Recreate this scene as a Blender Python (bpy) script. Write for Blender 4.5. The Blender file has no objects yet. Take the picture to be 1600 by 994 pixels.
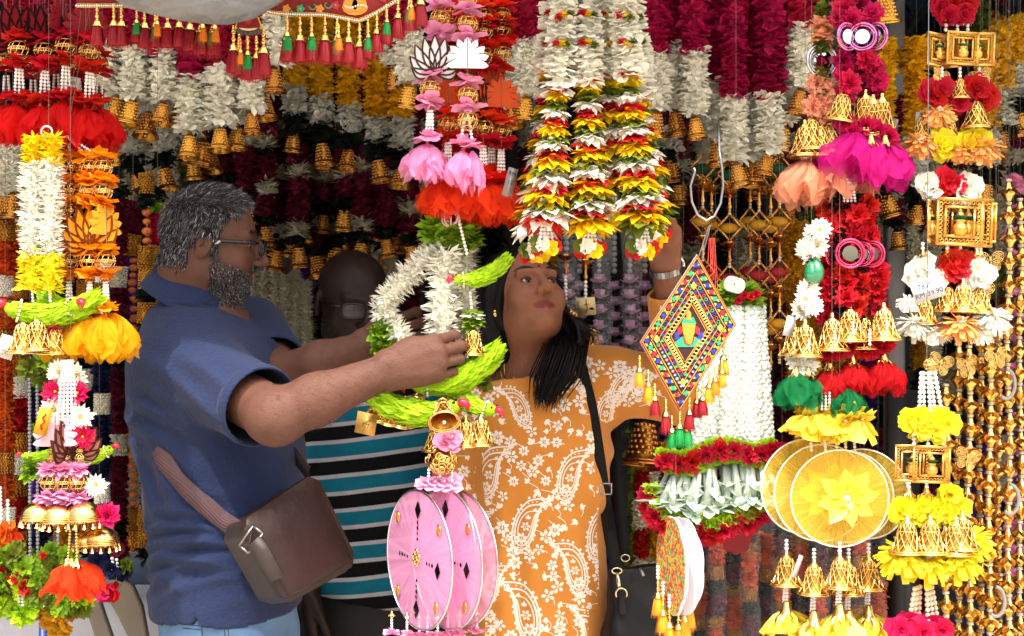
import bpy, math, random
import numpy as np
from mathutils import Vector, Matrix, Euler
from mathutils.bvhtree import BVHTree

scene = bpy.context.scene
C = scene.collection
R = math.radians
PI = math.pi

# ------------------------------------------------------------------ camera
CAMZ = 1.46
cam_d = bpy.data.cameras.new('camera')
cam_d.lens = 50.0
cam_d.sensor_width = 36.0
cam_d.clip_start = 0.05
cam_d.clip_end = 400
cam_d.dof.use_dof = True
cam_d.dof.focus_distance = 2.55
cam_d.dof.aperture_fstop = 16.0
cam = bpy.data.objects.new('camera', cam_d)
cam.location = (0, 0, CAMZ)
cam.rotation_euler = (R(90), 0, 0)
C.objects.link(cam)
scene.camera = cam

# ------------------------------------------------------------------ sky, sun, exposure
SUN_EL, SUN_AZ = 59.0, -24.0          # azimuth: 0 = straight from behind the camera, negative = from its left
world = bpy.data.worlds.new('World')
scene.world = world
world.use_nodes = True
wn = world.node_tree
bgn = wn.nodes['Background']
sky = wn.nodes.new('ShaderNodeTexSky')
sky.sky_type = 'NISHITA'
sky.sun_disc = False
sky.sun_elevation = R(SUN_EL)
sky.sun_rotation = R(180 + SUN_AZ)
sky.air_density = 1.0
sky.dust_density = 8.0
sky.ozone_density = 0.6
wn.links.new(sky.outputs[0], bgn.inputs[0])
bgn.inputs[1].default_value = 0.15
sun_d = bpy.data.lights.new('sun', 'SUN')
sun_d.energy = 1.75
sun_d.angle = R(1.5)
sun_d.color = (1.0, 0.95, 0.87)
sun = bpy.data.objects.new('sun', sun_d)
# vector from the place towards the sun
sv = Vector((math.sin(R(SUN_AZ)) * math.cos(R(SUN_EL)), -math.cos(R(SUN_AZ)) * math.cos(R(SUN_EL)), math.sin(R(SUN_EL))))
sun.rotation_euler = (-sv).to_track_quat('-Z', 'Y').to_euler()
sun.location = (0, -3, 8)
C.objects.link(sun)
vs = scene.view_settings
vs.view_transform = 'Standard'
vs.look = 'None'
vs.exposure = 1.52
vs.gamma = 1.0
scene.render.film_transparent = False
scene.cycles.max_bounces = 8
scene.cycles.transparent_max_bounces = 24
scene.cycles.use_denoising = True
scene.cycles.caustics_reflective = False
scene.cycles.caustics_refractive = False
scene.cycles.sample_clamp_indirect = 6.0

FPX = 50.0 / 36.0 * 1600.0
def P(px, py, D):
    return Vector(((px - 800.0) / FPX * D, D, CAMZ - (py - 497.0) / FPX * D))
def S(px, D):
    return px / FPX * D

# ------------------------------------------------------------------ materials
def srgb(h):
    h = h.lstrip('#')
    c = [int(h[i:i + 2], 16) / 255 for i in (0, 2, 4)]
    return tuple(x / 12.92 if x <= .04045 else ((x + .055) / 1.055) ** 2.4 for x in c)

MATS = {}
def mat(name, col, rough=.6, metal=0.0, var=0.0, hue=0.0, trl=0.0, alpha=1.0, spec=.5, sheen=0.0, coat=0.0,
        bump=None, noise=None, island=True):
    """bump=(scale, strength[, distance]); noise=(scale, amount): value mottling; var/hue: jitter per petal"""
    if name in MATS:
        return MATS[name]
    m = bpy.data.materials.new(name)
    m.use_nodes = True
    nt = m.node_tree
    N, L = nt.nodes, nt.links
    b = N['Principled BSDF']
    out = N['Material Output']
    if isinstance(col, str):
        col = srgb(col)
    b.inputs['Base Color'].default_value = (*col, 1)
    b.inputs['Roughness'].default_value = rough
    b.inputs['Metallic'].default_value = metal
    b.inputs['Specular IOR Level'].default_value = spec
    b.inputs['Sheen Weight'].default_value = sheen
    b.inputs['Coat Weight'].default_value = coat
    csock = None
    tc = None
    if var or hue:
        geo = N.new('ShaderNodeNewGeometry')
        oi = N.new('ShaderNodeObjectInfo')
        hs = N.new('ShaderNodeHueSaturation')
        hs.inputs['Color'].default_value = (*col, 1)
        mv = N.new('ShaderNodeMapRange')
        mv.inputs['To Min'].default_value = 1 - var
        mv.inputs['To Max'].default_value = 1 + var
        L.new(geo.outputs['Random Per Island'] if island else oi.outputs['Random'], mv.inputs['Value'])
        L.new(mv.outputs[0], hs.inputs['Value'])
        mh = N.new('ShaderNodeMapRange')
        mh.inputs['To Min'].default_value = .5 - hue
        mh.inputs['To Max'].default_value = .5 + hue
        L.new(oi.outputs['Random'], mh.inputs['Value'])
        L.new(mh.outputs[0], hs.inputs['Hue'])
        csock = hs.outputs[0]
    if noise or bump:
        tc = N.new('ShaderNodeTexCoord')
    if noise:
        nz = N.new('ShaderNodeTexNoise')
        nz.inputs['Scale'].default_value = noise[0]
        nz.inputs['Detail'].default_value = 5
        L.new(tc.outputs['Object'], nz.inputs['Vector'])
        mr = N.new('ShaderNodeMapRange')
        mr.inputs['From Min'].default_value = .3
        mr.inputs['From Max'].default_value = .7
        mr.inputs['To Min'].default_value = 1 - noise[1]
        mr.inputs['To Max'].default_value = 1 + noise[1]
        L.new(nz.outputs['Fac'], mr.inputs['Value'])
        h2 = N.new('ShaderNodeHueSaturation')
        h2.inputs['Color'].default_value = (*col, 1)
        if csock:
            L.new(csock, h2.inputs['Color'])
        L.new(mr.outputs[0], h2.inputs['Value'])
        csock = h2.outputs[0]
    if csock:
        L.new(csock, b.inputs['Base Color'])
    if bump:
        nb = N.new('ShaderNodeTexNoise')
        nb.inputs['Scale'].default_value = bump[0]
        nb.inputs['Detail'].default_value = 4
        L.new(tc.outputs['Object'], nb.inputs['Vector'])
        bn = N.new('ShaderNodeBump')
        bn.inputs['Strength'].default_value = bump[1]
        bn.inputs['Distance'].default_value = bump[2] if len(bump) > 2 else .002
        L.new(nb.outputs['Fac'], bn.inputs['Height'])
        L.new(bn.outputs[0], b.inputs['Normal'])
    last = b.outputs[0]
    if trl:
        t = N.new('ShaderNodeBsdfTranslucent')
        t.inputs['Color'].default_value = (*col, 1)
        if csock:
            L.new(csock, t.inputs['Color'])
        mx = N.new('ShaderNodeMixShader')
        mx.inputs[0].default_value = trl
        L.new(last, mx.inputs[1])
        L.new(t.outputs[0], mx.inputs[2])
        last = mx.outputs[0]
    if alpha < 1:
        t = N.new('ShaderNodeBsdfTransparent')
        mx = N.new('ShaderNodeMixShader')
        mx.inputs[0].default_value = alpha
        L.new(t.outputs[0], mx.inputs[1])
        L.new(last, mx.inputs[2])
        last = mx.outputs[0]
    L.new(last, out.inputs['Surface'])
    MATS[name] = m
    return m

PET = {  # petal cloth colours (base colours)
    'white': '#efeee2', 'cream': '#e8e4cf', 'mint': '#e2ece6', 'red': '#c8131c', 'crimson': '#b80f26', 'magenta': '#a80a42',
    'hotpink': '#d01858', 'pink': '#eda0c6', 'peach': '#f0a887', 'yellow': '#f2cf0a', 'lemon': '#f4e22a', 'gold': '#e3b307',
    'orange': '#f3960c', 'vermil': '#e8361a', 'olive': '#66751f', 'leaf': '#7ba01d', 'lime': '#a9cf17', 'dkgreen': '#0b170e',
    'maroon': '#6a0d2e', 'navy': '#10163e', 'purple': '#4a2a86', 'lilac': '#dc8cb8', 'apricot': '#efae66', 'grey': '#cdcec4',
    'saffron': '#d9620f', 'ochre': '#c9930f', 'greybeige': '#cfccb8',
}
def petm(c):
    return mat('petal_' + c, PET[c], rough=.62, var=.13, hue=.008, trl=.28, spec=.3)
def tulm(c, alpha=.6):
    cols = {'red': '#d81010', 'pink': '#f2a3cf', 'orange': '#f2491a', 'yellow': '#f6b60c', 'peach': '#f3ae8b', 'magenta': '#cf0f86', 'green': '#0c7d45',
            'dred': '#c40d16'}
    return mat('tulle_' + c, cols[c], rough=.7, trl=.5, alpha=alpha, spec=.25, var=.06)
GOLD = mat('gold_plastic', '#f0c878', rough=.2, metal=1.0, var=.12, island=False)
COPPER = mat('copper_gold', '#dca052', rough=.27, metal=1.0, var=.22, hue=.015, island=False)
DGOLD = mat('dark_gold', '#a8762c', rough=.3, metal=1.0, var=.25, island=False)
PEARL = mat('pearl', '#ece7e2', rough=.16, spec=.7, coat=.5)
IVORY = mat('ivory_bead', '#e2d3b8', rough=.25, spec=.5)
GREYB = mat('grey_bead', '#8f8f93', rough=.2, spec=.6)
BLACK = mat('black_cloth', '#0c0c0e', rough=.7, bump=(900, .2))
CORDM = mat('cord_thread', '#6d655a', rough=.8)
STEEL = mat('steel_wire', '#9c9ea0', rough=.3, metal=1.0)
MIRROR = mat('mirror_plastic', '#d8dce0', rough=.05, metal=1.0)
WCARD = mat('white_card', '#d9d7d2', rough=.6, noise=(60, .04))
INK = mat('ink', '#1c1c28', rough=.7)

# ------------------------------------------------------------------ mesh building
class G:
    def __init__(s):
        s.v, s.f3, s.f4, s.m3, s.m4, s.n = [], [], [], [], [], 0
    def add(s, v, f3=None, f4=None, m=0):
        v = np.asarray(v, np.float32).reshape(-1, 3)
        s.v.append(v)
        if f3 is not None and len(f3):
            f3 = np.asarray(f3, np.int64).reshape(-1, 3)
            s.f3.append(f3 + s.n)
            s.m3.append(np.full(len(f3), m, np.int32))
        if f4 is not None and len(f4):
            f4 = np.asarray(f4, np.int64).reshape(-1, 4)
            s.f4.append(f4 + s.n)
            s.m4.append(np.full(len(f4), m, np.int32))
        s.n += len(v)
        return s
    def inst(s, tmpl, Rm, t, m=0):
        """tmpl=(v, f4 or f3); Rm (N,3,3) columns = axes scaled; t (N,3)"""
        v, f = tmpl
        Rm = np.asarray(Rm, np.float32)
        N = len(Rm)
        V = np.einsum('nij,kj->nki', Rm, v) + np.asarray(t, np.float32)[:, None, :]
        F = (f[None] + (np.arange(N) * len(v))[:, None, None]).reshape(-1, f.shape[1])
        if f.shape[1] == 4:
            s.add(V.reshape(-1, 3), f4=F, m=m)
        else:
            s.add(V.reshape(-1, 3), f3=F, m=m)
        return s
    def join(s, o, M=None, m=None):
        """add another G, transformed by Matrix M"""
        v = np.concatenate(o.v)
        if M is not None:
            A = np.array(M)[:3, :3]
            v = v @ A.T + np.array(M)[:3, 3]
        base = s.n
        s.v.append(v.astype(np.float32))
        for f, mm in zip(o.f3, o.m3):
            s.f3.append(f + base)
            s.m3.append(mm if m is None else np.full(len(mm), m, np.int32))
        for f, mm in zip(o.f4, o.m4):
            s.f4.append(f + base)
            s.m4.append(mm if m is None else np.full(len(mm), m, np.int32))
        s.n += len(v)
        return s
    def mesh(s, name, mats, smooth=True):
        me = bpy.data.meshes.new(name)
        v = np.concatenate(s.v)
        f3 = np.concatenate(s.f3) if s.f3 else np.zeros((0, 3), np.int64)
        f4 = np.concatenate(s.f4) if s.f4 else np.zeros((0, 4), np.int64)
        mi = np.concatenate(s.m3 + s.m4) if (s.m3 or s.m4) else np.zeros(0, np.int32)
        me.vertices.add(len(v))
        me.vertices.foreach_set('co', v.astype(np.float32).ravel())
        nl = f3.size + f4.size
        me.loops.add(nl)
        me.loops.foreach_set('vertex_index', np.concatenate([f3.ravel(), f4.ravel()]).astype(np.int32))
        me.polygons.add(len(f3) + len(f4))
        st = np.concatenate([np.arange(len(f3)) * 3, f3.size + np.arange(len(f4)) * 4]).astype(np.int32)
        me.polygons.foreach_set('loop_start', st)
        me.polygons.foreach_set('material_index', mi)
        me.polygons.foreach_set('use_smooth', np.full(len(st), smooth, bool))
        for q in (mats if isinstance(mats, (list, tuple)) else [mats]):
            me.materials.append(q)
        me.update(calc_edges=True)
        return me

def nrm(a):
    a = np.asarray(a, float)
    return a / (np.linalg.norm(a, axis=-1, keepdims=True) + 1e-9)

def frames(d, up, L=1.0, W=None, H=None):
    """matrices whose x axis is d (times L), z close to up"""
    d = nrm(d)
    y = nrm(np.cross(np.broadcast_to(up, d.shape), d))
    z = np.cross(d, y)
    L = np.broadcast_to(np.asarray(L, float), (len(d),))
    W = L if W is None else np.broadcast_to(np.asarray(W, float), (len(d),))
    H = L if H is None else np.broadcast_to(np.asarray(H, float), (len(d),))
    return np.stack([d * L[:, None], y * W[:, None], z * H[:, None]], -1)

def petal(w=.45, shape='round', curl=.2, cup=.15, nl=3):
    t = np.linspace(0, 1, nl + 1)
    if shape == 'round':
        pr = np.sqrt(np.clip(1 - ((t - .6) / .62) ** 2, 0.0, 1)) * .95 + .05
    elif shape == 'point':
        pr = np.sin(PI * np.clip(t * .86 + .12, 0, 1)) ** .9
        pr[-1] = .03
    elif shape == 'strap':
        pr = np.minimum(1, .45 + t * 1.2) * np.where(t > .8, .75, 1)
    elif shape == 'flare':
        pr = .15 + .85 * t ** .8
    v = []
    for a, q in zip(t, pr):
        for yy in (-1, 0, 1):
            v.append((a, yy * q * w, curl * a * a + cup * q * abs(yy)))
    f = []
    for i in range(nl):
        for j in range(2):
            a = i * 3 + j
            f.append((a, a + 3, a + 4, a + 1))
    return np.array(v, np.float32), np.array(f, np.int64)

PT = {k: petal(*a) for k, a in {
    'round': (.5, 'round', .18, .14, 3), 'point': (.3, 'point', .1, .12, 3), 'thin': (.13, 'point', .12, .04, 2), 'wide': (.55, 'point', .12, .2, 3),
    'strap': (.16, 'strap', -.12, .04, 3), 'leaf': (.33, 'point', -.1, .16, 3), 'feather': (.26, 'point', .06, .12, 2), 'spike': (.07, 'point', .0, .02, 1),
    'tongue': (.27, 'point', -.04, .07, 3), 'slim': (.2, 'point', .16, .06, 2), 'fan': (.5, 'flare', .1, .12, 3)}.items()}

def ring(g, rng, n, L, el, tm='round', r0=0.0, z0=0.0, m=0, jit=.2, W=1.0, ph=None):
    """n petals round the z axis; el = elevation of the petal in radians"""
    a = (rng.random() * 6.28 if ph is None else ph) + np.arange(n) * 2 * PI / n + rng.normal(0, jit * .5, n) * (2 * PI / n)
    e = el + rng.normal(0, jit, n)
    l = L * (1 + rng.normal(0, jit * .5, n))
    d = np.stack([np.cos(a) * np.cos(e), np.sin(a) * np.cos(e), np.sin(e)], -1)
    up = np.stack([-np.cos(a) * np.sin(e), -np.sin(a) * np.sin(e), np.cos(e)], -1)
    up = nrm(up + rng.normal(0, jit, (n, 3)))
    t = np.stack([np.cos(a) * r0, np.sin(a) * r0, np.full(n, z0)], -1)
    g.inst(PT[tm], frames(d, up, l, l * W), t, m)

def lathe(g, prof, n=16, m=0, wave=None, close=False):
    """prof: (r, z) pairs"""
    prof = np.asarray(prof, float)
    a = np.arange(n) * 2 * PI / n
    k = len(prof)
    r = prof[:, 0][:, None] * np.ones(n)
    if wave is not None:
        r = r * (1 + wave(a[None, :], np.linspace(0, 1, k)[:, None]))
    v = np.stack([r * np.cos(a), r * np.sin(a), prof[:, 1][:, None] * np.ones(n)], -1).reshape(-1, 3)
    i = np.arange(k - 1)[:, None] * n
    j = np.arange(n)[None]
    j2 = (j + 1) % n
    f = np.stack([i + j, i + j2, i + n + j2, i + n + j], -1).reshape(-1, 4)
    g.add(v, f4=f, m=m)
    return g

def tube(g, pts, r, n=6, m=0, cap=True):
    pts = np.asarray(pts, float)
    k = len(pts)
    r = np.broadcast_to(np.asarray(r, float), (k,))
    tg = nrm(np.gradient(pts, axis=0))
    up = np.array([0, 0, 1.0]) if abs(tg[0][2]) < .9 else np.array([0, 1.0, 0])
    x = nrm(np.cross(tg[0], up))
    X = [x]
    for i in range(1, k):
        x = x - tg[i] * np.dot(x, tg[i])
        x = x / (np.linalg.norm(x) + 1e-9)
        X.append(x)
    X = np.array(X)
    Y = np.cross(tg, X)
    a = np.arange(n) * 2 * PI / n
    v = pts[:, None] + r[:, None, None] * (X[:, None] * np.cos(a)[None, :, None] + Y[:, None] * np.sin(a)[None, :, None])
    i = np.arange(k - 1)[:, None] * n
    j = np.arange(n)[None]
    j2 = (j + 1) % n
    f = np.stack([i + j, i + j2, i + n + j2, i + n + j], -1).reshape(-1, 4)
    v = v.reshape(-1, 3)
    if cap:
        v = np.concatenate([v, pts[:1], pts[-1:]])
        c0, c1 = k * n, k * n + 1
        jj = np.arange(n)
        f3 = np.concatenate([np.stack([np.full(n, c0), (jj + 1) % n, jj], -1), np.stack([np.full(n, c1), (k - 1) * n + jj, (k - 1) * n + (jj + 1) % n], -1)])
        g.add(v, f3=f3, f4=f, m=m)
    else:
        g.add(v, f4=f, m=m)
    return g

def _sphere(n=8, k=6):
    v = [(0, 0, 1)]
    for i in range(1, k):
        t = PI * i / k
        for j in range(n):
            a = 2 * PI * j / n
            v.append((math.sin(t) * math.cos(a), math.sin(t) * math.sin(a), math.cos(t)))
    v.append((0, 0, -1))
    f = []
    for j in range(n):
        f.append((0, 1 + j, 1 + (j + 1) % n))
    for i in range(k - 2):
        for j in range(n):
            a, b = 1 + i * n + j, 1 + i * n + (j + 1) % n
            f += [(a, a + n, b + n), (a, b + n, b)]
    e = len(v) - 1
    for j in range(n):
        f.append((e, e - n + (j + 1) % n, e - n + j))
    return np.array(v, np.float32), np.array(f, np.int64)
SPH = _sphere(8, 6)
SPHL = _sphere(6, 4)
SPHH = _sphere(20, 14)
def balls(g, c, r, m=0, t=None, sc=(1, 1, 1)):
    c = np.asarray(c, float).reshape(-1, 3)
    r = np.broadcast_to(np.asarray(r, float), (len(c),))
    A = np.zeros((len(c), 3, 3))
    for i in range(3):
        A[:, i, i] = r * sc[i]
    g.inst(t or SPH, A, c, m)
    return g

def box(g, c, s, m=0, Mx=None):
    v = np.array([(x, y, z) for x in (-.5, .5) for y in (-.5, .5) for z in (-.5, .5)]) * np.asarray(s)
    if Mx is not None:
        v = v @ np.array(Mx)[:3, :3].T
    v = v + np.asarray(c)
    g.add(v, f4=[(0, 1, 3, 2), (4, 6, 7, 5), (0, 4, 5, 1), (2, 3, 7, 6), (0, 2, 6, 4), (1, 5, 7, 3)], m=m)
    return g

def plate(g, pts, y0, y1, m=0, mb=None):
    """closed outline pts in (x, z), extruded between depths y0 and y1 (y0 = front); fan from the centroid"""
    p = np.asarray(pts, float)
    n = len(p)
    c = p.mean(0)
    F = np.stack([p[:, 0], np.full(n, y0), p[:, 1]], -1)
    B = np.stack([p[:, 0], np.full(n, y1), p[:, 1]], -1)
    j = np.arange(n)
    k = (j + 1) % n
    g.add(np.concatenate([F, [[c[0], y0, c[1]]]]), f3=np.stack([np.full(n, n), j, k], -1), m=m)
    g.add(np.concatenate([B, [[c[0], y1, c[1]]]]), f3=np.stack([np.full(n, n), k, j], -1), m=m if mb is None else mb)
    g.add(np.concatenate([F, B]), f4=np.stack([j, j + n, k + n, k], -1), m=m if mb is None else mb)
    return g

def strip(g, pts, w, y0, y1, m=0, closed=True):
    """raised line of width w following pts (x, z)"""
    p = np.asarray(pts, float)
    n = len(p)
    if closed:
        t = nrm(np.roll(p, -1, 0) - np.roll(p, 1, 0))
    else:
        t = nrm(np.gradient(p, axis=0))
    o = np.stack([-t[:, 1], t[:, 0]], -1) * w * .5
    a, b = p + o, p - o
    V = np.concatenate([np.stack([a[:, 0], np.full(n, y0), a[:, 1]], -1), np.stack([b[:, 0], np.full(n, y0), b[:, 1]], -1),
                        np.stack([a[:, 0], np.full(n, y1), a[:, 1]], -1), np.stack([b[:, 0], np.full(n, y1), b[:, 1]], -1)])
    j = np.arange(n if closed else n - 1)
    k = (j + 1) % n
    f = np.concatenate([np.stack([j, k, k + n, j + n], -1), np.stack([j + 2 * n, k + 2 * n, k, j], -1), np.stack([j + n, k + n, k + 3 * n, j + 3 * n], -1)])
    g.add(V, f4=f, m=m)
    return g

# ------------------------------------------------------------------ objects
def link(name, me, parent=None, loc=(0, 0, 0), rot=(0, 0, 0), sc=1.0, kind=None, label=None):
    o = bpy.data.objects.new(name, me)
    C.objects.link(o)
    if parent is not None:
        o.parent = parent
    o.location = loc
    o.rotation_euler = rot
    o.scale = (sc, sc, sc) if isinstance(sc, (int, float)) else sc
    if kind:
        o['kind'] = kind
    if label:
        o['label'] = label
    return o
def tag(o, label, cat, group=None):
    o['label'] = label
    o['category'] = cat
    if group:
        o['group'] = group
    return o
def thing(name, label, cat, loc=(0, 0, 0), group=None):
    o = bpy.data.objects.new(name, None)
    o.empty_display_size = .05
    C.objects.link(o)
    o.location = loc
    return tag(o, label, cat, group)
def struct(name, me, parent=None, **k):
    return link(name, me, parent, kind='structure', **k)
ORD = ['first', 'second', 'third', 'fourth', 'fifth', 'sixth', 'seventh', 'eighth', 'ninth', 'tenth', 'eleventh', 'twelfth', 'thirteenth', 'fourteenth',
       'fifteenth', 'sixteenth', 'seventeenth', 'eighteenth', 'nineteenth', 'twentieth', 'twenty-first', 'twenty-second', 'twenty-third', 'twenty-fourth',
       'twenty-fifth', 'twenty-sixth', 'twenty-seventh', 'twenty-eighth', 'twenty-ninth', 'thirtieth', 'thirty-first', 'thirty-second', 'thirty-third',
       'thirty-fourth', 'thirty-fifth', 'thirty-sixth', 'thirty-seventh', 'thirty-eighth', 'thirty-ninth', 'fortieth']
ORD += ['forty-' + x for x in ORD[:9]]
rnd = random.Random(11)
# ------------------------------------------------------------------ decoration pieces, each built once at unit size
def b_flower(g, rng, col):                      # silk blossom, radius 1, axis z
    ring(g, rng, 6, 1.0, -.42, 'round', .1, .1, 0, .2)
    ring(g, rng, 5, .95, .1, 'round', .08, .12, 0, .24)
    ring(g, rng, 4, .6, .75, 'round', .05, .12, 0, .2)
    balls(g, [(0, 0, .3)], .13, 1)
    return [petm(col), PEARL]
def b_blossom(g, rng, col):                     # fuller blossom, petals drooping
    for k, (n, L, el) in enumerate(((7, 1.0, -.35), (6, .9, .1), (5, .65, .6), (4, .4, 1.0))):
        ring(g, rng, n, L, el, 'round', .06, .08 * k, 0, .2)
    return [petm(col), PEARL]
def b_fluffy(g, rng, col):                      # pinked cloth flower of many small pointed petals
    for n, L, el in ((13, 1.0, -.35), (13, 1.02, .05), (12, .95, .4), (9, .8, .8), (6, .6, 1.2)):
        ring(g, rng, n, L, el, 'point', .05, 0, 0, .24, 1.0)
    return [petm(col)]
def b_daisy(g, rng, col):                       # pom-pom of narrow strap petals hanging down
    for n, L, el in ((18, 1.0, -.75), (18, 1.02, -.45), (16, .95, -.15), (14, .8, .2), (10, .6, .65)):
        ring(g, rng, n, L, el, 'strap', .08, 0, 0, .14, .85)
    lathe(g, [(.02, .3), (.2, .22), (.24, .05), (.2, -.05)], 10, 1)
    return [petm(col), PEARL]
def b_sunburst(g, rng, col):                    # open daisy
    for n, L, el in ((14, 1.0, .1), (13, .92, .3), (10, .6, .7)):
        ring(g, rng, n, L, el, 'point', .1, 0, 0, .12, .7)
    balls(g, [(0, 0, .1)], .14, 1)
    return [petm(col), petm('gold')]
def b_skirt(g, rng, col):                       # one ring of long pointed cloth petals (radius 1)
    ring(g, rng, 11, .95, -.6, 'tongue', .16, .14, 0, .16, .95)
    ring(g, rng, 10, .98, -.28, 'tongue', .12, .2, 0, .2, .95)
    ring(g, rng, 7, .7, .1, 'tongue', .10, .22, 0, .2, .95)
    return [petm(col)]
def b_ball(g, rng, col):                        # pierced gold ball, radius 1
    for i in range(10):
        a = 2 * PI * i / 10
        for s in (1, -1):
            t = np.linspace(.12, PI / 2, 7)
            aa = a + .22 * np.sin(t * 2) * s
            tube(g, np.stack([np.sin(t) * np.cos(aa), np.sin(t) * np.sin(aa), s * np.cos(t)], -1), .055, 4, 0, False)
    for z, q in ((.13, .06), (-.13, .06), (.62, .05), (-.62, .05)):
        t = np.linspace(0, 2 * PI, 25)
        r = math.sqrt(1 - z * z)
        tube(g, np.stack([r * np.cos(t), r * np.sin(t), np.full(25, z)], -1), q, 4, 0, False)
    t = np.arange(26) * 2 * PI / 26
    balls(g, np.stack([np.cos(t), np.sin(t), t * 0], -1), .09, 0, SPHL)
    for s in (1, -1):
        balls(g, [(0, 0, s)], .15, 0, SPHL)
    return [GOLD]
def b_cap(g, rng, col):                         # flared gold bead cap, top at 0, height 1
    lathe(g, [(.08, 0), (.2, -.08), (.24, -.35), (.4, -.62), (.46, -.7)], 12, 0)
    ring(g, rng, 9, .5, -.9, 'point', .36, -.6, 0, .05, .9)
    return [GOLD]
def bell_prof(k=12):
    z = np.linspace(0, 1, k)
    r = np.interp(z, [0, .04, .1, .25, .55, .8, .93, 1], [.03, .12, .17, .23, .28, .33, .42, .47])
    return r, z
def b_studbell(g, rng, col):                    # copper-gold bell covered with rows of studs: knob at 0, mouth at -1.1
    r, z = bell_prof(14)
    lathe(g, np.stack([r, -z - .1], -1), 20, 0)  # body in darker gold: the shade in the recesses between studs is coloured in
    lathe(g, [(.05, .02), (.075, 0), (.075, -.1), (.12, -.13)], 8, 1)
    for q in (.18, .3, .42, .54, .66, .78):
        n = 14
        rr = np.interp(q, z, r)
        a = np.arange(n) * 2 * PI / n + q * 9
        d = np.stack([np.cos(a), np.sin(a), a * 0], -1)
        A = frames(d, np.array([0, 0, 1.0]), .04, .05 + .018 * q, .048)
        g.inst(SPHL, A, d * rr + np.array([0, 0, -q - .1]), 1)
    for zz, rr in ((-1.03, .445), (-1.1, .47)):
        t = np.linspace(0, 2 * PI, 21)
        tube(g, np.stack([rr * np.cos(t), rr * np.sin(t), np.full(21, zz)], -1), .025, 5, 1, False)
    balls(g, [(0, 0, -1.05)], .09, 1, SPHL)
    return [DGOLD, COPPER]
def b_filbell(g, rng, col):                     # open lattice gold bell
    zz = np.linspace(.18, 1, 9)
    rr = np.interp(zz, [.18, .35, .65, .85, 1], [.17, .25, .31, .4, .5])
    n = 11
    for i in range(n):
        for s in (1, -1):
            a = 2 * PI * i / n + s * (zz - .18) * 1.5
            tube(g, np.stack([rr * np.cos(a), rr * np.sin(a), -zz], -1), .02, 4, 0, False)
    for z_, r_, q in ((.18, .17, .03), (.4, .265, .017), (.97, .485, .03), (1.02, .52, .028)):
        t = np.linspace(0, 2 * PI, 25)
        tube(g, np.stack([r_ * np.cos(t), r_ * np.sin(t), np.full(25, -z_)], -1), q, 5, 0, False)
    lathe(g, [(.04, .06), (.07, .04), (.07, -.04), (.1, -.08), (.15, -.12), (.175, -.2)], 12, 0)
    lathe(g, [(.15, -.2), (.22, -.36), (.27, -.62), (.34, -.84), (.42, -.97)], 14, 1)
    balls(g, [(0, 0, -1.02)], .07, 2)
    return [GOLD, DGOLD, PEARL]
def b_jhumka(g, rng, col):                      # dome with a fringe of small bells, radius 1
    t = np.linspace(0.05, PI / 2, 8)
    lathe(g, np.stack([np.sin(t), np.cos(t) * .85 - .2], -1), 22, 0)
    for k in range(3):
        a = np.linspace(0, 2 * PI, 27)
        tube(g, np.stack([np.cos(a), np.sin(a), np.full(27, -.2 - .1 * k)], -1), .05, 4, 0, False)
    n = 13
    for i in range(n):
        a = 2 * PI * i / n
        c = np.array([math.cos(a), math.sin(a), 0])
        tube(g, [c + (0, 0, -.3), c * 1.04 + (0, 0, -.6)], .025, 4, 0, False)
        u = np.linspace(0, PI, 6)
        b = 2 * PI * (i + .5) / n
        q = a + (2 * PI / n) * np.linspace(0, 1, 6)
        tube(g, np.stack([np.cos(q), np.sin(q), -.32 - .16 * np.sin(u)], -1), .02, 4, 0, False)
        gg = G()
        lathe(gg, [(.03, 0), (.07, -.03), (.1, -.14), (.17, -.26)], 8, 0)
        g.join(gg, Matrix.Translation(c * 1.04 + np.array([0, 0, -.58])))
    return [GOLD]
def b_tulle(g, rng, col):                       # gathered tulle tuft, top at 0, height 1
    for k in range(13):
        ph = 2 * PI * k / 13 + rng.normal(0, .2)
        nu, nv = 14, 10
        u = np.linspace(-1, 1, nu)[None, :]
        v = np.linspace(0, 1, nv)[:, None] ** .8
        ln = (.86 + .2 * rng.random()) * (1 - .2 * np.abs(u + rng.normal(0, .3)) ** 1.4)
        fr = 2 + rng.random() * 2.5
        p2 = rng.random() * 6
        tri = np.abs(((u * (1.1 + .5 * rng.random()) + p2) % 2) - 1)
        ln = ln * (.72 + .42 * tri)
        rad = .07 + (.30 + .22 * rng.random()) * np.sin(np.clip(v * 1.75, 0, 1.57)) ** .8 + .15 * v * np.sin(u * fr + p2 + 1.5 * v) + .05 * v * np.sin(u * 8 + p2 * 2 - 2 * v)
        ang = ph + u * (.62 + .1 * v) + .3 * np.sin(3 * v + p2) * v
        z = -v * ln + .05 * np.sin(5 * u + p2 + 2 * v) * v
        w8 = rng.normal(0, 1, (nv, nu)); w8 = (w8 + np.roll(w8, 1, 0) + np.roll(w8, 1, 1)) / 3
        rad = rad + .05 * v * w8
        z = z + .025 * v * np.roll(w8, 2, 1)
        x = np.stack([rad * np.cos(ang), rad * np.sin(ang), z + 0 * u], -1).reshape(-1, 3)
        i = np.arange(nv - 1)[:, None] * nu + np.arange(nu - 1)[None]
        f = np.stack([i, i + 1, i + nu + 1, i + nu], -1).reshape(-1, 4)
        g.add(x, f4=f, m=0)
    return [tulm(col)]
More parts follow.
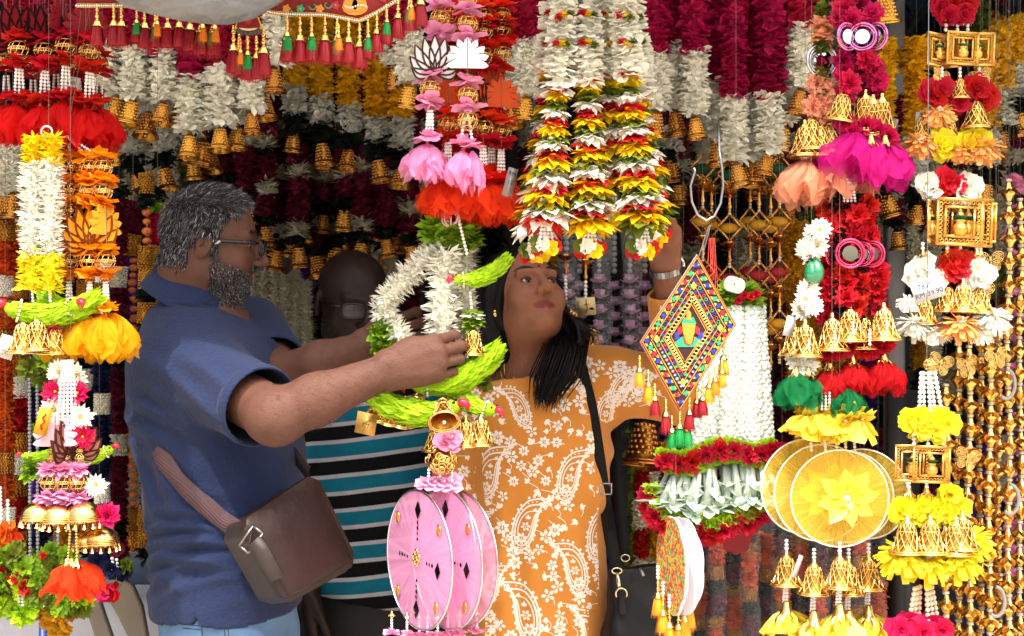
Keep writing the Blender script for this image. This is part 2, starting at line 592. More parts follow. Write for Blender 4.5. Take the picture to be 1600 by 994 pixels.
def lotus_petals():
    out = []
    for th, L, w in ((80, .62, .13), (-80, .62, .13), (58, .78, .15), (-58, .78, .15), (36, .9, .16), (-36, .9, .16), (17, .97, .15), (-17, .97, .15), (0, 1.0, .15)):
        t = np.linspace(0, 1, 9)
        hw = w * np.sin(PI * t ** .85) ** .8
        a = R(th)
        ax = np.array([math.sin(a), math.cos(a)])
        nx = np.array([ax[1], -ax[0]])
        bend = np.sin(PI * t) * .1 * math.sin(a)
        mid = np.outer(t * L, ax) + np.outer(bend, [1, 0]) + np.outer(bend * 0 - .1 * abs(math.sin(a)) * np.sin(PI * t), [0, 1])
        o = np.concatenate([mid + hw[:, None] * nx, (mid - hw[:, None] * nx)[::-1][1:-1]])
        out.append(o + np.array([0, -.5]))
    return out
def b_lotus(g, rng, col):                       # laser-cut lotus: fill plates with raised dark outlines, height 1, faces -y
    for i, o in enumerate(lotus_petals()):
        plate(g, o, .012 - i * .004, .03, 0)
        strip(g, o, .045, -.012 - i * .004, .03, 1)
    fill, line = {'white': ('#dfe1ea', '#4d3526'), 'dred': ('#6a0712', '#1c0406'), 'amber': ('#e08a16', '#6b3208'), 'brown': ('#8a5a4c', '#3c1d16'),
                  'orange': ('#d9531a', '#3a1a10')}[col]
    return [mat('lotus_fill_' + col, fill, rough=.7, spec=.12, noise=(8, .06)), mat('lotus_line_' + col, line, rough=.8, spec=.1)]
def b_lotusback(g, rng, col):                   # plain silhouette side of the cut-out
    a = np.linspace(-1.95, 1.95, 73)
    tw = np.abs(((a / 3.9 * 9 + .5) % 1) * 2 - 1)
    r = .43 + .17 * (1 - tw) ** .75 * 1.0 + .05 * np.cos(a)
    o = np.stack([r * np.sin(a) * .93, r * np.cos(a) - .08], -1)
    plate(g, o, -.02, .02, 0)
    strip(g, [(0, -.5), (0, 0), (0, .55)], .016, -.035, -.02, 1, False)
    cc = {'white': '#d6dbe6', 'dred': '#780a18', 'amber': '#e9a02a', 'pink': '#e3a7b4', 'orange': '#d2521c'}[col]
    return [mat('lotus_back_' + col, cc, rough=.6, spec=.25, noise=(5, .05)), CORDM]
def b_parrot(g, rng, col):                      # paper-feather parrot: beak towards +x, tail towards -x, length 1
    t = np.linspace(0, 1, 14)
    cx = .42 - .95 * t
    cz = .03 - .12 * np.sin(t * 2.4) + .19 * t ** 2.2
    rr = np.interp(t, [0, .03, .09, .15, .19, .3, .45, .62, .82, 1], [.05, .10, .125, .10, .09, .135, .165, .145, .09, .03])
    p = np.stack([cx, 0 * cx, cz], -1)
    tube(g, p, rr * .85, 10, 0)
    tg = nrm(np.gradient(p, axis=0))
    for i in np.linspace(.02, .97, 30):
        k = np.array([np.interp(i, t, p[:, j]) for j in range(3)])
        d0 = nrm(np.array([np.interp(i, t, tg[:, j]) for j in range(3)]))
        r = np.interp(i, t, rr)
        n = 13 if i > .15 else 11
        a = rng.random() * 6 + np.arange(n) * 2 * PI / n + rng.normal(0, .12, n)
        up = np.cross(d0, [0, 1.0, 0])
        out = np.outer(np.cos(a), [0, 1.0, 0]) + np.outer(np.sin(a), up)
        L = (.07 if i < .15 else .15 if i < .7 else .24) * (1 + rng.normal(0, .1, n))
        d = nrm(d0[None] + out * (.28 if i < .7 else .14) + rng.normal(0, .08, (n, 3)))
        g.inst(PT['feather'], frames(d, out, L, L * .9), k + out * r * .72, 0)
    # beak, eyes, bead collar
    g2 = G()
    tube(g2, [(-.02, 0, .03), (.05, 0, .035), (.095, 0, 0), (.09, 0, -.075)], [.05, .055, .04, .004], 8, 0)
    g.join(g2, Matrix.Translation((.43, 0, .03)), m=1)
    balls(g, [(.37, .105, .085), (.37, -.105, .085)], .02, 2)
    a = np.arange(16) * 2 * PI / 16
    q = np.array([np.interp(.17, t, p[:, j]) for j in range(3)])
    balls(g, np.stack([q[0] + 0 * a - .02 * np.sin(a), .12 * np.cos(a), q[2] + .125 * np.sin(a)], -1), .017, 3, SPHL)
    return [mat('parrot_green', '#a6d016', rough=.6, var=.24, trl=.25, spec=.3), mat('beak_red', '#c8203c', rough=.35), INK, IVORY]
def b_disc(g, rng, col):                        # net disc on a wire hoop, radius 1, faces -y
    n, k = 48, 5
    for s in (-1, 1):
        a = np.arange(n) * 2 * PI / n
        r = np.linspace(.02, 1, k)[:, None]
        y = s * .02 * (1 - r ** 2) + .006 * np.sin(24 * a)[None] * r
        v = np.stack([r * np.cos(a), y + 0 * a, r * np.sin(a)], -1).reshape(-1, 3)
        i = np.arange(k - 1)[:, None] * n
        j = np.arange(n)[None]
        g.add(v, f4=np.stack([i + j, i + (j + 1) % n, i + n + (j + 1) % n, i + n + j], -1).reshape(-1, 4), m=0)
    t = np.linspace(0, 2 * PI, 61)
    tube(g, np.stack([np.cos(t), 0 * t, np.sin(t)], -1), .017, 6, 1, False)
    if col == 'pinknet':
        return [netmat('pinknet', '#f4b4dc', .42, 40), mat('hoop_silver', '#cfd0d4', rough=.25, metal=1)]
    return [netmat('yellownet', '#f0d050', .36, 70), mat('hoop_white', '#e9e6da', rough=.35)]
def netmat(name, col, alpha, spokes):
    """fine net gathered in rays: more thread near the spokes"""
    if name in MATS:
        return MATS[name]
    m = mat(name, col, rough=.55, trl=.45, alpha=alpha, spec=.3)
    N, L = m.node_tree.nodes, m.node_tree.links
    tc = N.new('ShaderNodeTexCoord')
    sx = N.new('ShaderNodeSeparateXYZ')
    L.new(tc.outputs['Object'], sx.inputs[0])
    at = N.new('ShaderNodeMath'); at.operation = 'ARCTAN2'
    L.new(sx.outputs['X'], at.inputs[0]); L.new(sx.outputs['Z'], at.inputs[1])
    mu = N.new('ShaderNodeMath'); mu.operation = 'MULTIPLY'; mu.inputs[1].default_value = spokes / 6.283
    L.new(at.outputs[0], mu.inputs[0])
    nz = N.new('ShaderNodeTexNoise'); nz.noise_dimensions = '1D'; nz.inputs['Scale'].default_value = 1.0; nz.inputs['Detail'].default_value = 2
    L.new(mu.outputs[0], nz.inputs['W'])
    mr = N.new('ShaderNodeMapRange')
    mr.inputs['From Min'].default_value = .3; mr.inputs['From Max'].default_value = .7
    mr.inputs['To Min'].default_value = alpha - .09; mr.inputs['To Max'].default_value = min(1, alpha + .10)
    L.new(nz.outputs['Fac'], mr.inputs['Value'])
    for n in N:
        if n.type == 'MIX_SHADER' and n.inputs[1].is_linked and n.inputs[1].links[0].from_node.type == 'BSDF_TRANSPARENT':
            L.new(mr.outputs[0], n.inputs[0])
    return m
def b_frame(g, rng, col):                       # square pierced gold frame with a pot and coconut inside, width 1
    for w, b in ((1.0, .06), (.66, .05)):
        for s in (-1, 1):
            box(g, (0, 0, s * (w - b) / 2), (w, .05, b), 0)
            box(g, (s * (w - b) / 2, 0.001, 0), (b, .05, w - 2 * b), 0)
    for i in range(9):
        q = -.36 + .09 * i
        for s in (-1, 1):
            for a, c in (((q, s * .405), 1), ((s * .405, q), 0)):
                t = np.linspace(0, 2 * PI, 9)
                tube(g, np.stack([a[0] + .035 * np.cos(t), 0 * t, a[1] + .035 * np.sin(t)], -1), .012, 4, 0, False)
    lathe(g, [(.01, -.3), (.12, -.29), (.17, -.2), (.17, -.1), (.1, -.02), (.14, .04)], 14, 0)
    ring(g, rng, 8, .17, .75, 'leaf', .06, .03, 1, .08, 1.2)
    balls(g, [(0, 0, .14)], .09, 0)
    tube(g, [(0, 0, .2), (0, 0, .33)], [.05, .01], 6, 0)
    return [mat('frame_gold', '#e5ae56', rough=.3, metal=1.0), mat('pot_leaf', '#0f6b4c', rough=.4)]
def b_diamond(g, rng, col):                     # beaded diamond frame, height 1
    for k in range(4):
        a, b = k * PI / 2, (k + 1) * PI / 2
        p, q = np.array([math.cos(a) * .46, 0, math.sin(a) * .5]), np.array([math.cos(b) * .46, 0, math.sin(b) * .5])
        tube(g, [p, q], .03, 5, 0)
        u = np.linspace(0, 1, 10)[:, None]
        balls(g, p * (1 - u) * 1.1 + q * u * 1.1, .032, 0, SPHL)
    return [COPPER]
def b_goldlotus(g, rng, col):                   # gold tulip-shaped bead, height 1
    lathe(g, [(.05, .5), (.2, .42), (.14, .3), (.07, .1), (.06, -.2), (.12, -.4), (.04, -.5)], 10, 0)
    ring(g, rng, 6, .52, .5, 'point', .06, .12, 0, .06, 1.2)
    ring(g, rng, 5, .36, .1, 'point', .06, .0, 0, .06)
    return [COPPER]
def b_chainbead(g, rng, col):                   # gold lotus bell bead with pale spacer rings, height 1
    w = lambda a, v: .12 * np.cos(5 * a) * v
    lathe(g, [(.05, .38), (.1, .34), (.12, .2), (.2, .06), (.28, -.08), (.2, -.16), (.12, -.3), (.08, -.36)], 20, 0, w)
    ring(g, rng, 7, .42, -.75, 'point', .14, .12, 0, .05, 1.1)
    ring(g, rng, 6, .3, -.2, 'point', .12, -.02, 0, .08, 1.1)
    for z in (.46, .41, -.4, -.46):
        balls(g, [(0, 0, z)], .13, 1, SPHL, (1, 1, .28))
    return [GOLD, IVORY]
def b_butterfly(g, rng, col):
    for s in (-1, 1):
        for k, (cx, cz, rx, rz, th) in enumerate(((.27, .14, .24, .2, .5), (.2, -.2, .16, .2, -.3))):
            for q in (1, .68, .36):
                t = np.linspace(0, 2 * PI, 20)
                x, z = rx * q * np.cos(t), rz * q * np.sin(t)
                tube(g, np.stack([s * (cx + x * math.cos(th) - z * math.sin(th)), .03 * k + 0 * t, cz + x * math.sin(th) + z * math.cos(th)], -1), .02, 4, 0, False)
            for j in range(6):
                t = j * PI / 3
                x, z = rx * math.cos(t), rz * math.sin(t)
                tube(g, [(s * cx, .03 * k, cz), (s * (cx + x * math.cos(th) - z * math.sin(th)), .03 * k, cz + x * math.sin(th) + z * math.cos(th))], .014, 4, 0, False)
    tube(g, [(0, 0, .2), (0, 0, 0), (0, 0, -.3)], [.02, .045, .015], 6, 0)
    return [GOLD]
def b_tassel(g, rng, col):                      # silk tassel: beads, cap and thread skirt, height 1
    balls(g, [(0, 0, -.02), (0, 0, -.09), (0, 0, -.16), (0, 0, -.23), (0, 0, -.30)], [.035, .05, .035, .05, .035], 1)
    lathe(g, [(.03, -.32), (.07, -.34), (.09, -.41), (.13, -.455)], 10, 1)
    lathe(g, [(.06, -.44), (.085, -.5), (.115, -.7), (.13, -.86), (.05, -.88)], 28, 0, lambda a, v: .16 * np.sin(14 * a + 3 * v))
    n = 150
    a = rng.random(n) * 2 * PI
    r = .05 + .07 * rng.random(n)
    q = .10 + .16 * rng.random(n)
    d = np.stack([np.cos(a) * q, np.sin(a) * q, -np.ones(n)], -1)
    g.inst(PT['spike'], frames(d, np.stack([np.cos(a), np.sin(a), a * 0], -1), .42 + .12 * rng.random(n), .32), np.stack([np.cos(a) * r * .8, np.sin(a) * r * .8, np.full(n, -.46)], -1), 0)
    cols = {'red': '#98061a', 'orange': '#ef8a12', 'amber': '#f0a01c', 'green': '#0c9040'}
    return [mat('thread_' + col, cols[col], rough=.55, var=.2, trl=.08), GOLD]
def b_glossy(g, rng, col):                      # drop of glossy ribbon petals below a gold cap
    ring(g, rng, 6, .95, -1.15, 'round', .1, 0, 0, .12, .9)
    ring(g, rng, 5, .8, -1.35, 'round', .05, 0, 0, .12, .9)
    return [mat('ribbon_yellow', '#f0d84a', rough=.26, trl=.35, spec=.6, coat=.3, var=.1)]
def b_ribbonflower(g, rng, col):
    ring(g, rng, 8, 1.0, .15, 'point', .1, 0, 0, .1, 1.0)
    ring(g, rng, 5, .55, .6, 'point', .05, .03, 0, .15, 1.0)
    balls(g, [(0, 0, .1)], .12, 1)
    return [mat('ribbon_yellow', '#f0d84a', rough=.26, trl=.35, spec=.6, coat=.3, var=.1), PEARL]
def b_hoop(g, rng, col):                        # shiny plastic bangle ring with a mirror
    for q, w in ((1.0, .09), (.82, .06)):
        t = np.linspace(0, 2 * PI, 29)
        tube(g, np.stack([q * np.cos(t), .12 * (1 - q) + 0 * t, q * np.sin(t)], -1), w, 8, 0, False)
    o = np.stack([.55 * np.cos(np.linspace(0, 6.283, 25)[:-1]), .55 * np.sin(np.linspace(0, 6.283, 25)[:-1])], -1)
    plate(g, o, -.03, .03, 1)
    cc = {'silver': '#c9ccd2', 'pink': '#d77ab8', 'rose': '#d2456e'}[col]
    return [mat('hoop_' + col, cc, rough=.08, metal=.75), MIRROR]
def b_bud(g, rng, col):                         # rose bud with leaves below, radius 1
    balls(g, [(0, 0, 0)], .7, 0, SPH, (1, 1, .9))
    ring(g, rng, 6, 1.0, .35, 'round', .35, -.5, 0, .1, .9)
    ring(g, rng, 5, .9, .9, 'round', .3, -.2, 0, .1, .9)
    ring(g, rng, 6, .9, -.2, 'leaf', .3, -.6, 1, .1)
    return [mat('bud_lilac', '#b892b4', rough=.5, var=.15, hue=.02), petm('dkgreen')]
def b_glass(g, rng, col):                       # faceted green glass drop, height 1
    lathe(g, [(.02, .5), (.14, .42), (.3, .1), (.3, -.2), (.16, -.42), (.02, -.5)], 9, 0)
    return [mat('green_glass', '#0b7a4c', rough=.06, spec=.9, coat=.6)]
def b_goldcluster(g, rng, col):                 # ball of little gold rings
    for i in range(46):
        c = nrm(rng.normal(0, 1, 3)) * (.75 + .2 * rng.random())
        u = nrm(np.cross(c, rng.normal(0, 1, 3)))
        w = nrm(np.cross(c, u))
        t = np.linspace(0, 2 * PI, 9)
        tube(g, c + .2 * (np.cos(t)[:, None] * u + np.sin(t)[:, None] * w), .05, 4, 0, False)
    balls(g, [(0, 0, 0)], .6, 1)
    return [GOLD, DGOLD]
def b_spray(g, rng, col):                       # leafy spray, radius 1
    for i in range(5):
        z = -.35 + .17 * i
        ring(g, rng, 9, .85, -.3 + .25 * i, 'leaf', .12, z, 0, .3, 1.1)
    return [petm(col)]
def b_tuberose(g, rng, col):                    # white bud stick, hanging, height 1
    tube(g, [(0, 0, 0), (.01, 0, -.5), (0, 0, -.8)], [.022, .035, .06], 6, 0)
    ring(g, rng, 5, .24, -.75, 'point', .03, -.78, 0, .15, .8)
    ring(g, rng, 3, .2, -.9, 'point', .03, -.42, 0, .2, .8)
    return [mat('tuberose', '#dcebdd', rough=.5, trl=.25)]

STYLE = {  # ring spacing, petals per ring, petal, length, elevation, width, jitter
    'jas': (.2, 15, 'point', .56, -.15, 1.25, .42), 'mar': (.3, 11, 'wide', .68, -.1, .95, .42), 'fuzz': (.15, 17, 'thin', 1.0, .05, 1.0, .32),
    'chrys': (.17, 17, 'slim', .66, -.05, 1.0, .4),
    'leaf': (.34, 9, 'leaf', 1.05, -.1, 1.1, .42), 'lily': (.3, 10, 'round', .7, -.45, .95, .3)}
def band_mesh(style, col, ratio, var):
    key = ('band', style, col, ratio, var)
    if key in MESH:
        return MESH[key]
    rng = np.random.default_rng(hash((style, ratio, var)) % 1000 if False else len(style) * 131 + int(ratio * 10) * 7 + var * 977)
    g = G()
    mats = [petm(col)]
    if style in STYLE:
        sp, n, tm, L, el, W, j = STYLE[style]
        k = max(1, int(round(ratio / sp)))
        for i in range(k):
            ring(g, rng, n, L, el, tm, .1 if L > .9 else (.36 if L > .6 else .48), -ratio * (i + .5) / k, 0, j, W)
        q = .34 if L > .9 else .46
        lathe(g, [(.02, -.05), (q, -.12), (q, -ratio + .1), (.02, -ratio + .03)], 8, 0)
    elif style in ('crochet', 'weave', 'beads'):
        sp, n, q = {'crochet': (.46, 7, .42), 'weave': (.26, 15, .17), 'beads': (1.0, 1, .5)}[style]
        k = max(1, int(round(ratio / sp)))
        for i in range(k):
            a = np.arange(n) * 2 * PI / n + (i % 2) * PI / n + rng.normal(0, .06, n)
            rr = (.66 if style == 'crochet' else .8) if style != 'beads' else 0
            c = np.stack([rr * np.cos(a), rr * np.sin(a), np.full(n, -ratio * (i + .5) / k) + rng.normal(0, .03, n)], -1)
            balls(g, c, q * (1 + rng.normal(0, .08, n)), 0, SPH if style == 'beads' else SPHL, (1, 1, .8))
        if style != 'beads':
            q = .62 if style == 'crochet' else .78
            lathe(g, [(.02, 0), (q, -.05), (q, -ratio + .05), (.02, -ratio)], 14, 0)
        if style == 'crochet':
            mats = [mat('crochet_mint', '#dfe9e2', rough=.6, var=.06, bump=(300, .3))]
        if col == 'bgold':
            mats = [DGOLD]
        elif col == 'bgrey':
            mats = [GREYB]
        elif col == 'amberbead':
            mats = [mat('amber_bead', '#b0561a', rough=.4)]
    MESH[key] = g.mesh(style + '_band_' + col, mats)
    return MESH[key]
if 'bgold' not in PET:
    PET.update(bgold='#b57a22', bgrey='#8f8f93', amberbead='#b0561a')

BUILD = {k[2:]: f for k, f in list(globals().items()) if k.startswith('b_') and callable(f)}
PARTNAME = dict(flower='flower', blossom='flower', fluffy='flower', daisy='pompom_flower', sunburst='daisy_flower', skirt='petal_ring', ball='golden_ball',
                cap='bead_cap', studbell='bell', filbell='bell', jhumka='fringed_dome', tulle='tulle_tuft', lotus='lotus_cutout', lotusback='lotus_cutout',
                parrot='parrot', disc='net_disc', frame='square_frame', diamond='diamond_frame', goldlotus='tulip_bead', chainbead='lotus_bead',
                butterfly='butterfly', tassel='tassel', glossy='ribbon_drop', ribbonflower='ribbon_flower', hoop='mirror_hoop', bud='flower_bud',
                glass='glass_drop', goldcluster='ring_cluster', spray='leaf_spray', tuberose='tuberose_stick')
STUFFY = set()
MESH = {}
def piece(kind, col='', var=0):
    key = (kind, col, var)
    if key not in MESH:
        g = G()
        rng = np.random.default_rng(sum(map(ord, kind)) * 7 + var * 101 + 3)
        mats = BUILD[kind](g, rng, col)
        MESH[key] = g.mesh(kind + ('_' + col if col else ''), mats)
    return MESH[key]
def pearls_mesh(n, m):
    key = ('pearls', n, m.name)
    if key not in MESH:
        g = G()
        balls(g, np.stack([np.zeros(n), np.zeros(n), -np.arange(n) - .5], -1), .5 + .02 * np.sin(np.arange(n) * 7), 0)
        MESH[key] = g.mesh('pearls', [m])
    return MESH[key]
def cord_mesh(m):
    key = ('cord', m.name)
    if key not in MESH:
        MESH[key] = tube(G(), [(0, 0, 0), (0, 0, -1)], 1, 6).mesh('cord', [m])
    return MESH[key]

class Hang:
    """a hanging decoration: an Empty with its pieces as parts; positions are given on the plane at depth D"""
    def __init__(s, name, label, cat, px, py, D, group=None):
        s.D = D
        s.o = thing(name, label, cat, P(px, py, D), group)
        s.base = s.o.location.copy()
    oy = 0.0
    def at(s, px, py, dD=0.0):
        py = py + s.oy
        # dD moves a piece in depth while it keeps its place on the hanging's own plane
        p = P(px, py, s.D)
        return Vector((p.x, p.y + dD, p.z)) - s.base
    def add(s, kind, px, py, size, col='', rot=None, dD=0.0, sq=None, var=None, name=None, label=None):
        me = piece(kind, col, rnd.randrange(3) if var is None else var)
        q = S(size, s.D)
        if rot is None:
            rot = (0, 0, rnd.random() * 6.28)
        elif len(rot) == 1:
            rot = (rnd.uniform(-.12, .12), rnd.uniform(-.12, .12), rot[0])
        return link(name or PARTNAME[kind], me, s.o, s.at(px, py, dD), rot, q if sq is None else (q * sq[0], q * sq[0], q * sq[1]), label=label)
    def face(s, kind, px, py, size, col='', yaw=0.0, tilt=0.0, roll=0.0, dD=0.0, **k):
        """a flower turned to look along -y: its z axis towards the viewer's side"""
        e = (Matrix.Rotation(yaw, 3, 'Z') @ Matrix.Rotation(PI / 2 + tilt, 3, 'X') @ Matrix.Rotation(roll if roll else rnd.random() * 6.28, 3, 'Z')).to_euler()
        return s.add(kind, px, py, size, col, rot=tuple(e), dD=dD, **k)
    def seg(s, me, a, b, r, name, unit, dD=0.0, dD2=None, kind=None):
        A = s.at(a[0], a[1], dD)
        B = s.at(b[0], b[1], dD if dD2 is None else dD2)
        d = B - A
        o = link(name, me, s.o, A, (-d).to_track_quat('Z', 'Y').to_euler(), (r, r, d.length / unit), kind=kind)
        return o
    def pearls(s, a, b, bead, m=None, dD=0.0, dD2=None):
        A, B = s.at(*a, dD), s.at(*b, dD if dD2 is None else dD2)
        q = S(bead, s.D)
        n = max(2, int(round((B - A).length / q)))
        return s.seg(pearls_mesh(n, m or PEARL), a, b, q, 'pearl_string', n, dD, dD2)
    def cord(s, a, b, r=.0003, m=None, dD=0.0, name='cord'):
        return s.seg(cord_mesh(m or CORDM), a, b, r, name, 1.0, dD)
    def band(s, style, col, a, b, w, dD=0.0, dD2=None, name=None, label=None):
        A, B = s.at(*a, dD), s.at(*b, dD if dD2 is None else dD2)
        r = S(w, s.D) * .5
        L = (B - A).length
        ratio = max(.4, round(L / r * 2.5) / 2.5)
        me = band_mesh(style, col, ratio, rnd.randrange(2))
        o = s.seg(me, a, b, r, name or 'flower_band', ratio, dD, dD2, kind='stuff')
        o.rotation_euler.rotate_axis('Z', rnd.random() * 6.28)
        if label:
            o['label'] = label
        return o
    def up(s, px, py, top=-150, m=None, dD=0.0):
        s.cord((px, top), (px, py), dD=dD, m=m)

def text(name, body, parent, loc, rot, size, m, col=None):
    cu = bpy.data.curves.new(name, 'FONT')
    cu.body = body
    cu.size = size
    cu.align_x = 'CENTER'
    cu.align_y = 'CENTER'
    cu.extrude = .0001
    cu.materials.append(m)
    o = bpy.data.objects.new(name, cu)
    C.objects.link(o)
    me = bpy.data.meshes.new_from_object(o)
    bpy.data.objects.remove(o)
    return link(name, me, parent, loc, rot)
def card(parent, loc, w, h, m, rot=(0, 0, 0), name='price_tag', lines=(), ink=INK, size=.3):
    """a thin card facing -y with handwriting on it"""
    key = ('card', m.name)
    if key not in MESH:
        MESH[key] = box(G(), (0, 0, 0), (1, .01, 1), 0).mesh('card', [m])
    o = link(name, MESH[key], parent, loc, rot, (w, .08, h))
    for i, (t, zz) in enumerate(lines):
        q = text('writing', t, o, (0, -.012, zz), (PI / 2, 0, 0), size * 1.0, ink)
        q.scale = (h / w, 1, 1)
    return o
# ------------------------------------------------------------------ the setting
g = G()
g.add([(-60, -60, 0), (60, -60, 0), (60, 60, 0), (-60, 60, 0)], f4=[(0, 1, 2, 3)])
struct('pavement', g.mesh('pavement', [mat('concrete', '#b0a695', rough=.85, noise=(3, .15), bump=(40, .3))]))
WALL = mat('shop_wall_paint', '#3b3a40', rough=.8, noise=(4, .2))
g = box(G(), (0, 5.3, 1.4), (7.0, .12, 2.8))
struct('wall_back', g.mesh('wall_back', [WALL]))
for s, nm in ((-1, 'wall_left'), (1, 'wall_right')):
    g = box(G(), (s * 3.0, 3.99, 1.4), (.1, 2.48, 2.8))
    struct(nm, g.mesh(nm, [WALL]))
# dark blue corrugated roof, falling to the back, with steel trusses below it
g = G()
nx = 141
xs = np.linspace(-3.1, 3.1, nx)
zc = .018 * np.sin(xs * 2 * PI / .11)
v = np.concatenate([np.stack([xs, np.full(nx, 2.62), 2.86 + zc], -1), np.stack([xs, np.full(nx, 5.3), 2.46 + zc], -1)])
j = np.arange(nx - 1)
g.add(v, f4=np.stack([j, j + 1, j + 1 + nx, j + nx], -1))
roof = struct('roof', g.mesh('roof', [mat('roof_sheet', '#23415f', rough=.45, noise=(2, .25))]))
TR = mat('truss_paint', '#111a24', rough=.5)
for k, x in enumerate((-2.2, -.9, .4, 1.22, 1.5, 2.4)):
    g = G()
    tube(g, [(x, 2.7, 2.78), (x, 5.2, 2.41)], .018, 6)
    tube(g, [(x, 3.1, 2.5), (x, 5.2, 2.26)], .014, 6)
    for y in np.linspace(3.2, 5.0, 6):
        tube(g, [(x, y, 2.5 - (y - 3.1) * .115), (x, y + .28, 2.74 - (y - 2.7) * .148)], .009, 5)
    link('truss', g.mesh('truss', [TR]), roof)
for y in (3.4, 4.1, 4.8):
    link('purlin', tube(G(), [(-3, y, 2.73 - (y - 2.62) * .15), (3, y, 2.73 - (y - 2.62) * .15)], .016, 6).mesh('purlin', [TR]), roof)

# tarpaulin awning: a sheet from the roof edge down to a soft sagging front lip
AW_Y, AW_Z = 2.2, 2.13
def lip_z(x):
    sag = np.clip(np.minimum((x + .80) / .22, (-.12 - x) / .30), 0, 1)
    sag = sag * sag * (3 - 2 * sag)
    return AW_Z - (.19 + .022 * np.exp(-((x + .42) / .13) ** 2)) * sag - .004 * np.sin(x * 9)
g = G()
xs = np.linspace(-3.4, 3.4, 171)
rows = []
for t in np.linspace(0, 1, 14):
    y = 2.9 + (AW_Y - 2.9) * t
    z0 = 2.90 + (AW_Z + .02 - 2.90) * t + .012 * np.sin(xs * 7 + t * 5) * np.sin(PI * t)
    rows.append(np.stack([xs, np.full_like(xs, y), z0], -1))
for a in np.linspace(.25, 1, 6):
    y = AW_Y - .035 * math.sin(a * PI) + .005 * np.sin(xs * 31 + a * 4) + .007 * np.sin(xs * 14 - a * 9) + .004 * np.sin(xs * 57 + a * 7)
    rows.append(np.stack([xs, y, AW_Z + .02 + (lip_z(xs) - AW_Z - .02) * a + .003 * np.sin(xs * 23 + a * 3)], -1))
rows.append(np.stack([xs, np.full_like(xs, AW_Y + .03), lip_z(xs) + .012], -1))
rows.append(np.stack([xs, np.full_like(xs, AW_Y + .045), lip_z(xs) + .05], -1))
v = np.concatenate(rows)
n, k = len(xs), len(rows)
i = np.arange(k - 1)[:, None] * n + np.arange(n - 1)[None]
g.add(v, f4=np.stack([i[:13], i[:13] + 1, i[:13] + n + 1, i[:13] + n], -1).reshape(-1, 4))
g.add(v, f4=np.stack([i[13:], i[13:] + 1, i[13:] + n + 1, i[13:] + n], -1).reshape(-1, 4), m=1)
TARP = mat('tarpaulin', '#5d6064', rough=.42, spec=.3, trl=.6, noise=(6, .15), bump=(7, 1.0, .03))
for n_ in TARP.node_tree.nodes:
    if n_.type == 'BSDF_TRANSLUCENT':
        for l_ in list(n_.inputs['Color'].links):
            TARP.node_tree.links.remove(l_)
        n_.inputs['Color'].default_value = (.85, .85, .84, 1)
aw = link('awning', g.mesh('awning', [TARP, mat('tarpaulin_lip', '#6d7074', rough=.34, spec=.5, noise=(9, .2), bump=(11, 1.0, .03))]))
tag(aw, 'crumpled grey plastic awning sheet sagging over the stall front', 'awning')
g = G()
for y, z in ((2.44, 2.16), (2.62, 2.3), (3.05, 2.42), (3.45, 2.44), (3.95, 2.36), (4.6, 2.3)):
    o = link('hanging_rail', tube(G(), [(-2.9, y, z), (0, y, z), (2.9, y, z)], .014, 8).mesh('hanging_rail', [STEEL]))
    tag(o, 'steel rail carrying the hanging garlands under the awning, at depth %s' % {2.44: 'one', 2.62: 'two', 3.05: 'three', 3.45: 'four', 3.95: 'five', 4.6: 'six'}[y], 'rail', 'hanging rails above the stall')

# low table under a pale cloth, blue ledge, plastic chair on the left
g = G()
nx, nz = 60, 14
xs = np.linspace(-2.1, -.62, nx)
rows = []
ztop = P(0, 936, 3.15).z
for t in (0, 1):
    rows.append(np.stack([xs, np.full(nx, 3.75 - .6 * t), np.full(nx, ztop + .004 * t)], -1))
for t in np.linspace(.05, 1, nz):
    rows.append(np.stack([xs, 3.14 - .02 * t + .018 * t * np.sin(xs * 26) + .01 * t * np.sin(xs * 61), np.full(nx, ztop - t * .8)], -1))
v = np.concatenate(rows)
i = np.arange(len(rows) - 1)[:, None] * nx + np.arange(nx - 1)[None]
g.add(v, f4=np.stack([i, i + 1, i + nx + 1, i + nx], -1).reshape(-1, 4))
tb = thing('display_table', 'low table under a pale grey cloth beside the standing man', 'table', (-1.36, 3.45, 0))
link('tablecloth', g.mesh('cloth', [mat('table_cloth', '#a9abb2', rough=.8, noise=(5, .08), bump=(200, .2))]), tb, -tb.location)
for x in (-.62, .62):
    for y in (-.25, .25):
        link('leg', box(G(), (x, y, ztop / 2 - .01), (.05, .05, ztop - .02)).mesh('table_leg', [TR]), tb)
lb = link('blue_box', box(G(), (0, 0, 0), (.34, .2, .10)).mesh('blue_box', [mat('blue_grey_paint', '#3f5468', rough=.5, noise=(8, .12))]), None, (P(190, 912, 3.4).x, 3.4, ztop + .052))
tag(lb, 'blue grey flat box on the cloth covered table', 'box')
m = lb.modifiers.new('b', 'BEVEL'); m.width = .006; m.segments = 2
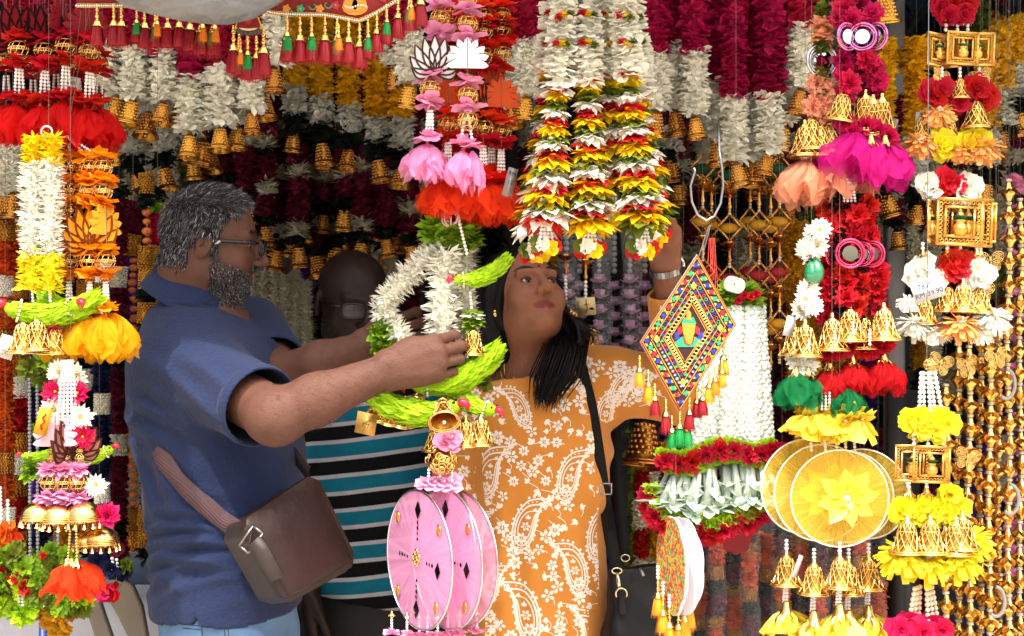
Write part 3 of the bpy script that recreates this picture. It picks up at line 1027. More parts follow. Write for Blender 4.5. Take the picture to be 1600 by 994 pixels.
# plastic chair: its curved back frame shows
CH = mat('chair_plastic', '#6b6253', rough=.4, noise=(12, .12))
ch = thing('plastic_chair', 'brown plastic chair standing by the pale tablecloth', 'chair', (P(165, 900, 2.93).x, 2.93, 0))
def chair_bar(name, pts, w, d):
    g = G()
    pts = np.array(pts, float)
    n = len(pts)
    t = nrm(np.gradient(pts, axis=0))
    sd = nrm(np.cross(t, [0, 1.0, 0]))
    w = np.broadcast_to(np.asarray(w, float), (n,))[:, None]
    V = np.concatenate([pts + sd * w * .5 + [0, -d, 0], pts - sd * w * .5 + [0, -d, 0], pts - sd * w * .5 + [0, d, 0], pts + sd * w * .5 + [0, d, 0]])
    f = []
    for i in range(n - 1):
        for q in range(4):
            a, b = q * n + i, ((q + 1) % 4) * n + i
            f.append((a, a + 1, b + 1, b))
    f += [(0, n, 2 * n, 3 * n), (n - 1, 4 * n - 1, 3 * n - 1, 2 * n - 1)]
    g.add(V, f4=f)
    o = link(name, g.mesh(name, [CH], smooth=False), ch)
    m = o.modifiers.new('b', 'BEVEL'); m.width = .006; m.segments = 3
    return o
def CP(px, py):
    p = P(px, py, 2.93)
    return (p.x - ch.location.x, 0, p.z)
chair_bar('backrest_post', [CP(140, 918), CP(152, 960), CP(165, 1000), CP(176, 1040), CP(182, 1100)], [.03, .034, .036, .036, .036], .01)
chair_bar('backrest_post', [CP(172, 905), CP(190, 925), CP(205, 955), CP(216, 990), CP(224, 1040), CP(228, 1100)], [.04, .06, .055, .042, .04, .04], .01)
chair_bar('backrest', [CP(137, 915), CP(155, 905), CP(175, 903), CP(192, 915)], [.04, .06, .07, .05], .012)
zs = .44
g = box(G(), (.01, -.2, zs), (.40, .40, .03))
o = link('seat', g.mesh('seat', [CH]), ch); o.modifiers.new('b', 'BEVEL').width = .01
for x in (-.17, .17):
    for y in (-.38, -.02):
        tube_g = tube(G(), [(x, y, zs), (x * 1.12, y * 1.05, 0)], [.022, .016], 8)
        link('leg', tube_g.mesh('chair_leg', [CH]), ch)
# pillar and black board on the right
pl = box(G(), (0, 0, 0), (.055, .055, 2.5))
o = link('pillar', pl.mesh('pillar', [mat('pillar_paint', '#77777a', rough=.6, noise=(6, .1))]), None, (P(1397, 0, 4.3).x, 4.3, 1.25))
o.modifiers.new('b', 'BEVEL').width = .006
tag(o, 'pale grey square pillar deep in the stall behind the red tulle', 'pillar')
o = link('black_board', box(G(), (0, 0, 0), (.07, .03, 1.29)).mesh('black_board', [mat('board_black', '#0b0b0d', rough=.4, noise=(9, .2))]), None, (P(1410, 0, 3.25).x, 3.25, .65))
tag(o, 'tall narrow black board beside the gold chains', 'board')
o = link('blue_pole', tube(G(), [(0, 0, 0), (0, 0, P(70, 966, 2.75).z)], .009, 8).mesh('pole', [mat('blue_paint', '#1c3a8c', rough=.4)]), None, (P(68, 966, 2.75).x, 2.75, 0))
tag(o, 'thin blue pole under the yellow flowers at the bottom', 'pole')
# ------------------------------------------------------------------ smooth solid modelling for bodies and clothes
class Field:
    def __init__(s, lo, hi, h):
        s.lo, s.h = np.array(lo, float), h
        s.n = np.ceil((np.array(hi) - s.lo) / h).astype(int) + 1
        s.ax = [(s.lo[i] + np.arange(s.n[i]) * h).astype(np.float32) for i in range(3)]
        s.d = np.full(s.n, 1.0, np.float32)
    def reg(s, lo, hi):
        a = np.clip(np.floor((np.array(lo) - s.lo) / s.h).astype(int), 0, s.n)
        b = np.clip(np.ceil((np.array(hi) - s.lo) / s.h).astype(int) + 1, 0, s.n)
        sl = tuple(slice(x, y) for x, y in zip(a, b))
        X = s.ax[0][sl[0]][:, None, None]
        Y = s.ax[1][sl[1]][None, :, None]
        Z = s.ax[2][sl[2]][None, None, :]
        return sl, X, Y, Z
    def put(s, fn, lo, hi, k, sub=False):
        pad = k + 4 * s.h
        sl, X, Y, Z = s.reg(np.array(lo) - pad, np.array(hi) + pad)
        if 0 in s.d[sl].shape:
            return
        q = fn(X, Y, Z)
        d = s.d[sl]
        if sub:
            q = -q
            if k > 0:
                hh = np.clip(.5 - .5 * (q - d) / k, 0, 1)
                s.d[sl] = q * (1 - hh) + d * hh + k * hh * (1 - hh)
                # smooth max
                s.d[sl] = np.maximum(s.d[sl], np.maximum(d, q))
            else:
                s.d[sl] = np.maximum(d, q)
        else:
            if k > 0:
                hh = np.clip(.5 + .5 * (d - q) / k, 0, 1)
                s.d[sl] = d * (1 - hh) + q * hh - k * hh * (1 - hh)
            else:
                s.d[sl] = np.minimum(d, q)
    def cap(s, a, b, ra, rb=None, k=.01, sub=False):
        rb = ra if rb is None else rb
        a, b = np.array(a, float), np.array(b, float)
        ba = b - a
        l2 = max(float(ba @ ba), 1e-9)
        def fn(X, Y, Z):
            px, py, pz = X - a[0], Y - a[1], Z - a[2]
            t = np.clip((px * ba[0] + py * ba[1] + pz * ba[2]) / l2, 0, 1)
            return np.sqrt((px - t * ba[0]) ** 2 + (py - t * ba[1]) ** 2 + (pz - t * ba[2]) ** 2) - (ra + (rb - ra) * t)
        r = max(ra, rb)
        s.put(fn, np.minimum(a, b) - r, np.maximum(a, b) + r, k, sub)
    def chain(s, pts, rs, k=.004):
        for i in range(len(pts) - 1):
            s.cap(pts[i], pts[i + 1], rs[i], rs[i + 1], k if i == 0 else min(k, .004))
    def ell(s, c, r, F=None, k=.01, sub=False):
        c, r = np.array(c, float), np.array(r, float)
        A = np.eye(3) if F is None else np.array(F, float)      # columns: local axes in the world
        def fn(X, Y, Z):
            p = [X - c[0], Y - c[1], Z - c[2]]
            q = [(A[0, i] * p[0] + A[1, i] * p[1] + A[2, i] * p[2]) / r[i] for i in range(3)]
            k0 = np.sqrt(q[0] ** 2 + q[1] ** 2 + q[2] ** 2)
            k1 = np.sqrt((q[0] / r[0]) ** 2 + (q[1] / r[1]) ** 2 + (q[2] / r[2]) ** 2) + 1e-6
            return k0 * (k0 - 1) / k1
        e = np.sqrt(((A * r) ** 2).sum(1))
        s.put(fn, c - e, c + e, k, sub)
    def loft(s, keys, yaw=0.0, k=.03, power=2.0):
        """keys: (z, cx, cy, a, b): stacked ellipses, a along the yawed x axis, b along the yawed y axis"""
        K = np.array(sorted(keys), float)
        z = s.ax[2]
        W = max(3, int(.03 / s.h) | 1)
        def ip(c):
            q = np.interp(z, K[:, 0], K[:, c])
            return np.convolve(np.pad(q, W // 2, 'edge'), np.ones(W) / W, 'valid')[:len(z)]
        cx, cy, a, b = (ip(i).astype(np.float32) for i in (1, 2, 3, 4))
        zlo, zhi = K[0, 0], K[-1, 0]
        ca, sa = math.cos(yaw), math.sin(yaw)
        lo = [(K[:, 1] - np.maximum(K[:, 3], K[:, 4])).min(), (K[:, 2] - np.maximum(K[:, 3], K[:, 4])).min(), zlo]
        hi = [(K[:, 1] + np.maximum(K[:, 3], K[:, 4])).max(), (K[:, 2] + np.maximum(K[:, 3], K[:, 4])).max(), zhi]
        def fn(X, Y, Z):
            i0 = int(round((float(Z[0, 0, 0]) - s.lo[2]) / s.h))
            sl = slice(i0, i0 + Z.shape[2])
            x, y = X - cx[sl][None, None], Y - cy[sl][None, None]
            u = (np.abs(x * ca + y * sa) / a[sl]) ** power + (np.abs(-x * sa + y * ca) / b[sl]) ** power
            d = (u ** (1 / power) - 1) * np.minimum(a[sl], b[sl])[None, None]
            return np.maximum(d, np.maximum(zlo - Z, Z - zhi))
        s.put(fn, lo, hi, k)
    def warp(s, fn, lo, hi):
        sl, X, Y, Z = s.reg(lo, hi)
        s.d[sl] += fn(X, Y, Z)
    def surface(s):
        d = s.d
        m = d < 0
        u = m.astype(np.uint8)
        c = u[:-1, :-1, :-1] + u[1:, :-1, :-1]
        c += u[:-1, 1:, :-1]; c += u[1:, 1:, :-1]
        c += u[:-1, :-1, 1:]; c += u[1:, :-1, 1:]
        c += u[:-1, 1:, 1:]; c += u[1:, 1:, 1:]
        ii = np.nonzero((c > 0) & (c < 8))
        I = np.stack(ii, -1)
        idx = np.full(c.shape, -1, np.int32)
        idx[ii] = np.arange(len(I))
        corner = np.array([(x, y, z) for x in (0, 1) for y in (0, 1) for z in (0, 1)])
        val = np.stack([d[I[:, 0] + a, I[:, 1] + b, I[:, 2] + e] for a, b, e in corner], -1)
        acc = np.zeros((len(I), 3)); cnt = np.zeros(len(I))
        for a in range(8):
            for b in range(a + 1, 8):
                df = corner[b] - corner[a]
                if np.abs(df).sum() != 1:
                    continue
                x = (val[:, a] < 0) != (val[:, b] < 0)
                t = val[:, a] / np.where(x, val[:, a] - val[:, b], 1)
                acc += np.where(x[:, None], corner[a] + t[:, None] * df, 0)
                cnt += x
        V = s.lo + (I + acc / cnt[:, None]) * s.h
        Q = []
        for axis in range(3):
            o1, o2 = [(1, 2), (2, 0), (0, 1)][axis]
            sa = [slice(None)] * 3; sb = [slice(None)] * 3
            sa[axis] = slice(0, -1); sb[axis] = slice(1, None)
            e = np.stack(np.nonzero(m[tuple(sa)] != m[tuple(sb)]), -1)
            ok = (e[:, o1] > 0) & (e[:, o2] > 0) & (e[:, o1] < s.n[o1] - 1) & (e[:, o2] < s.n[o2] - 1)
            e = e[ok]
            flip = m[tuple(e.T)]
            q = []
            for p1, p2 in ((0, 0), (-1, 0), (-1, -1), (0, -1)):
                w = e.copy()
                w[:, o1] += p1; w[:, o2] += p2
                q.append(idx[tuple(w.T)])
            q = np.stack(q, -1)
            q[~flip] = q[~flip][:, ::-1]
            Q.append(q)
        Q = np.concatenate(Q)
        return V.astype(np.float32), Q[(Q >= 0).all(1)]

def relax(V, Q, it=1, lam=.5):
    for _ in range(it):
        a = np.zeros_like(V); n = np.zeros(len(V), np.float32)
        for i in range(4):
            p, q = Q[:, i], Q[:, (i + 1) % 4]
            for j in range(3):
                a[:, j] += np.bincount(p, V[q, j], len(V)) + np.bincount(q, V[p, j], len(V))
            n += np.bincount(p, minlength=len(V)) + np.bincount(q, minlength=len(V))
        V = V + lam * (a / np.maximum(n, 1)[:, None] - V)
    return V
def keep(V, Q, mask):
    """drop quads whose mask is False and the loose vertices"""
    Q = Q[mask]
    u, inv = np.unique(Q, return_inverse=True)
    return V[u], inv.reshape(-1, 4)
def fmesh(name, V, Q, mats):
    return G().add(V, f4=Q).mesh(name, mats)
def attr(me, name, val):
    a = me.attributes.new(name, 'FLOAT', 'POINT')
    a.data.foreach_set('value', np.asarray(val, np.float32))
def smooth01(x, a, b):
    t = np.clip((x - a) / (b - a), 0, 1)
    return t * t * (3 - 2 * t)
def vnormals(V, Q):
    n = np.cross(V[Q[:, 2]] - V[Q[:, 0]], V[Q[:, 3]] - V[Q[:, 1]])
    N = np.zeros_like(V)
    for i in range(4):
        for j in range(3):
            N[:, j] += np.bincount(Q[:, i], n[:, j], len(V))
    return nrm(N).astype(np.float32)

def skinmat(name, col, lip, rough=.6):
    m = mat(name, col, rough=rough, spec=.22, noise=(40, .1), bump=(320, .5, .002))
    N, L = m.node_tree.nodes, m.node_tree.links
    b = N['Principled BSDF']
    src = b.inputs['Base Color'].links[0].from_socket
    at = N.new('ShaderNodeAttribute'); at.attribute_name = 'lips'
    a2 = N.new('ShaderNodeAttribute'); a2.attribute_name = 'stubble'
    mx = N.new('ShaderNodeMix'); mx.data_type = 'RGBA'
    mx.inputs['B'].default_value = (*srgb(lip), 1)
    L.new(at.outputs['Fac'], mx.inputs['Factor']); L.new(src, mx.inputs['A'])
    m2 = N.new('ShaderNodeMix'); m2.data_type = 'RGBA'
    m2.inputs['B'].default_value = (*srgb('#2a2020'), 1)
    L.new(a2.outputs['Fac'], m2.inputs['Factor']); L.new(mx.outputs['Result'], m2.inputs['A'])
    L.new(m2.outputs['Result'], b.inputs['Base Color'])
    b.inputs['Subsurface Weight'].default_value = .06
    b.inputs['Subsurface Radius'].default_value = (.012, .005, .003)
    b.inputs['Subsurface Scale'].default_value = .6
    return m

class Head:
    """a head in its own axes: x = the person's right, y = forward, z = up; c = centre at eye level"""
    def __init__(s, c, fwd, up=(0, 0, 1), scale=1.0):
        s.c = np.array(c, float)
        f = nrm(np.array(fwd, float)); u = np.array(up, float)
        r = nrm(np.cross(f, u)); u = np.cross(r, f)
        s.A = np.stack([r, f, u], -1)
        s.k = scale
    def w(s, p):
        return s.c + s.k * (s.A @ np.array(p, float))
    def local(s, V):
        return ((V - s.c) @ s.A) / s.k
    def dirw(s, d):
        return np.asarray(d, float) @ s.A.T
    def matrix(s):
        M = Matrix.Identity(4)
        for i in range(3):
            for j in range(3):
                M[i][j] = s.A[i, j] * s.k
            M[i][3] = s.c[i]
        return M
    def sculpt(s, F, chin=1.0, wide=1.0, nose=1.0, full=0.0, ears=True, mouth=.0):
        k, A = s.k, s.A
        def E(c, r, kk=.02, sub=False, F_=None):
            F.ell(s.w(c), np.array(r) * k, A if F_ is None else A @ F_, kk * k, sub)
        def K(a, b, ra, rb, kk=.012, sub=False):
            F.cap(s.w(a), s.w(b), ra * k, rb * k, kk * k, sub)
        E((0, -.018, .036), (.074 * wide, .096, .083), .01)
        E((0, .022, -.022), (.064 * wide, .068, .088), .03)
        E((0, .058, -.090 * chin), (.027, .024, .020), .025)
        for x in (-1, 1):
            E((x * .046 * wide, .006, -.062), (.018 + full * .3, .036, .03), .03)
            E((x * (.038 + full * .1), .055, -.034), (.024 + full * .5, .024, .026 + full * .4), .022)
            K((x * .040, .074, .021), (x * .010, .086, .018), .010, .010, .014)
        K((0, .085, .012), (0, .100 * nose + .006, -.026), .0085, .011, .010)
        E((0, .105 * nose + .004, -.032), (.0135, .0125, .0115), .008)
        for x in (-1, 1):
            E((x * .0135, .094 * nose + .005, -.036), (.0095, .011, .0085), .006)
            E((x * .0065, .104 * nose, -.0435), (.004, .005, .004), .002, True)
            E((x * .031, .095, .000), (.019, .014, .013), .012, True)            # eye socket
            E((x * .031, .068, .000), (.0145, .0145, .0140), .004)               # lids
            E((x * .031, .0825, -.0005), (.0135, .007, .0062), .002, True)       # lid opening
        # mouth
        K((-.027, .067, -.0580), (0, .0805, -.0565), .0035, .0052, .007)
        K((.027, .067, -.0580), (0, .0805, -.0565), .0035, .0052, .007)
        K((-.024, .067, -.0640), (0, .0795, -.0675), .0035, .0054, .007)
        K((.024, .067, -.0640), (0, .0795, -.0675), .0035, .0054, .007)
        K((-.031, .072, -.0595), (0, .0870, -.0622), .0017, .0017, .003, True)
        K((.031, .072, -.0595), (0, .0870, -.0622), .0017, .0017, .003, True)
        if ears:
            for x in (-1, 1):
                Q = np.array(Matrix.Rotation(-x * .35, 3, 'Z') @ Matrix.Rotation(-.18, 3, 'X'))
                E((x * .077 * wide, -.012, -.004), (.0085, .019, .032), .008, False, Q)
                E((x * .086 * wide, -.010, .000), (.006, .010, .018), .005, True, Q)
                E((x * .081 * wide, -.006, -.006), (.006, .006, .009), .004, False, Q)
    def attrs(s, me, V, beard=None):
        p = s.local(V)
        x, y, z = p[:, 0], p[:, 1], p[:, 2]
        lip = (1 - smooth01(np.sqrt((x / .029) ** 2 + ((z + .0625) / .0100) ** 2), .8, 1.05)) * (y > .06)
        attr(me, 'lips', lip * .85)
        attr(me, 'stubble', np.zeros(len(V)) if beard is None else beard(x, y, z))
    def eye(s, parent, inv, look=(0, 1, 0), x=1, col='#1c0f0a'):
        """an eyeball with iris, looking along look (head axes)"""
        c = s.w((x * .031, .0675, 0))
        g = G()
        balls(g, [(0, 0, 0)], .0125 * s.k, 0, SPHH)
        d = Vector(s.dirw(look)).normalized()
        g2 = G()
        t = np.linspace(0.001, .6, 5)
        lathe(g2, np.stack([np.sin(t), np.cos(t)], -1) * .0128 * s.k, 16, 1)
        t = np.linspace(0.001, .2, 3)
        lathe(g2, np.stack([np.sin(t), np.cos(t)], -1) * .01295 * s.k, 12, 2)
        g.join(g2, d.to_track_quat('Z', 'Y').to_matrix().to_4x4())
        me = g.mesh('eye', [mat('eye_white', '#c9c0b8', rough=.12, spec=.6), mat('iris' + col, col, rough=.1), mat('pupil', '#050505', rough=.1)])
        return link('eye', me, parent, inv @ Vector(c))

def hairs(g, base, nrmal, d, L, w, rng, m=0, bend=.3, seg=2):
    """short tapered hair blades at base points, growing along d"""
    n = len(base)
    d = nrm(d + rng.normal(0, .18, (n, 3)))
    side = nrm(np.cross(d, rng.normal(0, 1, (n, 3))))
    L = np.broadcast_to(np.asarray(L, float), (n,))[:, None] * (1 + rng.normal(0, .2, (n, 1)))
    mid = base + d * L * .55
    tip = base + d * L - nrmal * L * bend
    V = np.stack([base - side * w, base + side * w, mid - side * w * .8, mid + side * w * .8, tip], 1)
    i = np.arange(n)[:, None] * 5
    g.add(V.reshape(-1, 3), f3=i + np.array([2, 3, 4]), f4=i + np.array([0, 1, 3, 2]), m=m)
def sample(V, Q, mask, n, rng):
    """random points on the quads chosen by mask"""
    ok = np.nonzero(mask)[0]
    q = Q[rng.choice(ok, n)]
    a, b = rng.random((n, 1)), rng.random((n, 1))
    return V[q[:, 0]] * (1 - a) * (1 - b) + V[q[:, 1]] * a * (1 - b) + V[q[:, 2]] * a * b + V[q[:, 3]] * (1 - a) * b, q[:, 0]

def hand(F, W, d, n, curls, thumb, size=1.0, spread=.04, lat=None, k=.006):
    """wrist W, d towards the fingers, n out of the palm; the lateral axis points to the thumb side; curls: (mcp, pip, dip) per finger, index first"""
    d = nrm(np.array(d, float)); n = np.array(n, float)
    n = nrm(n - d * (n @ d))
    l = nrm(np.array(lat, float)) if lat is not None else np.cross(n, d)
    l = nrm(l - d * (l @ d) - n * (l @ n))
    W = np.array(W, float)
    out = []
    q = size
    mcp = [W + q * (d * a + l * b + n * c) for a, b, c in ((.088, .030, .002), (.092, .010, -.003), (.088, -.010, -.002), (.080, -.029, .003))]
    for i, p in enumerate(mcp):
        F.cap(W + l * q * (.018 - .012 * i), p, .019 * q, .0125 * q, .012 * q)
    F.ell(W + q * (d * .05), np.array([.046, .038, .016]) * q, np.stack([d, l, n], -1), .012 * q)
    F.ell(W + q * (d * .035 + l * .028 + n * .010), np.array([.03, .017, .016]) * q, np.stack([nrm(d + l * .4), nrm(l - d * .4), n], -1), .012 * q)
    LN = [(.043, .026, .021), (.047, .030, .023), (.043, .028, .022), (.034, .021, .019)]
    RD = [(.0098, .0088, .0076), (.0102, .009, .0078), (.0096, .0085, .0074), (.0088, .0076, .0066)]
    for i in range(4):
        p = mcp[i]
        ang = 0
        dd0 = nrm(d + l * spread * (1.5 - i))
        pts = [p]
        for j in range(3):
            ang += curls[i][j]
            dd = dd0 * math.cos(ang) + n * math.sin(ang)
            p = p + dd * LN[i][j] * q
            pts.append(p)
        r = [RD[i][0] * 1.0 * q, RD[i][0] * q, RD[i][1] * q, RD[i][2] * q]
        for j in range(3):
            F.cap(pts[j], pts[j + 1], r[j], r[j + 1], .0018 if j else .0025)
            if j:
                F.ell(pts[j] - n * 0, np.array([1, 1, 1]) * r[j] * 1.04, None, .002)
        out.append((pts, nrm(pts[3] - pts[2]), r[3]))
    t0 = W + q * (d * .022 + l * .026 + n * .012)
    p = t0
    pts = [p]
    for L_, (a, b, c) in zip((.04, .032, .026), thumb):
        p = p + nrm(d * a + l * b + n * c) * L_ * q
        pts.append(p)
    F.chain(pts, [.0135 * q, .0115 * q, .0105 * q, .0085 * q], .008)
    out.append((pts, nrm(pts[3] - pts[2]), .0085 * q))
    return out
def nails(parent, inv, fingers, n, name='nail'):
    """pale nails on the back of the last finger joints"""
    for pts, d, r in fingers:
        c = pts[3] - d * r * .25 
        b = nrm(n - d * (n @ d))
        sd = np.cross(d, b)
        g = G()
        balls(g, [(0, 0, 0)], 1, 0, SPH)
        M = np.eye(4); M[:3, 0] = d * r * .85; M[:3, 1] = sd * r * .62; M[:3, 2] = b * r * .25; M[:3, 3] = c + b * r * .82
        g2 = G().join(g, M)
        v = np.concatenate(g2.v)
        me = g2.mesh('nail', [mat('nail', '#b98a7a', rough=.3)])
        link(name, me, parent, inv.to_translation())
# ------------------------------------------------------------------ people
def Pn(px, py, D):
    return np.array(P(px, py, D))
def cyl(F, a, b, ra, rb, k=.02):
    """sleeve: cone with a round start and a flat cut end"""
    a, b = np.array(a, float), np.array(b, float)
    L = np.linalg.norm(b - a); d = (b - a) / L
    def fn(X, Y, Z):
        px, py, pz = X - a[0], Y - a[1], Z - a[2]
        t = px * d[0] + py * d[1] + pz * d[2]
        tc = np.clip(t, 0, L)
        q = np.sqrt((px - tc * d[0]) ** 2 + (py - tc * d[1]) ** 2 + (pz - tc * d[2]) ** 2) - (ra + (rb - ra) * tc / L)
        rad = np.sqrt(np.maximum(px * px + py * py + pz * pz - t * t, 0)) - (ra + (rb - ra) * np.clip(t, 0, L * 1.3) / L)
        return np.where(t > 0, np.maximum(rad, t - L), q)
    r = max(ra, rb) * 1.1
    F.put(fn, np.minimum(a, b) - r, np.maximum(a, b) + r, k)
    return b, d
def drop_caps(V, Q, caps, h):
    """open the flat ends: caps = (point, outward direction, radius)"""
    c = V[Q].mean(1)
    n = nrm(np.cross(V[Q[:, 2]] - V[Q[:, 0]], V[Q[:, 3]] - V[Q[:, 1]]))
    ok = np.ones(len(Q), bool)
    for p, d, r in caps:
        s = (c - p) @ d
        ok &= ~((np.abs(s) < h * 1.5) & (np.abs(n @ d) > .5) & (np.linalg.norm(c - p, axis=1) < r))
    return keep(V, Q, ok)
def garment(name, me, root, thick=.0025):
    o = link(name, me, root, -root.location)
    if thick:
        m = o.modifiers.new('thickness', 'SOLIDIFY'); m.thickness = thick; m.offset = 1
    return o
def ripple(X, Y, Z, kx, ky, kz, ph, wob=.6):
    return np.sin(X * kx + Y * ky + Z * kz + ph + wob * np.sin(X * kx * .37 - Z * kz * .21 + ph * 2) + wob * np.sin(Z * 23 + Y * 17 + ph))

def crease(X, Y, Z, kx, ky, kz, ph, wob=.6):
    return np.abs(ripple(X, Y, Z, kx * .5, ky * .5, kz * .5, ph, wob)) * 1.6 - .8

# ============ the man in the navy polo shirt
MD = 2.75
man = thing('person', 'man in navy polo shirt and glasses, holding a white garland with both hands', 'person', (P(345, 0, MD).x, MD, 0))
HM = Head(P(336, 381, 2.72), (.985, .07, -.08), (.05, 0, 1), .885)
h = .0028
F = Field((-.80, 2.26, 1.12), (-.03, 3.08, 1.80), h)
HM.sculpt(F, nose=.985, full=.012)
neck0, neck1 = HM.w((0, -.035, -.05)), Pn(292, 505, 2.76)
F.cap(neck0, neck1, .055, .064, .02)
F.ell(HM.w((0, -.06, -.055)), (.05, .05, .05), None, .03)
F.ell(Pn(325, 590, 2.77), (.115, .16, .17), None, .05)
shN, elN, wrN = Pn(294, 574, 2.62), Pn(432, 650, 2.41), Pn(608, 578, 2.43)
F.cap(shN, elN, .054, .045, .03)
F.cap(elN, elN * .65 + wrN * .35, .043, .0425, .02)
F.ell(elN + (-.004, 0, -.006), (.045, .042, .041), None, .02)
F.cap(elN * .65 + wrN * .35, wrN, .0425, .0285, .02)
F.ell(wrN + (-.004, -.02, .012), (.012, .008, .01), None, .012)
for q_ in (-.012, .004, .018):
    F.cap(wrN + (.02, -.018, q_ * .6), wrN + (.078, -.012, .012 + q_ * 1.2), .0035, .004, .006)
shF, elF, wrF = Pn(392, 520, 2.93), Pn(436, 592, 2.72), Pn(572, 542, 2.61)
F.cap(shF, elF, .055, .048, .03)
F.cap(elF, elF * .5 + wrF * .5, .046, .040, .02)
F.cap(elF * .5 + wrF * .5, wrF, .040, .029, .02)
c90 = (1.25, 1.35, .7)
fN = hand(F, wrN, (1.0, -.03, .24), (0, 1, 0), [(.75, 1.35, .8), (.72, 1.4, .8), (.75, 1.4, .8), (.8, 1.35, .8)],
          [(.8, .2, .6), (.9, -.1, .6), (.9, -.3, .4)], 1.0, .02, lat=(-.2, 0, 1), k=.006)
fF = hand(F, wrF, (1.0, -.05, .28), (0, -1, .1), [(.9, 1.55, .6), (.95, 1.5, .55), (1.0, 1.5, .5), (1.05, 1.4, .5)],
          [(.7, .25, .5), (.5, .1, .8), (.2, 0, .9)], .96, .10, lat=(-.25, 0, 1), k=.006)
V, Q = F.surface()
V = relax(V, Q, 1, .25)
SKM = skinmat('skin_man', '#5b3d32', '#50322e')
me = fmesh('man_body', V, Q, [SKM])
def beard_m(x, y, z):
    jaw = smooth01(-z, .030 - .0, .055) * smooth01(y, -.012, .014) * (1 - smooth01(-z, .125, .14))
    jaw = np.maximum(jaw, smooth01(y, -.006, .010) * (1 - smooth01(y, .022, .034)) * smooth01(-z, -.03, .0) * (np.abs(x) > .05))
    mou = 1 - smooth01(np.sqrt((x / .033) ** 2 + ((z + .049) / .009) ** 2), .7, 1.1)
    cheek = smooth01(np.abs(x) * 0 + (-z) - .028 - .55 * np.clip(y - .03, 0, .1), -.004, .012)
    lipz = 1 - smooth01(np.sqrt((x / .025) ** 2 + ((z + .063) / .010) ** 2), .9, 1.25)
    return np.clip(np.maximum(jaw * cheek, mou * (y > .05)) * (1 - lipz), 0, 1) * (np.abs(x) < .09) * (y > -.03)
HM.attrs(me, V, lambda x, y, z: beard_m(x, y, z) * .55)
link('body', me, man, -man.location)
iv = Matrix.Translation(-man.location)
for x in (1, -1):
    HM.eye(man, iv, (0, 1, -.25), x)
nails(man, iv, fF[:4], np.array([0, -1.0, .2]))
# hair and beard
rng = np.random.default_rng(4)
Nb = vnormals(V, Q)
cb = V[Q].mean(1)
arm_m = ((cb[:, 0] > elN[0] - .02) & (cb[:, 0] < wrN[0] + .02) & (cb[:, 2] < 1.48))
g = G()
b, vi = sample(V, Q, arm_m, 2600, rng)
hairs(g, b, Nb[vi], Nb[vi] * .5 + np.array([.8, 0, -.35]), .011, .00016, rng, 0, .3)
link('arm_hair', g.mesh('arm_hair', [mat('arm_hair_dark', '#120d0b', rough=.6)]), man, -man.location, kind='stuff')
p = HM.local(V)
N = vnormals(V, Q)
pc = p[Q].mean(1)
x, y, z = pc.T
hairline = .078 - .9 * np.clip(np.abs(x) - .045, 0, 1) * .0
scalp = (z > -.075) & (np.linalg.norm(pc - np.array([0, -.01, .03]), axis=1) < .14)
front = np.where(np.abs(x) > .052, .018 + .35 * np.clip(z - .02, 0, .06), .056 - .15 * np.abs(x))
side_ok = np.where((z < .012) & (y > -.032), (y > .004) & (y < .022) & (z > -.03) & (np.abs(x) > .055), True)
zj = z + np.random.default_rng(2).normal(0, .007, len(z)) * (z < .0)
hm = scalp & (zj > -.052) & (y < np.maximum(front, .0)) & side_ok & ((z > .045) | (y < .03) | (np.abs(x) > .06)) 
hm &= ~((z < -.012) & (y > -.045) & (y < .002))
g = G()
b, vi = sample(V, Q, hm, 60000, rng)
nn = N[vi]; lz = p[vi, 2]; ly = p[vi, 1]
wt_ = smooth01(lz, .035, .095)
flow = HM.dirw(np.stack([np.zeros(len(b)), -.25 + .8 * wt_, -.9 + .8 * wt_], -1))
L = (.0065 + .0035 * smooth01(lz, -.02, .03) + .006 * wt_) * (.8 + .4 * rng.random(len(b)))
hairs(g, b + nn * .0018, nn, nn * .3 + flow * 1.0, L * 1.2, .0003, rng, 0, .1)
HAIRM = mat('hair_grey', '#3a3a3e', rough=.6, spec=.12)
nt = HAIRM.node_tree
ge = nt.nodes.new('ShaderNodeNewGeometry'); cr = nt.nodes.new('ShaderNodeValToRGB')
cr.color_ramp.elements[0].position = .55; cr.color_ramp.elements[0].color = (.012, .012, .014, 1); q_ = cr.color_ramp.elements.new(.82); q_.color = (.04, .04, .045, 1)
cr.color_ramp.elements[1].position = .95; cr.color_ramp.elements[1].color = (.28, .28, .30, 1)
nt.links.new(ge.outputs['Random Per Island'], cr.inputs[0]); nt.links.new(cr.outputs[0], nt.nodes['Principled BSDF'].inputs['Base Color'])
ob = link('hair', g.mesh('man_hair', [HAIRM]), man, -man.location, kind='stuff')
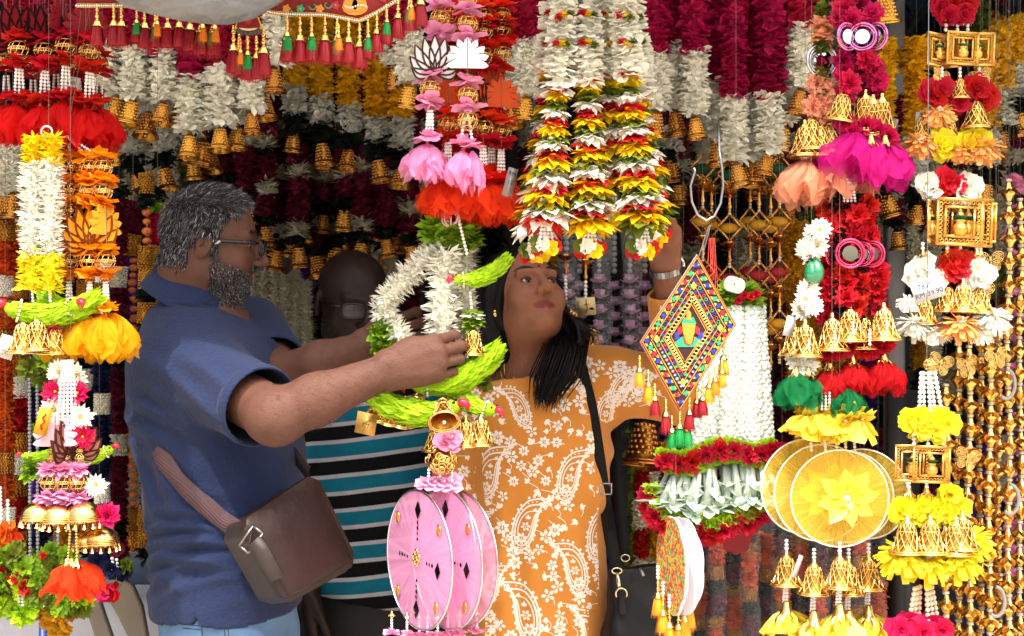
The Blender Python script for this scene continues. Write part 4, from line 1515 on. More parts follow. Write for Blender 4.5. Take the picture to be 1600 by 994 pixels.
# scalp shade under the hair: a close dark cap
Vc, Qc = keep(V + N * .0022, Q, hm)
link('hair_roots', fmesh('hair_roots', Vc, Qc, [mat('hair_root', '#1a191c', rough=.9, spec=.1, noise=(400, .3))]), man, -man.location)
g = G()
bm = beard_m(x, y, z) > .45
b, vi = sample(V, Q, bm, 17000, rng)
nn = N[vi]
flow = HM.dirw(np.tile([0, .35, -.85], (len(b), 1)))
hairs(g, b - nn * .001, nn, nn * .55 + flow * .9, .0062, .00032, rng, 0, .2)
link('beard', g.mesh('man_beard', [HAIRM]), man, -man.location, kind='stuff')
g = G()
for sx in (1, -1):
    t = rng.random(170)
    bl = np.stack([sx * (.016 + .036 * t), .094 - .016 * t ** 2, .024 + .006 * np.sin(t * 2.4) + rng.normal(0, .0018, 170)], -1)
    bw = np.array([HM.w(q) for q in bl])
    hairs(g, bw, HM.dirw(np.tile([0, 1.0, 0], (170, 1))), HM.dirw(np.tile([sx * .9, .2, .15], (170, 1))), .008, .0006, rng, 0, .1)
link('eyebrows', g.mesh('brows', [mat('brow_hair', '#141214', rough=.6)]), man, -man.location, kind='stuff')

# glasses with a neck cord
def glasses(root, H, col='#0d0d10', lensalpha=.25, rim=.0023):
    g = G()
    for sx in (1, -1):
        t = np.linspace(0, 2 * PI, 33)
        cx = np.sign(np.cos(t)) * np.abs(np.cos(t)) ** .6 * .026
        cz = np.sign(np.sin(t)) * np.abs(np.sin(t)) ** .6 * .0165
        pts = np.stack([sx * .034 + cx, .105 - .10 * (np.abs(sx * .034 + cx)) ** 1.35, -.002 + cz], -1)
        tube(g, [H.w(q) for q in pts], rim, 6, 0, False)
        tube(g, [H.w(q) for q in ((sx * .060, .097, .006), (sx * .071, .090, .006), (sx * .0795, .05, .0045), (sx * .0825, .0, .003), (sx * .079, -.022, -.012))],
             [.003, .0038, .0038, .003, .002], 6, 0)
        c = H.w((sx * .0735, .082, .0065))
    tube(g, [H.w(q) for q in ((-.008, .112, .003), (0, .1145, .005), (.008, .112, .003))], .0014, 6, 0)
    o = link('glasses', g.mesh('glasses', [mat('frame_plastic', col, rough=.25)]), root, -root.location)
    for sx in (1, -1):
        t = np.linspace(0, 2 * PI, 25)[:-1]
        cx = np.sign(np.cos(t)) * np.abs(np.cos(t)) ** .6 * .0255
        cz = np.sign(np.sin(t)) * np.abs(np.sin(t)) ** .6 * .016
        pts = np.array([H.w(q) for q in np.stack([sx * .034 + cx, .105 - .10 * (np.abs(sx * .034 + cx)) ** 1.35, -.002 + cz], -1)])
        n = len(pts)
        j = np.arange(n)
        gl = G().add(np.concatenate([pts, [pts.mean(0)]]), f3=np.stack([np.full(n, n), j, (j + 1) % n], -1))
        link('lens', gl.mesh('lens', [mat('lens_glass', '#aeb4ba', rough=.03, spec=1.0, alpha=.1)]), o)
    return o
gm = glasses(man, HM)
g = G()
box(g, HM.w((.0825, .072, .0062)), (.012, .0008, .003), 0, HM.A)
link('silver_mark', g.mesh('mark', [STEEL]), gm)
g = tube(G(), [HM.w(q) for q in ((.0828, .018, .003), (.086, .012, -.01), (.083, .013, -.045), (.078, .018, -.085), (.074, .02, -.115), (.078, -.012, -.135), (.08, -.05, -.135))], .0011, 6)
link('neck_cord', g.mesh('neck_cord', [BLACK]), gm)
g = tube(G(), [HM.w((.0828, .022, .0035)), HM.w((.084, .012, -.004))], .0026, 6)
link('cord_clip', g.mesh('clip', [mat('clip_silver', '#b9b9bd', rough=.3, metal=.7)]), gm)

# polo shirt
h = .0042
F = Field((-.80, 2.26, .80), (-.33, 3.12, 1.60), h)
prof = [(462, 266, 340), (478, 246, 362), (500, 229, 388), (540, 213, 424), (590, 205, 448), (640, 203, 462), (700, 213, 470), (760, 227, 476), (830, 235, 478), (900, 238, 472), (948, 241, 464), (975, 243, 464)]
bw = {462: .072, 478: .10, 500: .138, 540: .178, 590: .200, 640: .197, 700: .190, 760: .186, 830: .186, 900: .186, 948: .184, 975: .184}
keys = []
for py, a, b in prof:
    p0, p1 = P(a, py, MD), P(b, py, MD)
    keys.append((p0.z, (p0.x + p1.x) / 2, MD + .01, (p1.x - p0.x) / 2, bw[py]))
F.loft(keys, .0, .02, 2.25)
cN = shN + (elN - shN) * .83
cF = shF + (elF - shF) * .80
capN = cyl(F, shN, cN, .076, .069, .055)
capF = cyl(F, shF, cF, .075, .066, .05)
zh = P(0, 951, MD).z
def folds(X, Y, Z):
    px = 800 + X / MD * FPX; py = 497 - (Z - CAMZ) / MD * FPX
    low = np.exp(-((py - 845) / 75) ** 2) * np.exp(-((px - 310) / 95) ** 2)
    d = .008 * low * crease(X, Y, Z, 46, 10, 104, .5, 1.9)
    d = d + .006 * low * crease(X, Y, Z, -64, 8, 70, 2.1, 1.7)
    wst = np.exp(-((py - 735) / 60) ** 2) * np.exp(-((px - 265) / 60) ** 2)
    d = d + .008 * wst * crease(X, Y, Z, 100, 8, 78, 1.0, .7)
    slv = np.exp(-((px - 350) / 75) ** 2) * np.exp(-((py - 600) / 55) ** 2) * (Y < 2.62)
    d = d + .007 * slv * crease(X, Y, Z, 88, 30, 108, .4, .6)
    arm = np.exp(-((px - 262) / 60) ** 2 - ((py - 655) / 45) ** 2)
    d = d + .008 * arm * crease(X, Y, Z, 70, 0, 120, 2.2, .7)
    back = np.exp(-((px - 250) / 50) ** 2 - ((py - 570) / 60) ** 2)
    d = d + .0045 * back * ripple(X, Y, Z, 40, 12, 60, .2, .9)
    d = d + .002 * ripple(X, Y, Z, 30, 25, 42, 1.7, .8)
    # side seam from the sleeve to the slit
    d = d + .0022 * np.exp(-((px - 333 - (py - 700) * .02) / 2.2) ** 2) * (py > 690) * (Y < MD - .1)
    return d
F.warp(folds, F.lo, F.lo + F.n * F.h)
sl, X, Y, Z = F.reg((-2, -2, 0), (2, 9, zh + .012))
F.d[sl] = np.maximum(F.d[sl], zh - Z + .004 * np.sin(X * 40) + np.where(np.abs(800 + X / MD * FPX - 338) < 6, .02 * (1 - np.abs(800 + X / MD * FPX - 338) / 6), 0) * (Y < MD))
Vs, Qs = F.surface()
Vs = relax(Vs, Qs, 1, .5)
cz = Vs[Qs].mean(1)
nq = nrm(np.cross(Vs[Qs[:, 2]] - Vs[Qs[:, 0]], Vs[Qs[:, 3]] - Vs[Qs[:, 1]]))
neckc = Pn(303, 474, MD)
ok = ~((cz[:, 2] < zh + .02) & (nq[:, 2] < -.6))
Vs, Qs = keep(Vs, Qs, ok)
Vs, Qs = drop_caps(Vs, Qs, [(capN[0], capN[1], .11), (capF[0], capF[1], .1)], h)
# neck opening
cz = Vs[Qs].mean(1)
tl = nrm(np.array([.5, 0, .87]))
q = cz - neckc
ax = q @ tl
rad = np.linalg.norm(q - ax[:, None] * tl, axis=1)
Vs, Qs = keep(Vs, Qs, ~((rad < .068) & (ax > -.03)))
POLO = mat('polo_cotton', '#0a1e44', rough=.9, sheen=.04, noise=(35, .12), bump=(150, .7, .004))
me = fmesh('polo', Vs, Qs, [POLO])
shirt = garment('polo_shirt', me, man)
bvh_shirt = BVHTree.FromPolygons([tuple(v) for v in Vs.tolist()], Qs.tolist())
def on(bvh, px, py, D0, off=.003):
    """the point of a garment that lies on the sight line through (px, py), lifted off the cloth"""
    o = Vector((0, 0, CAMZ)); d = (P(px, py, 1.0) - o).normalized()
    hit = bvh.ray_cast(o, d)
    q = hit[0] if hit[0] else P(px, py, D0)
    return np.array(q - d * off)
def cuff(parent, cap, r, m, w=.026):
    """flat band sewn round the end of a sleeve"""
    g = G()
    lathe(g, [(r - .006, -w), (r, -w + .001), (r + .0012, -w * .5), (r, .0), (r - .003, .0015), (r - .005, -.003)], 48, 0)
    e = Vector(cap[1]).to_track_quat('Z', 'Y').to_euler()
    return link('sleeve_band', g.mesh('sleeve_band', [m]), parent, cap[0], e)
cuff(shirt, capN, .0722, POLO)
cuff(shirt, capF, .0695, POLO)
# collar: stand and turned-down leaf round a forward-leaning neck
g = G()
ex = nrm(np.array([.87, .0, -.5])); ey = np.array([0, 1.0, 0])
na = 56
ang = np.linspace(-PI + .26, PI - .26, na) + PI        # gap at the front (ex direction)
rows = []
for r_, hgt, ds in ((.070, -.010, 0), (.066, .020, 0), (.066, .034, 0), (.070, .037, 0), (.078, .026, 0), (.090, .004, 0), (.096, -.012, .012), (.0985, -.020, .02)):
    fr = (1 - np.cos(ang - 0)) * .5                      # 0 at the front, 1 at the back
    front = np.clip(np.cos(ang), 0, 1) ** 2
    rr = r_ * (1 + .0 * ang)
    hh = hgt - ds * front * 1.2 + .012 * (1 - front) * (hgt > 0)
    c = neckc + np.outer(rr * np.cos(ang) * 1.08, ex) + np.outer(rr * np.sin(ang), ey) + np.outer(hh, tl)
    rows.append(c)
v = np.concatenate(rows)
i = np.arange(len(rows) - 1)[:, None] * na + np.arange(na - 1)[None]
g.add(v, f4=np.stack([i, i + 1, i + na + 1, i + na], -1).reshape(-1, 4))
o = link('collar', g.mesh('collar', [POLO]), shirt)
m = o.modifiers.new('t', 'SOLIDIFY'); m.thickness = .003
m = o.modifiers.new('s', 'SUBSURF'); m.levels = 1; m.render_levels = 1
# inner neck band, yellowish tape glimpsed
# jeans, shoes
h = .008
F = Field((-.80, 2.45, .0), (-.33, 3.05, .98), h)
hipz = P(0, 940, MD).z
kx = lambda a, b, py: (P(a, py, MD).x + P(b, py, MD).x) / 2
F.loft([(hipz + .03, kx(252, 462, 940), MD, S(105, MD), .165), (.80, kx(254, 464, 1000), MD, S(106, MD), .168), (.70, kx(256, 460, 1000), MD, S(98, MD), .165)], 0, .02, 2.2)
for s_ in (-1, 1):
    F.cap((kx(262, 450, 1000), MD + s_ * .09, .74), (kx(270, 440, 1000) + .01, MD + s_ * .095, .46), .094, .072, .05)
    F.cap((kx(270, 440, 1000) + .01, MD + s_ * .095, .46), (kx(270, 440, 1000) - .01, MD + s_ * .10, .10), .072, .064, .02)
F.warp(lambda X, Y, Z: .003 * ripple(X, Y, Z, 30, 40, 60, .3), F.lo, F.lo + F.n * F.h)
Vj, Qj = F.surface()
Vj = relax(Vj, Qj, 2, .5)
DEN = mat('denim', '#55789f', rough=.85, noise=(9, .35), bump=(900, .5, .0012))
jeans = link('jeans', fmesh('jeans', Vj, Qj, [DEN]), man, -man.location)
bvh_j = BVHTree.FromPolygons([tuple(v) for v in Vj.tolist()], Qj.tolist())
g = G()
SEAM = mat('denim_seam', '#2b3d57', rough=.9)
for pts in ([(342, 945), (346, 960), (350, 975), (352, 1000)], [(348, 945), (352, 960), (356, 975), (358, 1000)], [(265, 972), (290, 976), (314, 978)], [(265, 978), (290, 982), (314, 984)], [(312, 955), (315, 975), (316, 1000)]):
    tube(g, [on(bvh_j, a, b, MD, .0005) for a, b in pts], .0011, 5)
link('seam', g.mesh('seam', [SEAM]), jeans)
for s_ in (-1, 1):
    g = G()
    F2 = Field((-.80, 2.5, -.01), (-.25, 3.0, .14), .008)
    F2.cap((kx(270, 440, 1000) - .03, MD + s_ * .10, .05), (kx(270, 440, 1000) + .17, MD + s_ * .11, .038), .048, .038, .02)
    F2.warp(lambda X, Y, Z: np.maximum(0, (.006 - Z)) * 3, F2.lo, F2.lo + F2.n * F2.h)
    a, b = F2.surface()
    link('shoe', fmesh('shoe', relax(a, b, 1), b, [mat('shoe_leather', '#241c18', rough=.5)]), man, -man.location)

# messenger bag worn by the man
LEA = mat('bag_leather', '#2a1b18', rough=.45, spec=.3, noise=(7, .28), bump=(55, .5, .003))
LEA2 = mat('bag_leather_side', '#2a211f', rough=.45, noise=(9, .2), bump=(70, .4, .002))
bagc = P(462, 850, 2.52)
bag = thing('messenger_bag', 'brown leather messenger bag hanging at the hip of the man', 'bag', P(462, 955, 2.52))
bi = -bag.location
A0, B0, C0, D0_ = Pn(373, 822, 2.47), Pn(492, 742, 2.60), Pn(560, 885, 2.62), Pn(446, 948, 2.50)
T = nrm(np.cross(B0 - A0, D0_ - A0))
if T[1] > 0:
    T = -T
def quadpt(u, v):
    return A0 * (1 - u) * (1 - v) + B0 * u * (1 - v) + C0 * u * v + D0_ * (1 - u) * v
def slab(nu, nv, front, back, m, bulge, round_=.12, drop=0.0, uv=(0, 1, 0, 1)):
    g = G()
    us, vs_ = np.linspace(uv[0], uv[1], nu), np.linspace(uv[2], uv[3], nv)
    def lay(off):
        L = []
        for v_ in vs_:
            for u_ in us:
                a, b = (u_ - uv[0]) / (uv[1] - uv[0]), (v_ - uv[2]) / (uv[3] - uv[2])
                # round the corners
                e = max(abs(a - .5), abs(b - .5)) * 2
                cu, cv = a - .5, b - .5
                rr = max(0, (abs(cu) + abs(cv)) - (1 - round_))
                uu, vv = u_ - np.sign(cu) * rr * .5, v_ - np.sign(cv) * rr * .5
                bu = bulge * (1 - (2 * a - 1) ** 4) * (1 - (2 * b - 1) ** 4)
                L.append(quadpt(uu, vv) + T * (off + (bu if off == front else 0)))
        return np.array(L)
    f, b = lay(front), lay(back)
    i = np.arange(nv - 1)[:, None] * nu + np.arange(nu - 1)[None]
    q = np.stack([i, i + 1, i + nu + 1, i + nu], -1).reshape(-1, 4)
    g.add(f, f4=q, m=m); g.add(b, f4=q[:, ::-1], m=m)
    bd = list(range(nu)) + [k * nu + nu - 1 for k in range(1, nv)] + [(nv - 1) * nu + k for k in range(nu - 2, -1, -1)] + [k * nu for k in range(nv - 2, 0, -1)]
    n = len(bd)
    g.add(np.concatenate([f[bd], b[bd]]), f4=[(k, n + k, n + (k + 1) % n, (k + 1) % n) for k in range(n)], m=m)
    return g
body_o = link('bag_body', slab(20, 20, -.010, -.075, 0, .006, .10, uv=(.02, .98, .03, 1.0)).mesh('bag_body', [LEA2]), bag, bi)
flap = link('flap', slab(30, 30, .006, -.008, 0, .016, .10, uv=(0, 1, -.03, .97)).mesh('flap', [LEA]), bag, bi)
g = G()
pl_ = [(.05, .02), (.05, .5), (.06, .9), (.5, .935), (.94, .9), (.95, .5), (.93, .02)]
pp = []
for (u0, v0), (u1, v1) in zip(pl_[:-1], pl_[1:]):
    for t in np.linspace(0, 1, 14)[:-1]:
        u_, v_ = u0 + (u1 - u0) * t, v0 + (v1 - v0) * t
        bu = .016 * (1 - (2 * u_ - 1) ** 4) * (1 - (2 * (v_ + .03) - 1) ** 4)
        pp.append(quadpt(u_, v_) + T * (.0066 + bu))
tube(g, pp, .0011, 5)
link('stitching', g.mesh('stitch', [mat('stitch_dark', '#231a19', rough=.8)]), flap)
# top roll of the flap going over the edge
g = G()
rows = []
for t in np.linspace(0, PI * .9, 9):
    rows.append([quadpt(u_, -.03) + T * (-.033 + .04 * math.cos(t)) + np.array([0, 0, 1]) * .026 * math.sin(t) for u_ in np.linspace(.03, .97, 16)])
v = np.array(rows).reshape(-1, 3)
i = np.arange(8)[:, None] * 16 + np.arange(15)[None]
g.add(v, f4=np.stack([i, i + 1, i + 17, i + 16], -1).reshape(-1, 4))

# strap: a webbing ribbon lying on the shirt
def ribbon(pts, w, up, thick=.0022, dense=True):
    pts = np.array(pts, float)
    # densify with Catmull-Rom
    q = []
    n = len(pts)
    for i in range(n - 1 if dense else 0):
        p0, p1, p2, p3 = pts[max(i - 1, 0)], pts[i], pts[i + 1], pts[min(i + 2, n - 1)]
        for t in np.linspace(0, 1, 9)[:-1]:
            q.append(.5 * (2 * p1 + (p2 - p0) * t + (2 * p0 - 5 * p1 + 4 * p2 - p3) * t * t + (3 * p1 - p0 - 3 * p2 + p3) * t ** 3))
    q.append(pts[-1])
    q = np.array(q) if dense else pts
    t = nrm(np.gradient(q, axis=0))
    up = np.asarray(up, float)
    sd = nrm(np.cross(t, np.broadcast_to(up, t.shape)))
    nn = nrm(np.cross(sd, t))
    k = len(q)
    w = np.broadcast_to(np.asarray(w, float), (k,))[:, None]
    V = np.concatenate([q + sd * w / 2 + nn * thick / 2, q - sd * w / 2 + nn * thick / 2, q - sd * w / 2 - nn * thick / 2, q + sd * w / 2 - nn * thick / 2])
    f = []
    for i in range(k - 1):
        for c in range(4):
            a, b = c * k + i, ((c + 1) % 4) * k + i
            f.append((a, a + 1, b + 1, b))
    return G().add(V, f4=f)
WEB = mat('strap_webbing', '#523a40', rough=.75, noise=(40, .06))
nt = WEB.node_tree
tc = nt.nodes.new('ShaderNodeTexCoord'); wv = nt.nodes.new('ShaderNodeTexWave'); bp = nt.nodes.new('ShaderNodeBump')
wv.bands_direction = 'DIAGONAL'; wv.inputs['Scale'].default_value = 95
bp.inputs['Strength'].default_value = .6; bp.inputs['Distance'].default_value = .002
nt.links.new(tc.outputs['Object'], wv.inputs[0]); nt.links.new(wv.outputs['Fac'], bp.inputs['Height']); nt.links.new(bp.outputs[0], nt.nodes['Principled BSDF'].inputs['Normal'])
sp, su = [], []
o_ = Vector((0, 0, CAMZ))
for t in np.linspace(0, 1, 26):
    px, py = np.interp(t, [0, .5, 1], [236, 300, 364]), np.interp(t, [0, .25, .5, .75, 1], [692, 730, 768, 796, 824])
    d_ = (P(px, py, 1) - o_).normalized()
    hit = bvh_shirt.ray_cast(o_, d_)
    if hit[0] is None:
        continue
    nn_ = hit[1] if hit[1].dot(d_) < 0 else -hit[1]
    sp.append(np.array(hit[0] + nn_ * .009)); su.append(np.array(nn_))
sp.append(Pn(380, 836, 2.478)); su.append(np.array([-.2, -1, 0])); sp.append(Pn(392, 845, 2.470)); su.append(np.array([-.2, -1, 0]))
sp.insert(0, sp[0] + (-.012, .06, .02)); su.insert(0, np.array([-1, -.2, 0]))
sp, su = np.array(sp), np.array(su)
for _ in range(6):
    sp[1:-1] = .5 * sp[1:-1] + .25 * (sp[:-2] + sp[2:]); su[1:-1] = .5 * su[1:-1] + .25 * (su[:-2] + su[2:])
wd_ = np.minimum(.034, .002 + .006 * np.arange(len(sp)))
link('strap', ribbon(sp, wd_, su, dense=False).mesh('strap', [WEB]), bag, bi)
far = [Pn(450, 690, 2.80), Pn(462, 712, 2.70), Pn(484, 742, 2.62)]
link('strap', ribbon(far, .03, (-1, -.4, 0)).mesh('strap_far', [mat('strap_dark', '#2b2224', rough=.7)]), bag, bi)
g = G()
cc = Pn(392, 843, 2.467)
dx = nrm(Pn(410, 858, 2.46) - Pn(375, 830, 2.47)); dz = nrm(np.cross(dx, [0, -1, 0]))
for a, b in (((-1, -1), (1, -1)), ((1, -1), (1, 1)), ((1, 1), (-1, 1)), ((-1, 1), (-1, -1))):
    tube(g, [cc + dx * a[0] * .011 + dz * a[1] * .021, cc + dx * b[0] * .011 + dz * b[1] * .021], .002, 6)
link('buckle', g.mesh('buckle', [STEEL]), bag, bi)
link('strap_tab', ribbon([cc + dx * .006, Pn(408, 862, 2.462), Pn(422, 888, 2.466), Pn(432, 905, 2.475)], .03, (0, -1, 0), .005).mesh('strap_tab', [LEA2]), bag, bi)

# ============ the shopkeeper in the striped shirt
SD = 3.4
keeper = thing('person', 'bald bearded shopkeeper with glasses in teal striped shirt, standing in the shade', 'person', (P(590, 0, SD).x, SD, 0))
keeper['label'] = 'bald man with glasses in teal striped shirt, standing in the shade'
HK = Head(P(553, 474, 3.36), (.40, -.9, -.16), (.02, .0, 1), 1.04)
F = Field((-.62, 3.0, .55), (0, 3.7, 1.72), .0045)
HK.sculpt(F, wide=1.05, full=.014)
F.cap(HK.w((0, -.03, -.05)), Pn(560, 560, SD + .02), .062, .07, .02)
F.ell(Pn(590, 640, SD), (.14, .09, .15), None, .04)
shK, elK, wrK = Pn(478, 600, SD), Pn(463, 775, SD), Pn(482, 925, 3.28)
F.cap(shK, elK, .05, .043, .03)
F.cap(elK, wrK, .042, .029, .02)
fK = hand(F, wrK, (.12, -.1, -1), (1, .2, .1), [(.3, .5, .3), (.3, .5, .3), (.35, .5, .3), (.4, .5, .3)], [(.9, .5, .2), (1, .2, .3), (1, 0, .3)], 1.0, .05, lat=(.1, -1, 0))
V, Q = F.surface()
V = relax(V, Q, 1, .4)
me = fmesh('keeper_body', V, Q, [skinmat('skin_keeper', '#241712', '#1e1212', .45)])
HK.attrs(me, V, lambda x, y, z: beard_m(x, y, z) * .6)
link('body', me, keeper, -keeper.location)
for x in (1, -1):
    HK.eye(keeper, Matrix.Translation(-keeper.location), (0, 1, -.1), x)
glasses(keeper, HK, rim=.0022)
p = HK.local(V)
pc = p[Q].mean(1); x, y, z = pc.T
g = G()
bm = (beard_m(x, y, z) > .5)
b, vi = sample(V, Q, bm, 2200, rng)
N = vnormals(V, Q)
hairs(g, b, N[vi], N[vi] * .7 + HK.dirw(np.tile([0, .3, -.9], (len(b), 1))), .006, .0007, rng)
link('beard', g.mesh('keeper_beard', [mat('brow_hair', '#141214', rough=.6)]), keeper, -keeper.location, kind='stuff')
h = .005
F = Field((-.66, 3.05, .72), (-.02, 3.72, 1.48), h)
keys = []
for py, a, b, w in ((545, 520, 612, .08), (560, 500, 640, .11), (590, 478, 680, .13), (640, 474, 700, .14), (720, 476, 722, .145), (800, 480, 732, .15), (880, 486, 736, .155), (930, 490, 738, .155)):
    p0, p1 = P(a, py, SD), P(b, py, SD)
    keys.append((p0.z, (p0.x + p1.x) / 2, SD, (p1.x - p0.x) / 2, w))
F.loft(keys, -.1, .02, 2.3)
cK = shK + (elK - shK) * .72
capK = cyl(F, shK, cK, .075, .068, .04)
F.warp(lambda X, Y, Z: .0035 * ripple(X, Y, Z, 34, 20, 38, .8) + .002 * ripple(X, Y, Z, -60, 10, 50, 2.8), F.lo, F.lo + F.n * F.h)
zk = P(0, 922, SD).z
sl, X, Y, Z = F.reg((-2, -2, 0), (2, 9, zk + .06))
F.d[sl] = np.maximum(F.d[sl], zk - Z - X * .12 - .05)
Vs, Qs = F.surface()
Vs = relax(Vs, Qs, 2, .5)
Vs, Qs = drop_caps(Vs, Qs, [(capK[0], capK[1], .1)], h)
STR = mat('striped_jersey', '#0d6478', rough=.9, spec=.15, noise=(30, .08), bump=(1200, .4, .001))
nt = STR.node_tree; N_, L_ = nt.nodes, nt.links
tc = N_.new('ShaderNodeTexCoord'); sx = N_.new('ShaderNodeSeparateXYZ'); L_.new(tc.outputs['Object'], sx.inputs[0])
ma = N_.new('ShaderNodeMath'); ma.operation = 'MULTIPLY_ADD'; ma.inputs[1].default_value = -.13; L_.new(sx.outputs['X'], ma.inputs[0]); L_.new(sx.outputs['Z'], ma.inputs[2])
mu = N_.new('ShaderNodeMath'); mu.operation = 'MULTIPLY'; mu.inputs[1].default_value = 1 / .0795; L_.new(ma.outputs[0], mu.inputs[0])
fr = N_.new('ShaderNodeMath'); fr.operation = 'FRACT'; L_.new(mu.outputs[0], fr.inputs[0])
cr = N_.new('ShaderNodeValToRGB'); cr.color_ramp.interpolation = 'CONSTANT'
e = cr.color_ramp.elements
e[0].position = 0; e[0].color = (*srgb('#0e5f76'), 1)
e[1].position = .38; e[1].color = (*srgb('#9b9ea8'), 1)
for ps, cl in ((.50, '#06080c'), (.88, '#9b9ea8')):
    q = e.new(ps); q.color = (*srgb(cl), 1)
L_.new(fr.outputs[0], cr.inputs[0])
hs = [n for n in N_ if n.type == 'HUE_SAT'][0]
L_.new(cr.outputs[0], hs.inputs['Color'])
ks = garment('striped_shirt', fmesh('striped_shirt', Vs, Qs, [STR]), keeper)
cuff(ks, capK, .07, mat('collar_teal', '#176a80', rough=.85))
g = G()
nc = Pn(560, 552, SD + .01)
ang = np.linspace(.5, 2 * PI - .5, 40) - PI / 2 - .3
rows = [nc + np.stack([r_ * np.cos(ang), r_ * .95 * np.sin(ang), np.full(40, hz) - .03 * np.clip(-np.sin(ang), 0, 1)], -1) for r_, hz in ((.072, -.02), (.070, .03), (.078, .028), (.1, -.02))]
v = np.concatenate(rows); i = np.arange(3)[:, None] * 40 + np.arange(39)[None]
g.add(v, f4=np.stack([i, i + 1, i + 41, i + 40], -1).reshape(-1, 4))
o = link('collar', g.mesh('keeper_collar', [mat('collar_teal', '#176a80', rough=.85)]), ks)
o.modifiers.new('t', 'SOLIDIFY').thickness = .003
F = Field((-.66, 3.15, 0), (0, 3.65, .95), .01)
F.loft([(zk + .08, P(612, 0, SD).x, SD, S(118, SD), .145), (.66, P(612, 0, SD).x, SD, S(115, SD), .145)], -.1, .02)
for s_ in (-1, 1):
    F.cap((P(612, 0, SD).x + s_ * .085, SD, .7), (P(612, 0, SD).x + s_ * .1, SD, .06), .088, .062, .04)
V, Q = F.surface()
link('trousers', fmesh('trousers', relax(V, Q, 1), Q, [mat('trouser_black', '#17161a', rough=.85, bump=(600, .3))]), keeper, -keeper.location)
for s_ in (-1, 1):
    F2 = Field((-.62, 3.1, -.01), (.08, 3.6, .13), .009)
    F2.cap((P(612, 0, SD).x + s_ * .1, SD, .045), (P(612, 0, SD).x + s_ * .12, SD - .17, .035), .046, .036, .02)
    a, b = F2.surface()
    link('shoe', fmesh('shoe', a, b, [mat('shoe_leather', '#241c18')]), keeper, -keeper.location)

# ============ the woman in the orange dress
WD = 3.05
woman = thing('person', 'woman in orange paisley dress looking up and reaching with one raised arm', 'person', (P(840, 0, WD).x, WD, 0))
HW = Head(P(822, 464, 3.02), (.36, -.81, .45), (0, 0, 1), .93)
F = Field((-.25, 2.70, 1.02), (.48, 3.34, 1.66), .0028)
HW.sculpt(F, wide=.92, full=.008, nose=1.0, chin=1.04)
F.ell(HW.w((0, .005, -.085)), np.array([.046, .045, .028]), HW.A, .03)      # soft under-chin
nb = Pn(826, 590, 3.08)
F.cap(HW.w((0, -.035, -.055)), nb, .051, .06, .03)
F.loft([(1.02, P(838, 0, WD).x, WD + .01, .13, .085), (P(0, 680, WD).z, P(838, 0, WD).x, WD + .01, .138, .108), (P(0, 600, WD).z, P(836, 0, WD).x, WD + .01, .132, .092), (P(0, 572, WD).z, P(834, 0, WD).x, WD + .03, .105, .062)], 0, .03)
for a, b, ra, rb in ((Pn(822, 575, 3.06), Pn(905, 590, 3.08), .04, .045), (Pn(820, 575, 3.06), Pn(755, 598, 3.08), .04, .045)):
    F.cap(a, b, ra, rb, .03)
shW, elW, wrW = Pn(925, 590, 3.08), Pn(1076, 612, 2.98), Pn(1040, 416, 2.88)
F.cap(shW, elW, .052, .043, .03)
F.cap(elW, wrW, .043, .0275, .02)
fW = hand(F, wrW, (.02, -.12, 1), (-.55, -.5, 0), [(.5, .7, .4), (.5, .8, .4), (.55, .8, .4), (.6, .8, .4)], [(.9, .6, .2), (1, .2, .4), (1, 0, .5)], .93, .04, lat=(-.6, .5, 0))
V, Q = F.surface()
V = relax(V, Q, 1, .4)
me = fmesh('woman_body', V, Q, [skinmat('skin_woman', '#885a44', '#742f32', .5)])
HW.attrs(me, V)
link('body', me, woman, -woman.location)
iw = Matrix.Translation(-woman.location)
for x in (1, -1):
    HW.eye(woman, iw, (-.28, .93, .12), x)
g = G()
for sx in (1, -1):
    t = np.linspace(0, 1, 14)
    pts = [HW.w((sx * (.012 + .042 * q), .0925 - .022 * q ** 2, .022 + .009 * math.sin(q * 2.6))) for q in t]
    tube(g, pts, [.0008 + .0018 * math.sin(PI * min(1, q * .9 + .1)) for q in t], 5)
link('eyebrows', g.mesh('brows', [mat('brow_hair', '#141214', rough=.6)]), woman, -woman.location)
g = G()
for sx in (1, -1):
    t = np.linspace(-1, 1, 11)
    tube(g, [HW.w((sx * .031 + .0145 * q, .0838 - .006 * q * q, .0066 - .0058 * q * q)) for q in t], .0014, 5)
    tube(g, [HW.w((sx * .031 + .0135 * q, .0828 - .006 * q * q, -.0062 + .005 * q * q)) for q in t], .0007, 5)
link('lashes', g.mesh('lash', [mat('brow_hair', '#141214', rough=.6)]), woman, -woman.location, kind='stuff')
o = link('bindi', balls(G(), [HW.w((0, .0925, .030))], .0032, 0).mesh('bindi', [mat('bindi_red', '#5a0c14', rough=.5)]), woman, -woman.location)
g = G()
tube(g, [HW.w((-.009, .0885, .043)), HW.w((0, .0895, .0445)), HW.w((.009, .0885, .043))], [.0008, .0016, .0008], 6)
link('forehead_mark', g.mesh('mark', [mat('ash_white', '#d9cfc8', rough=.8)]), woman, -woman.location)
g = G()
t = np.linspace(0, 2 * PI, 17)
tube(g, [HW.w((.0165 + .0045 * math.cos(q), .103, -.036 + .0045 * math.sin(q))) for q in t], .0007, 5, 0, False)
link('nose_ring', g.mesh('ring', [GOLD]), woman, -woman.location)
g = balls(G(), [HW.w((.083, -.004, -.036)), HW.w((.084, -.004, -.044))], [.0045, .0055], 0)
link('ear_stud', g.mesh('stud', [GOLD]), woman, -woman.location)
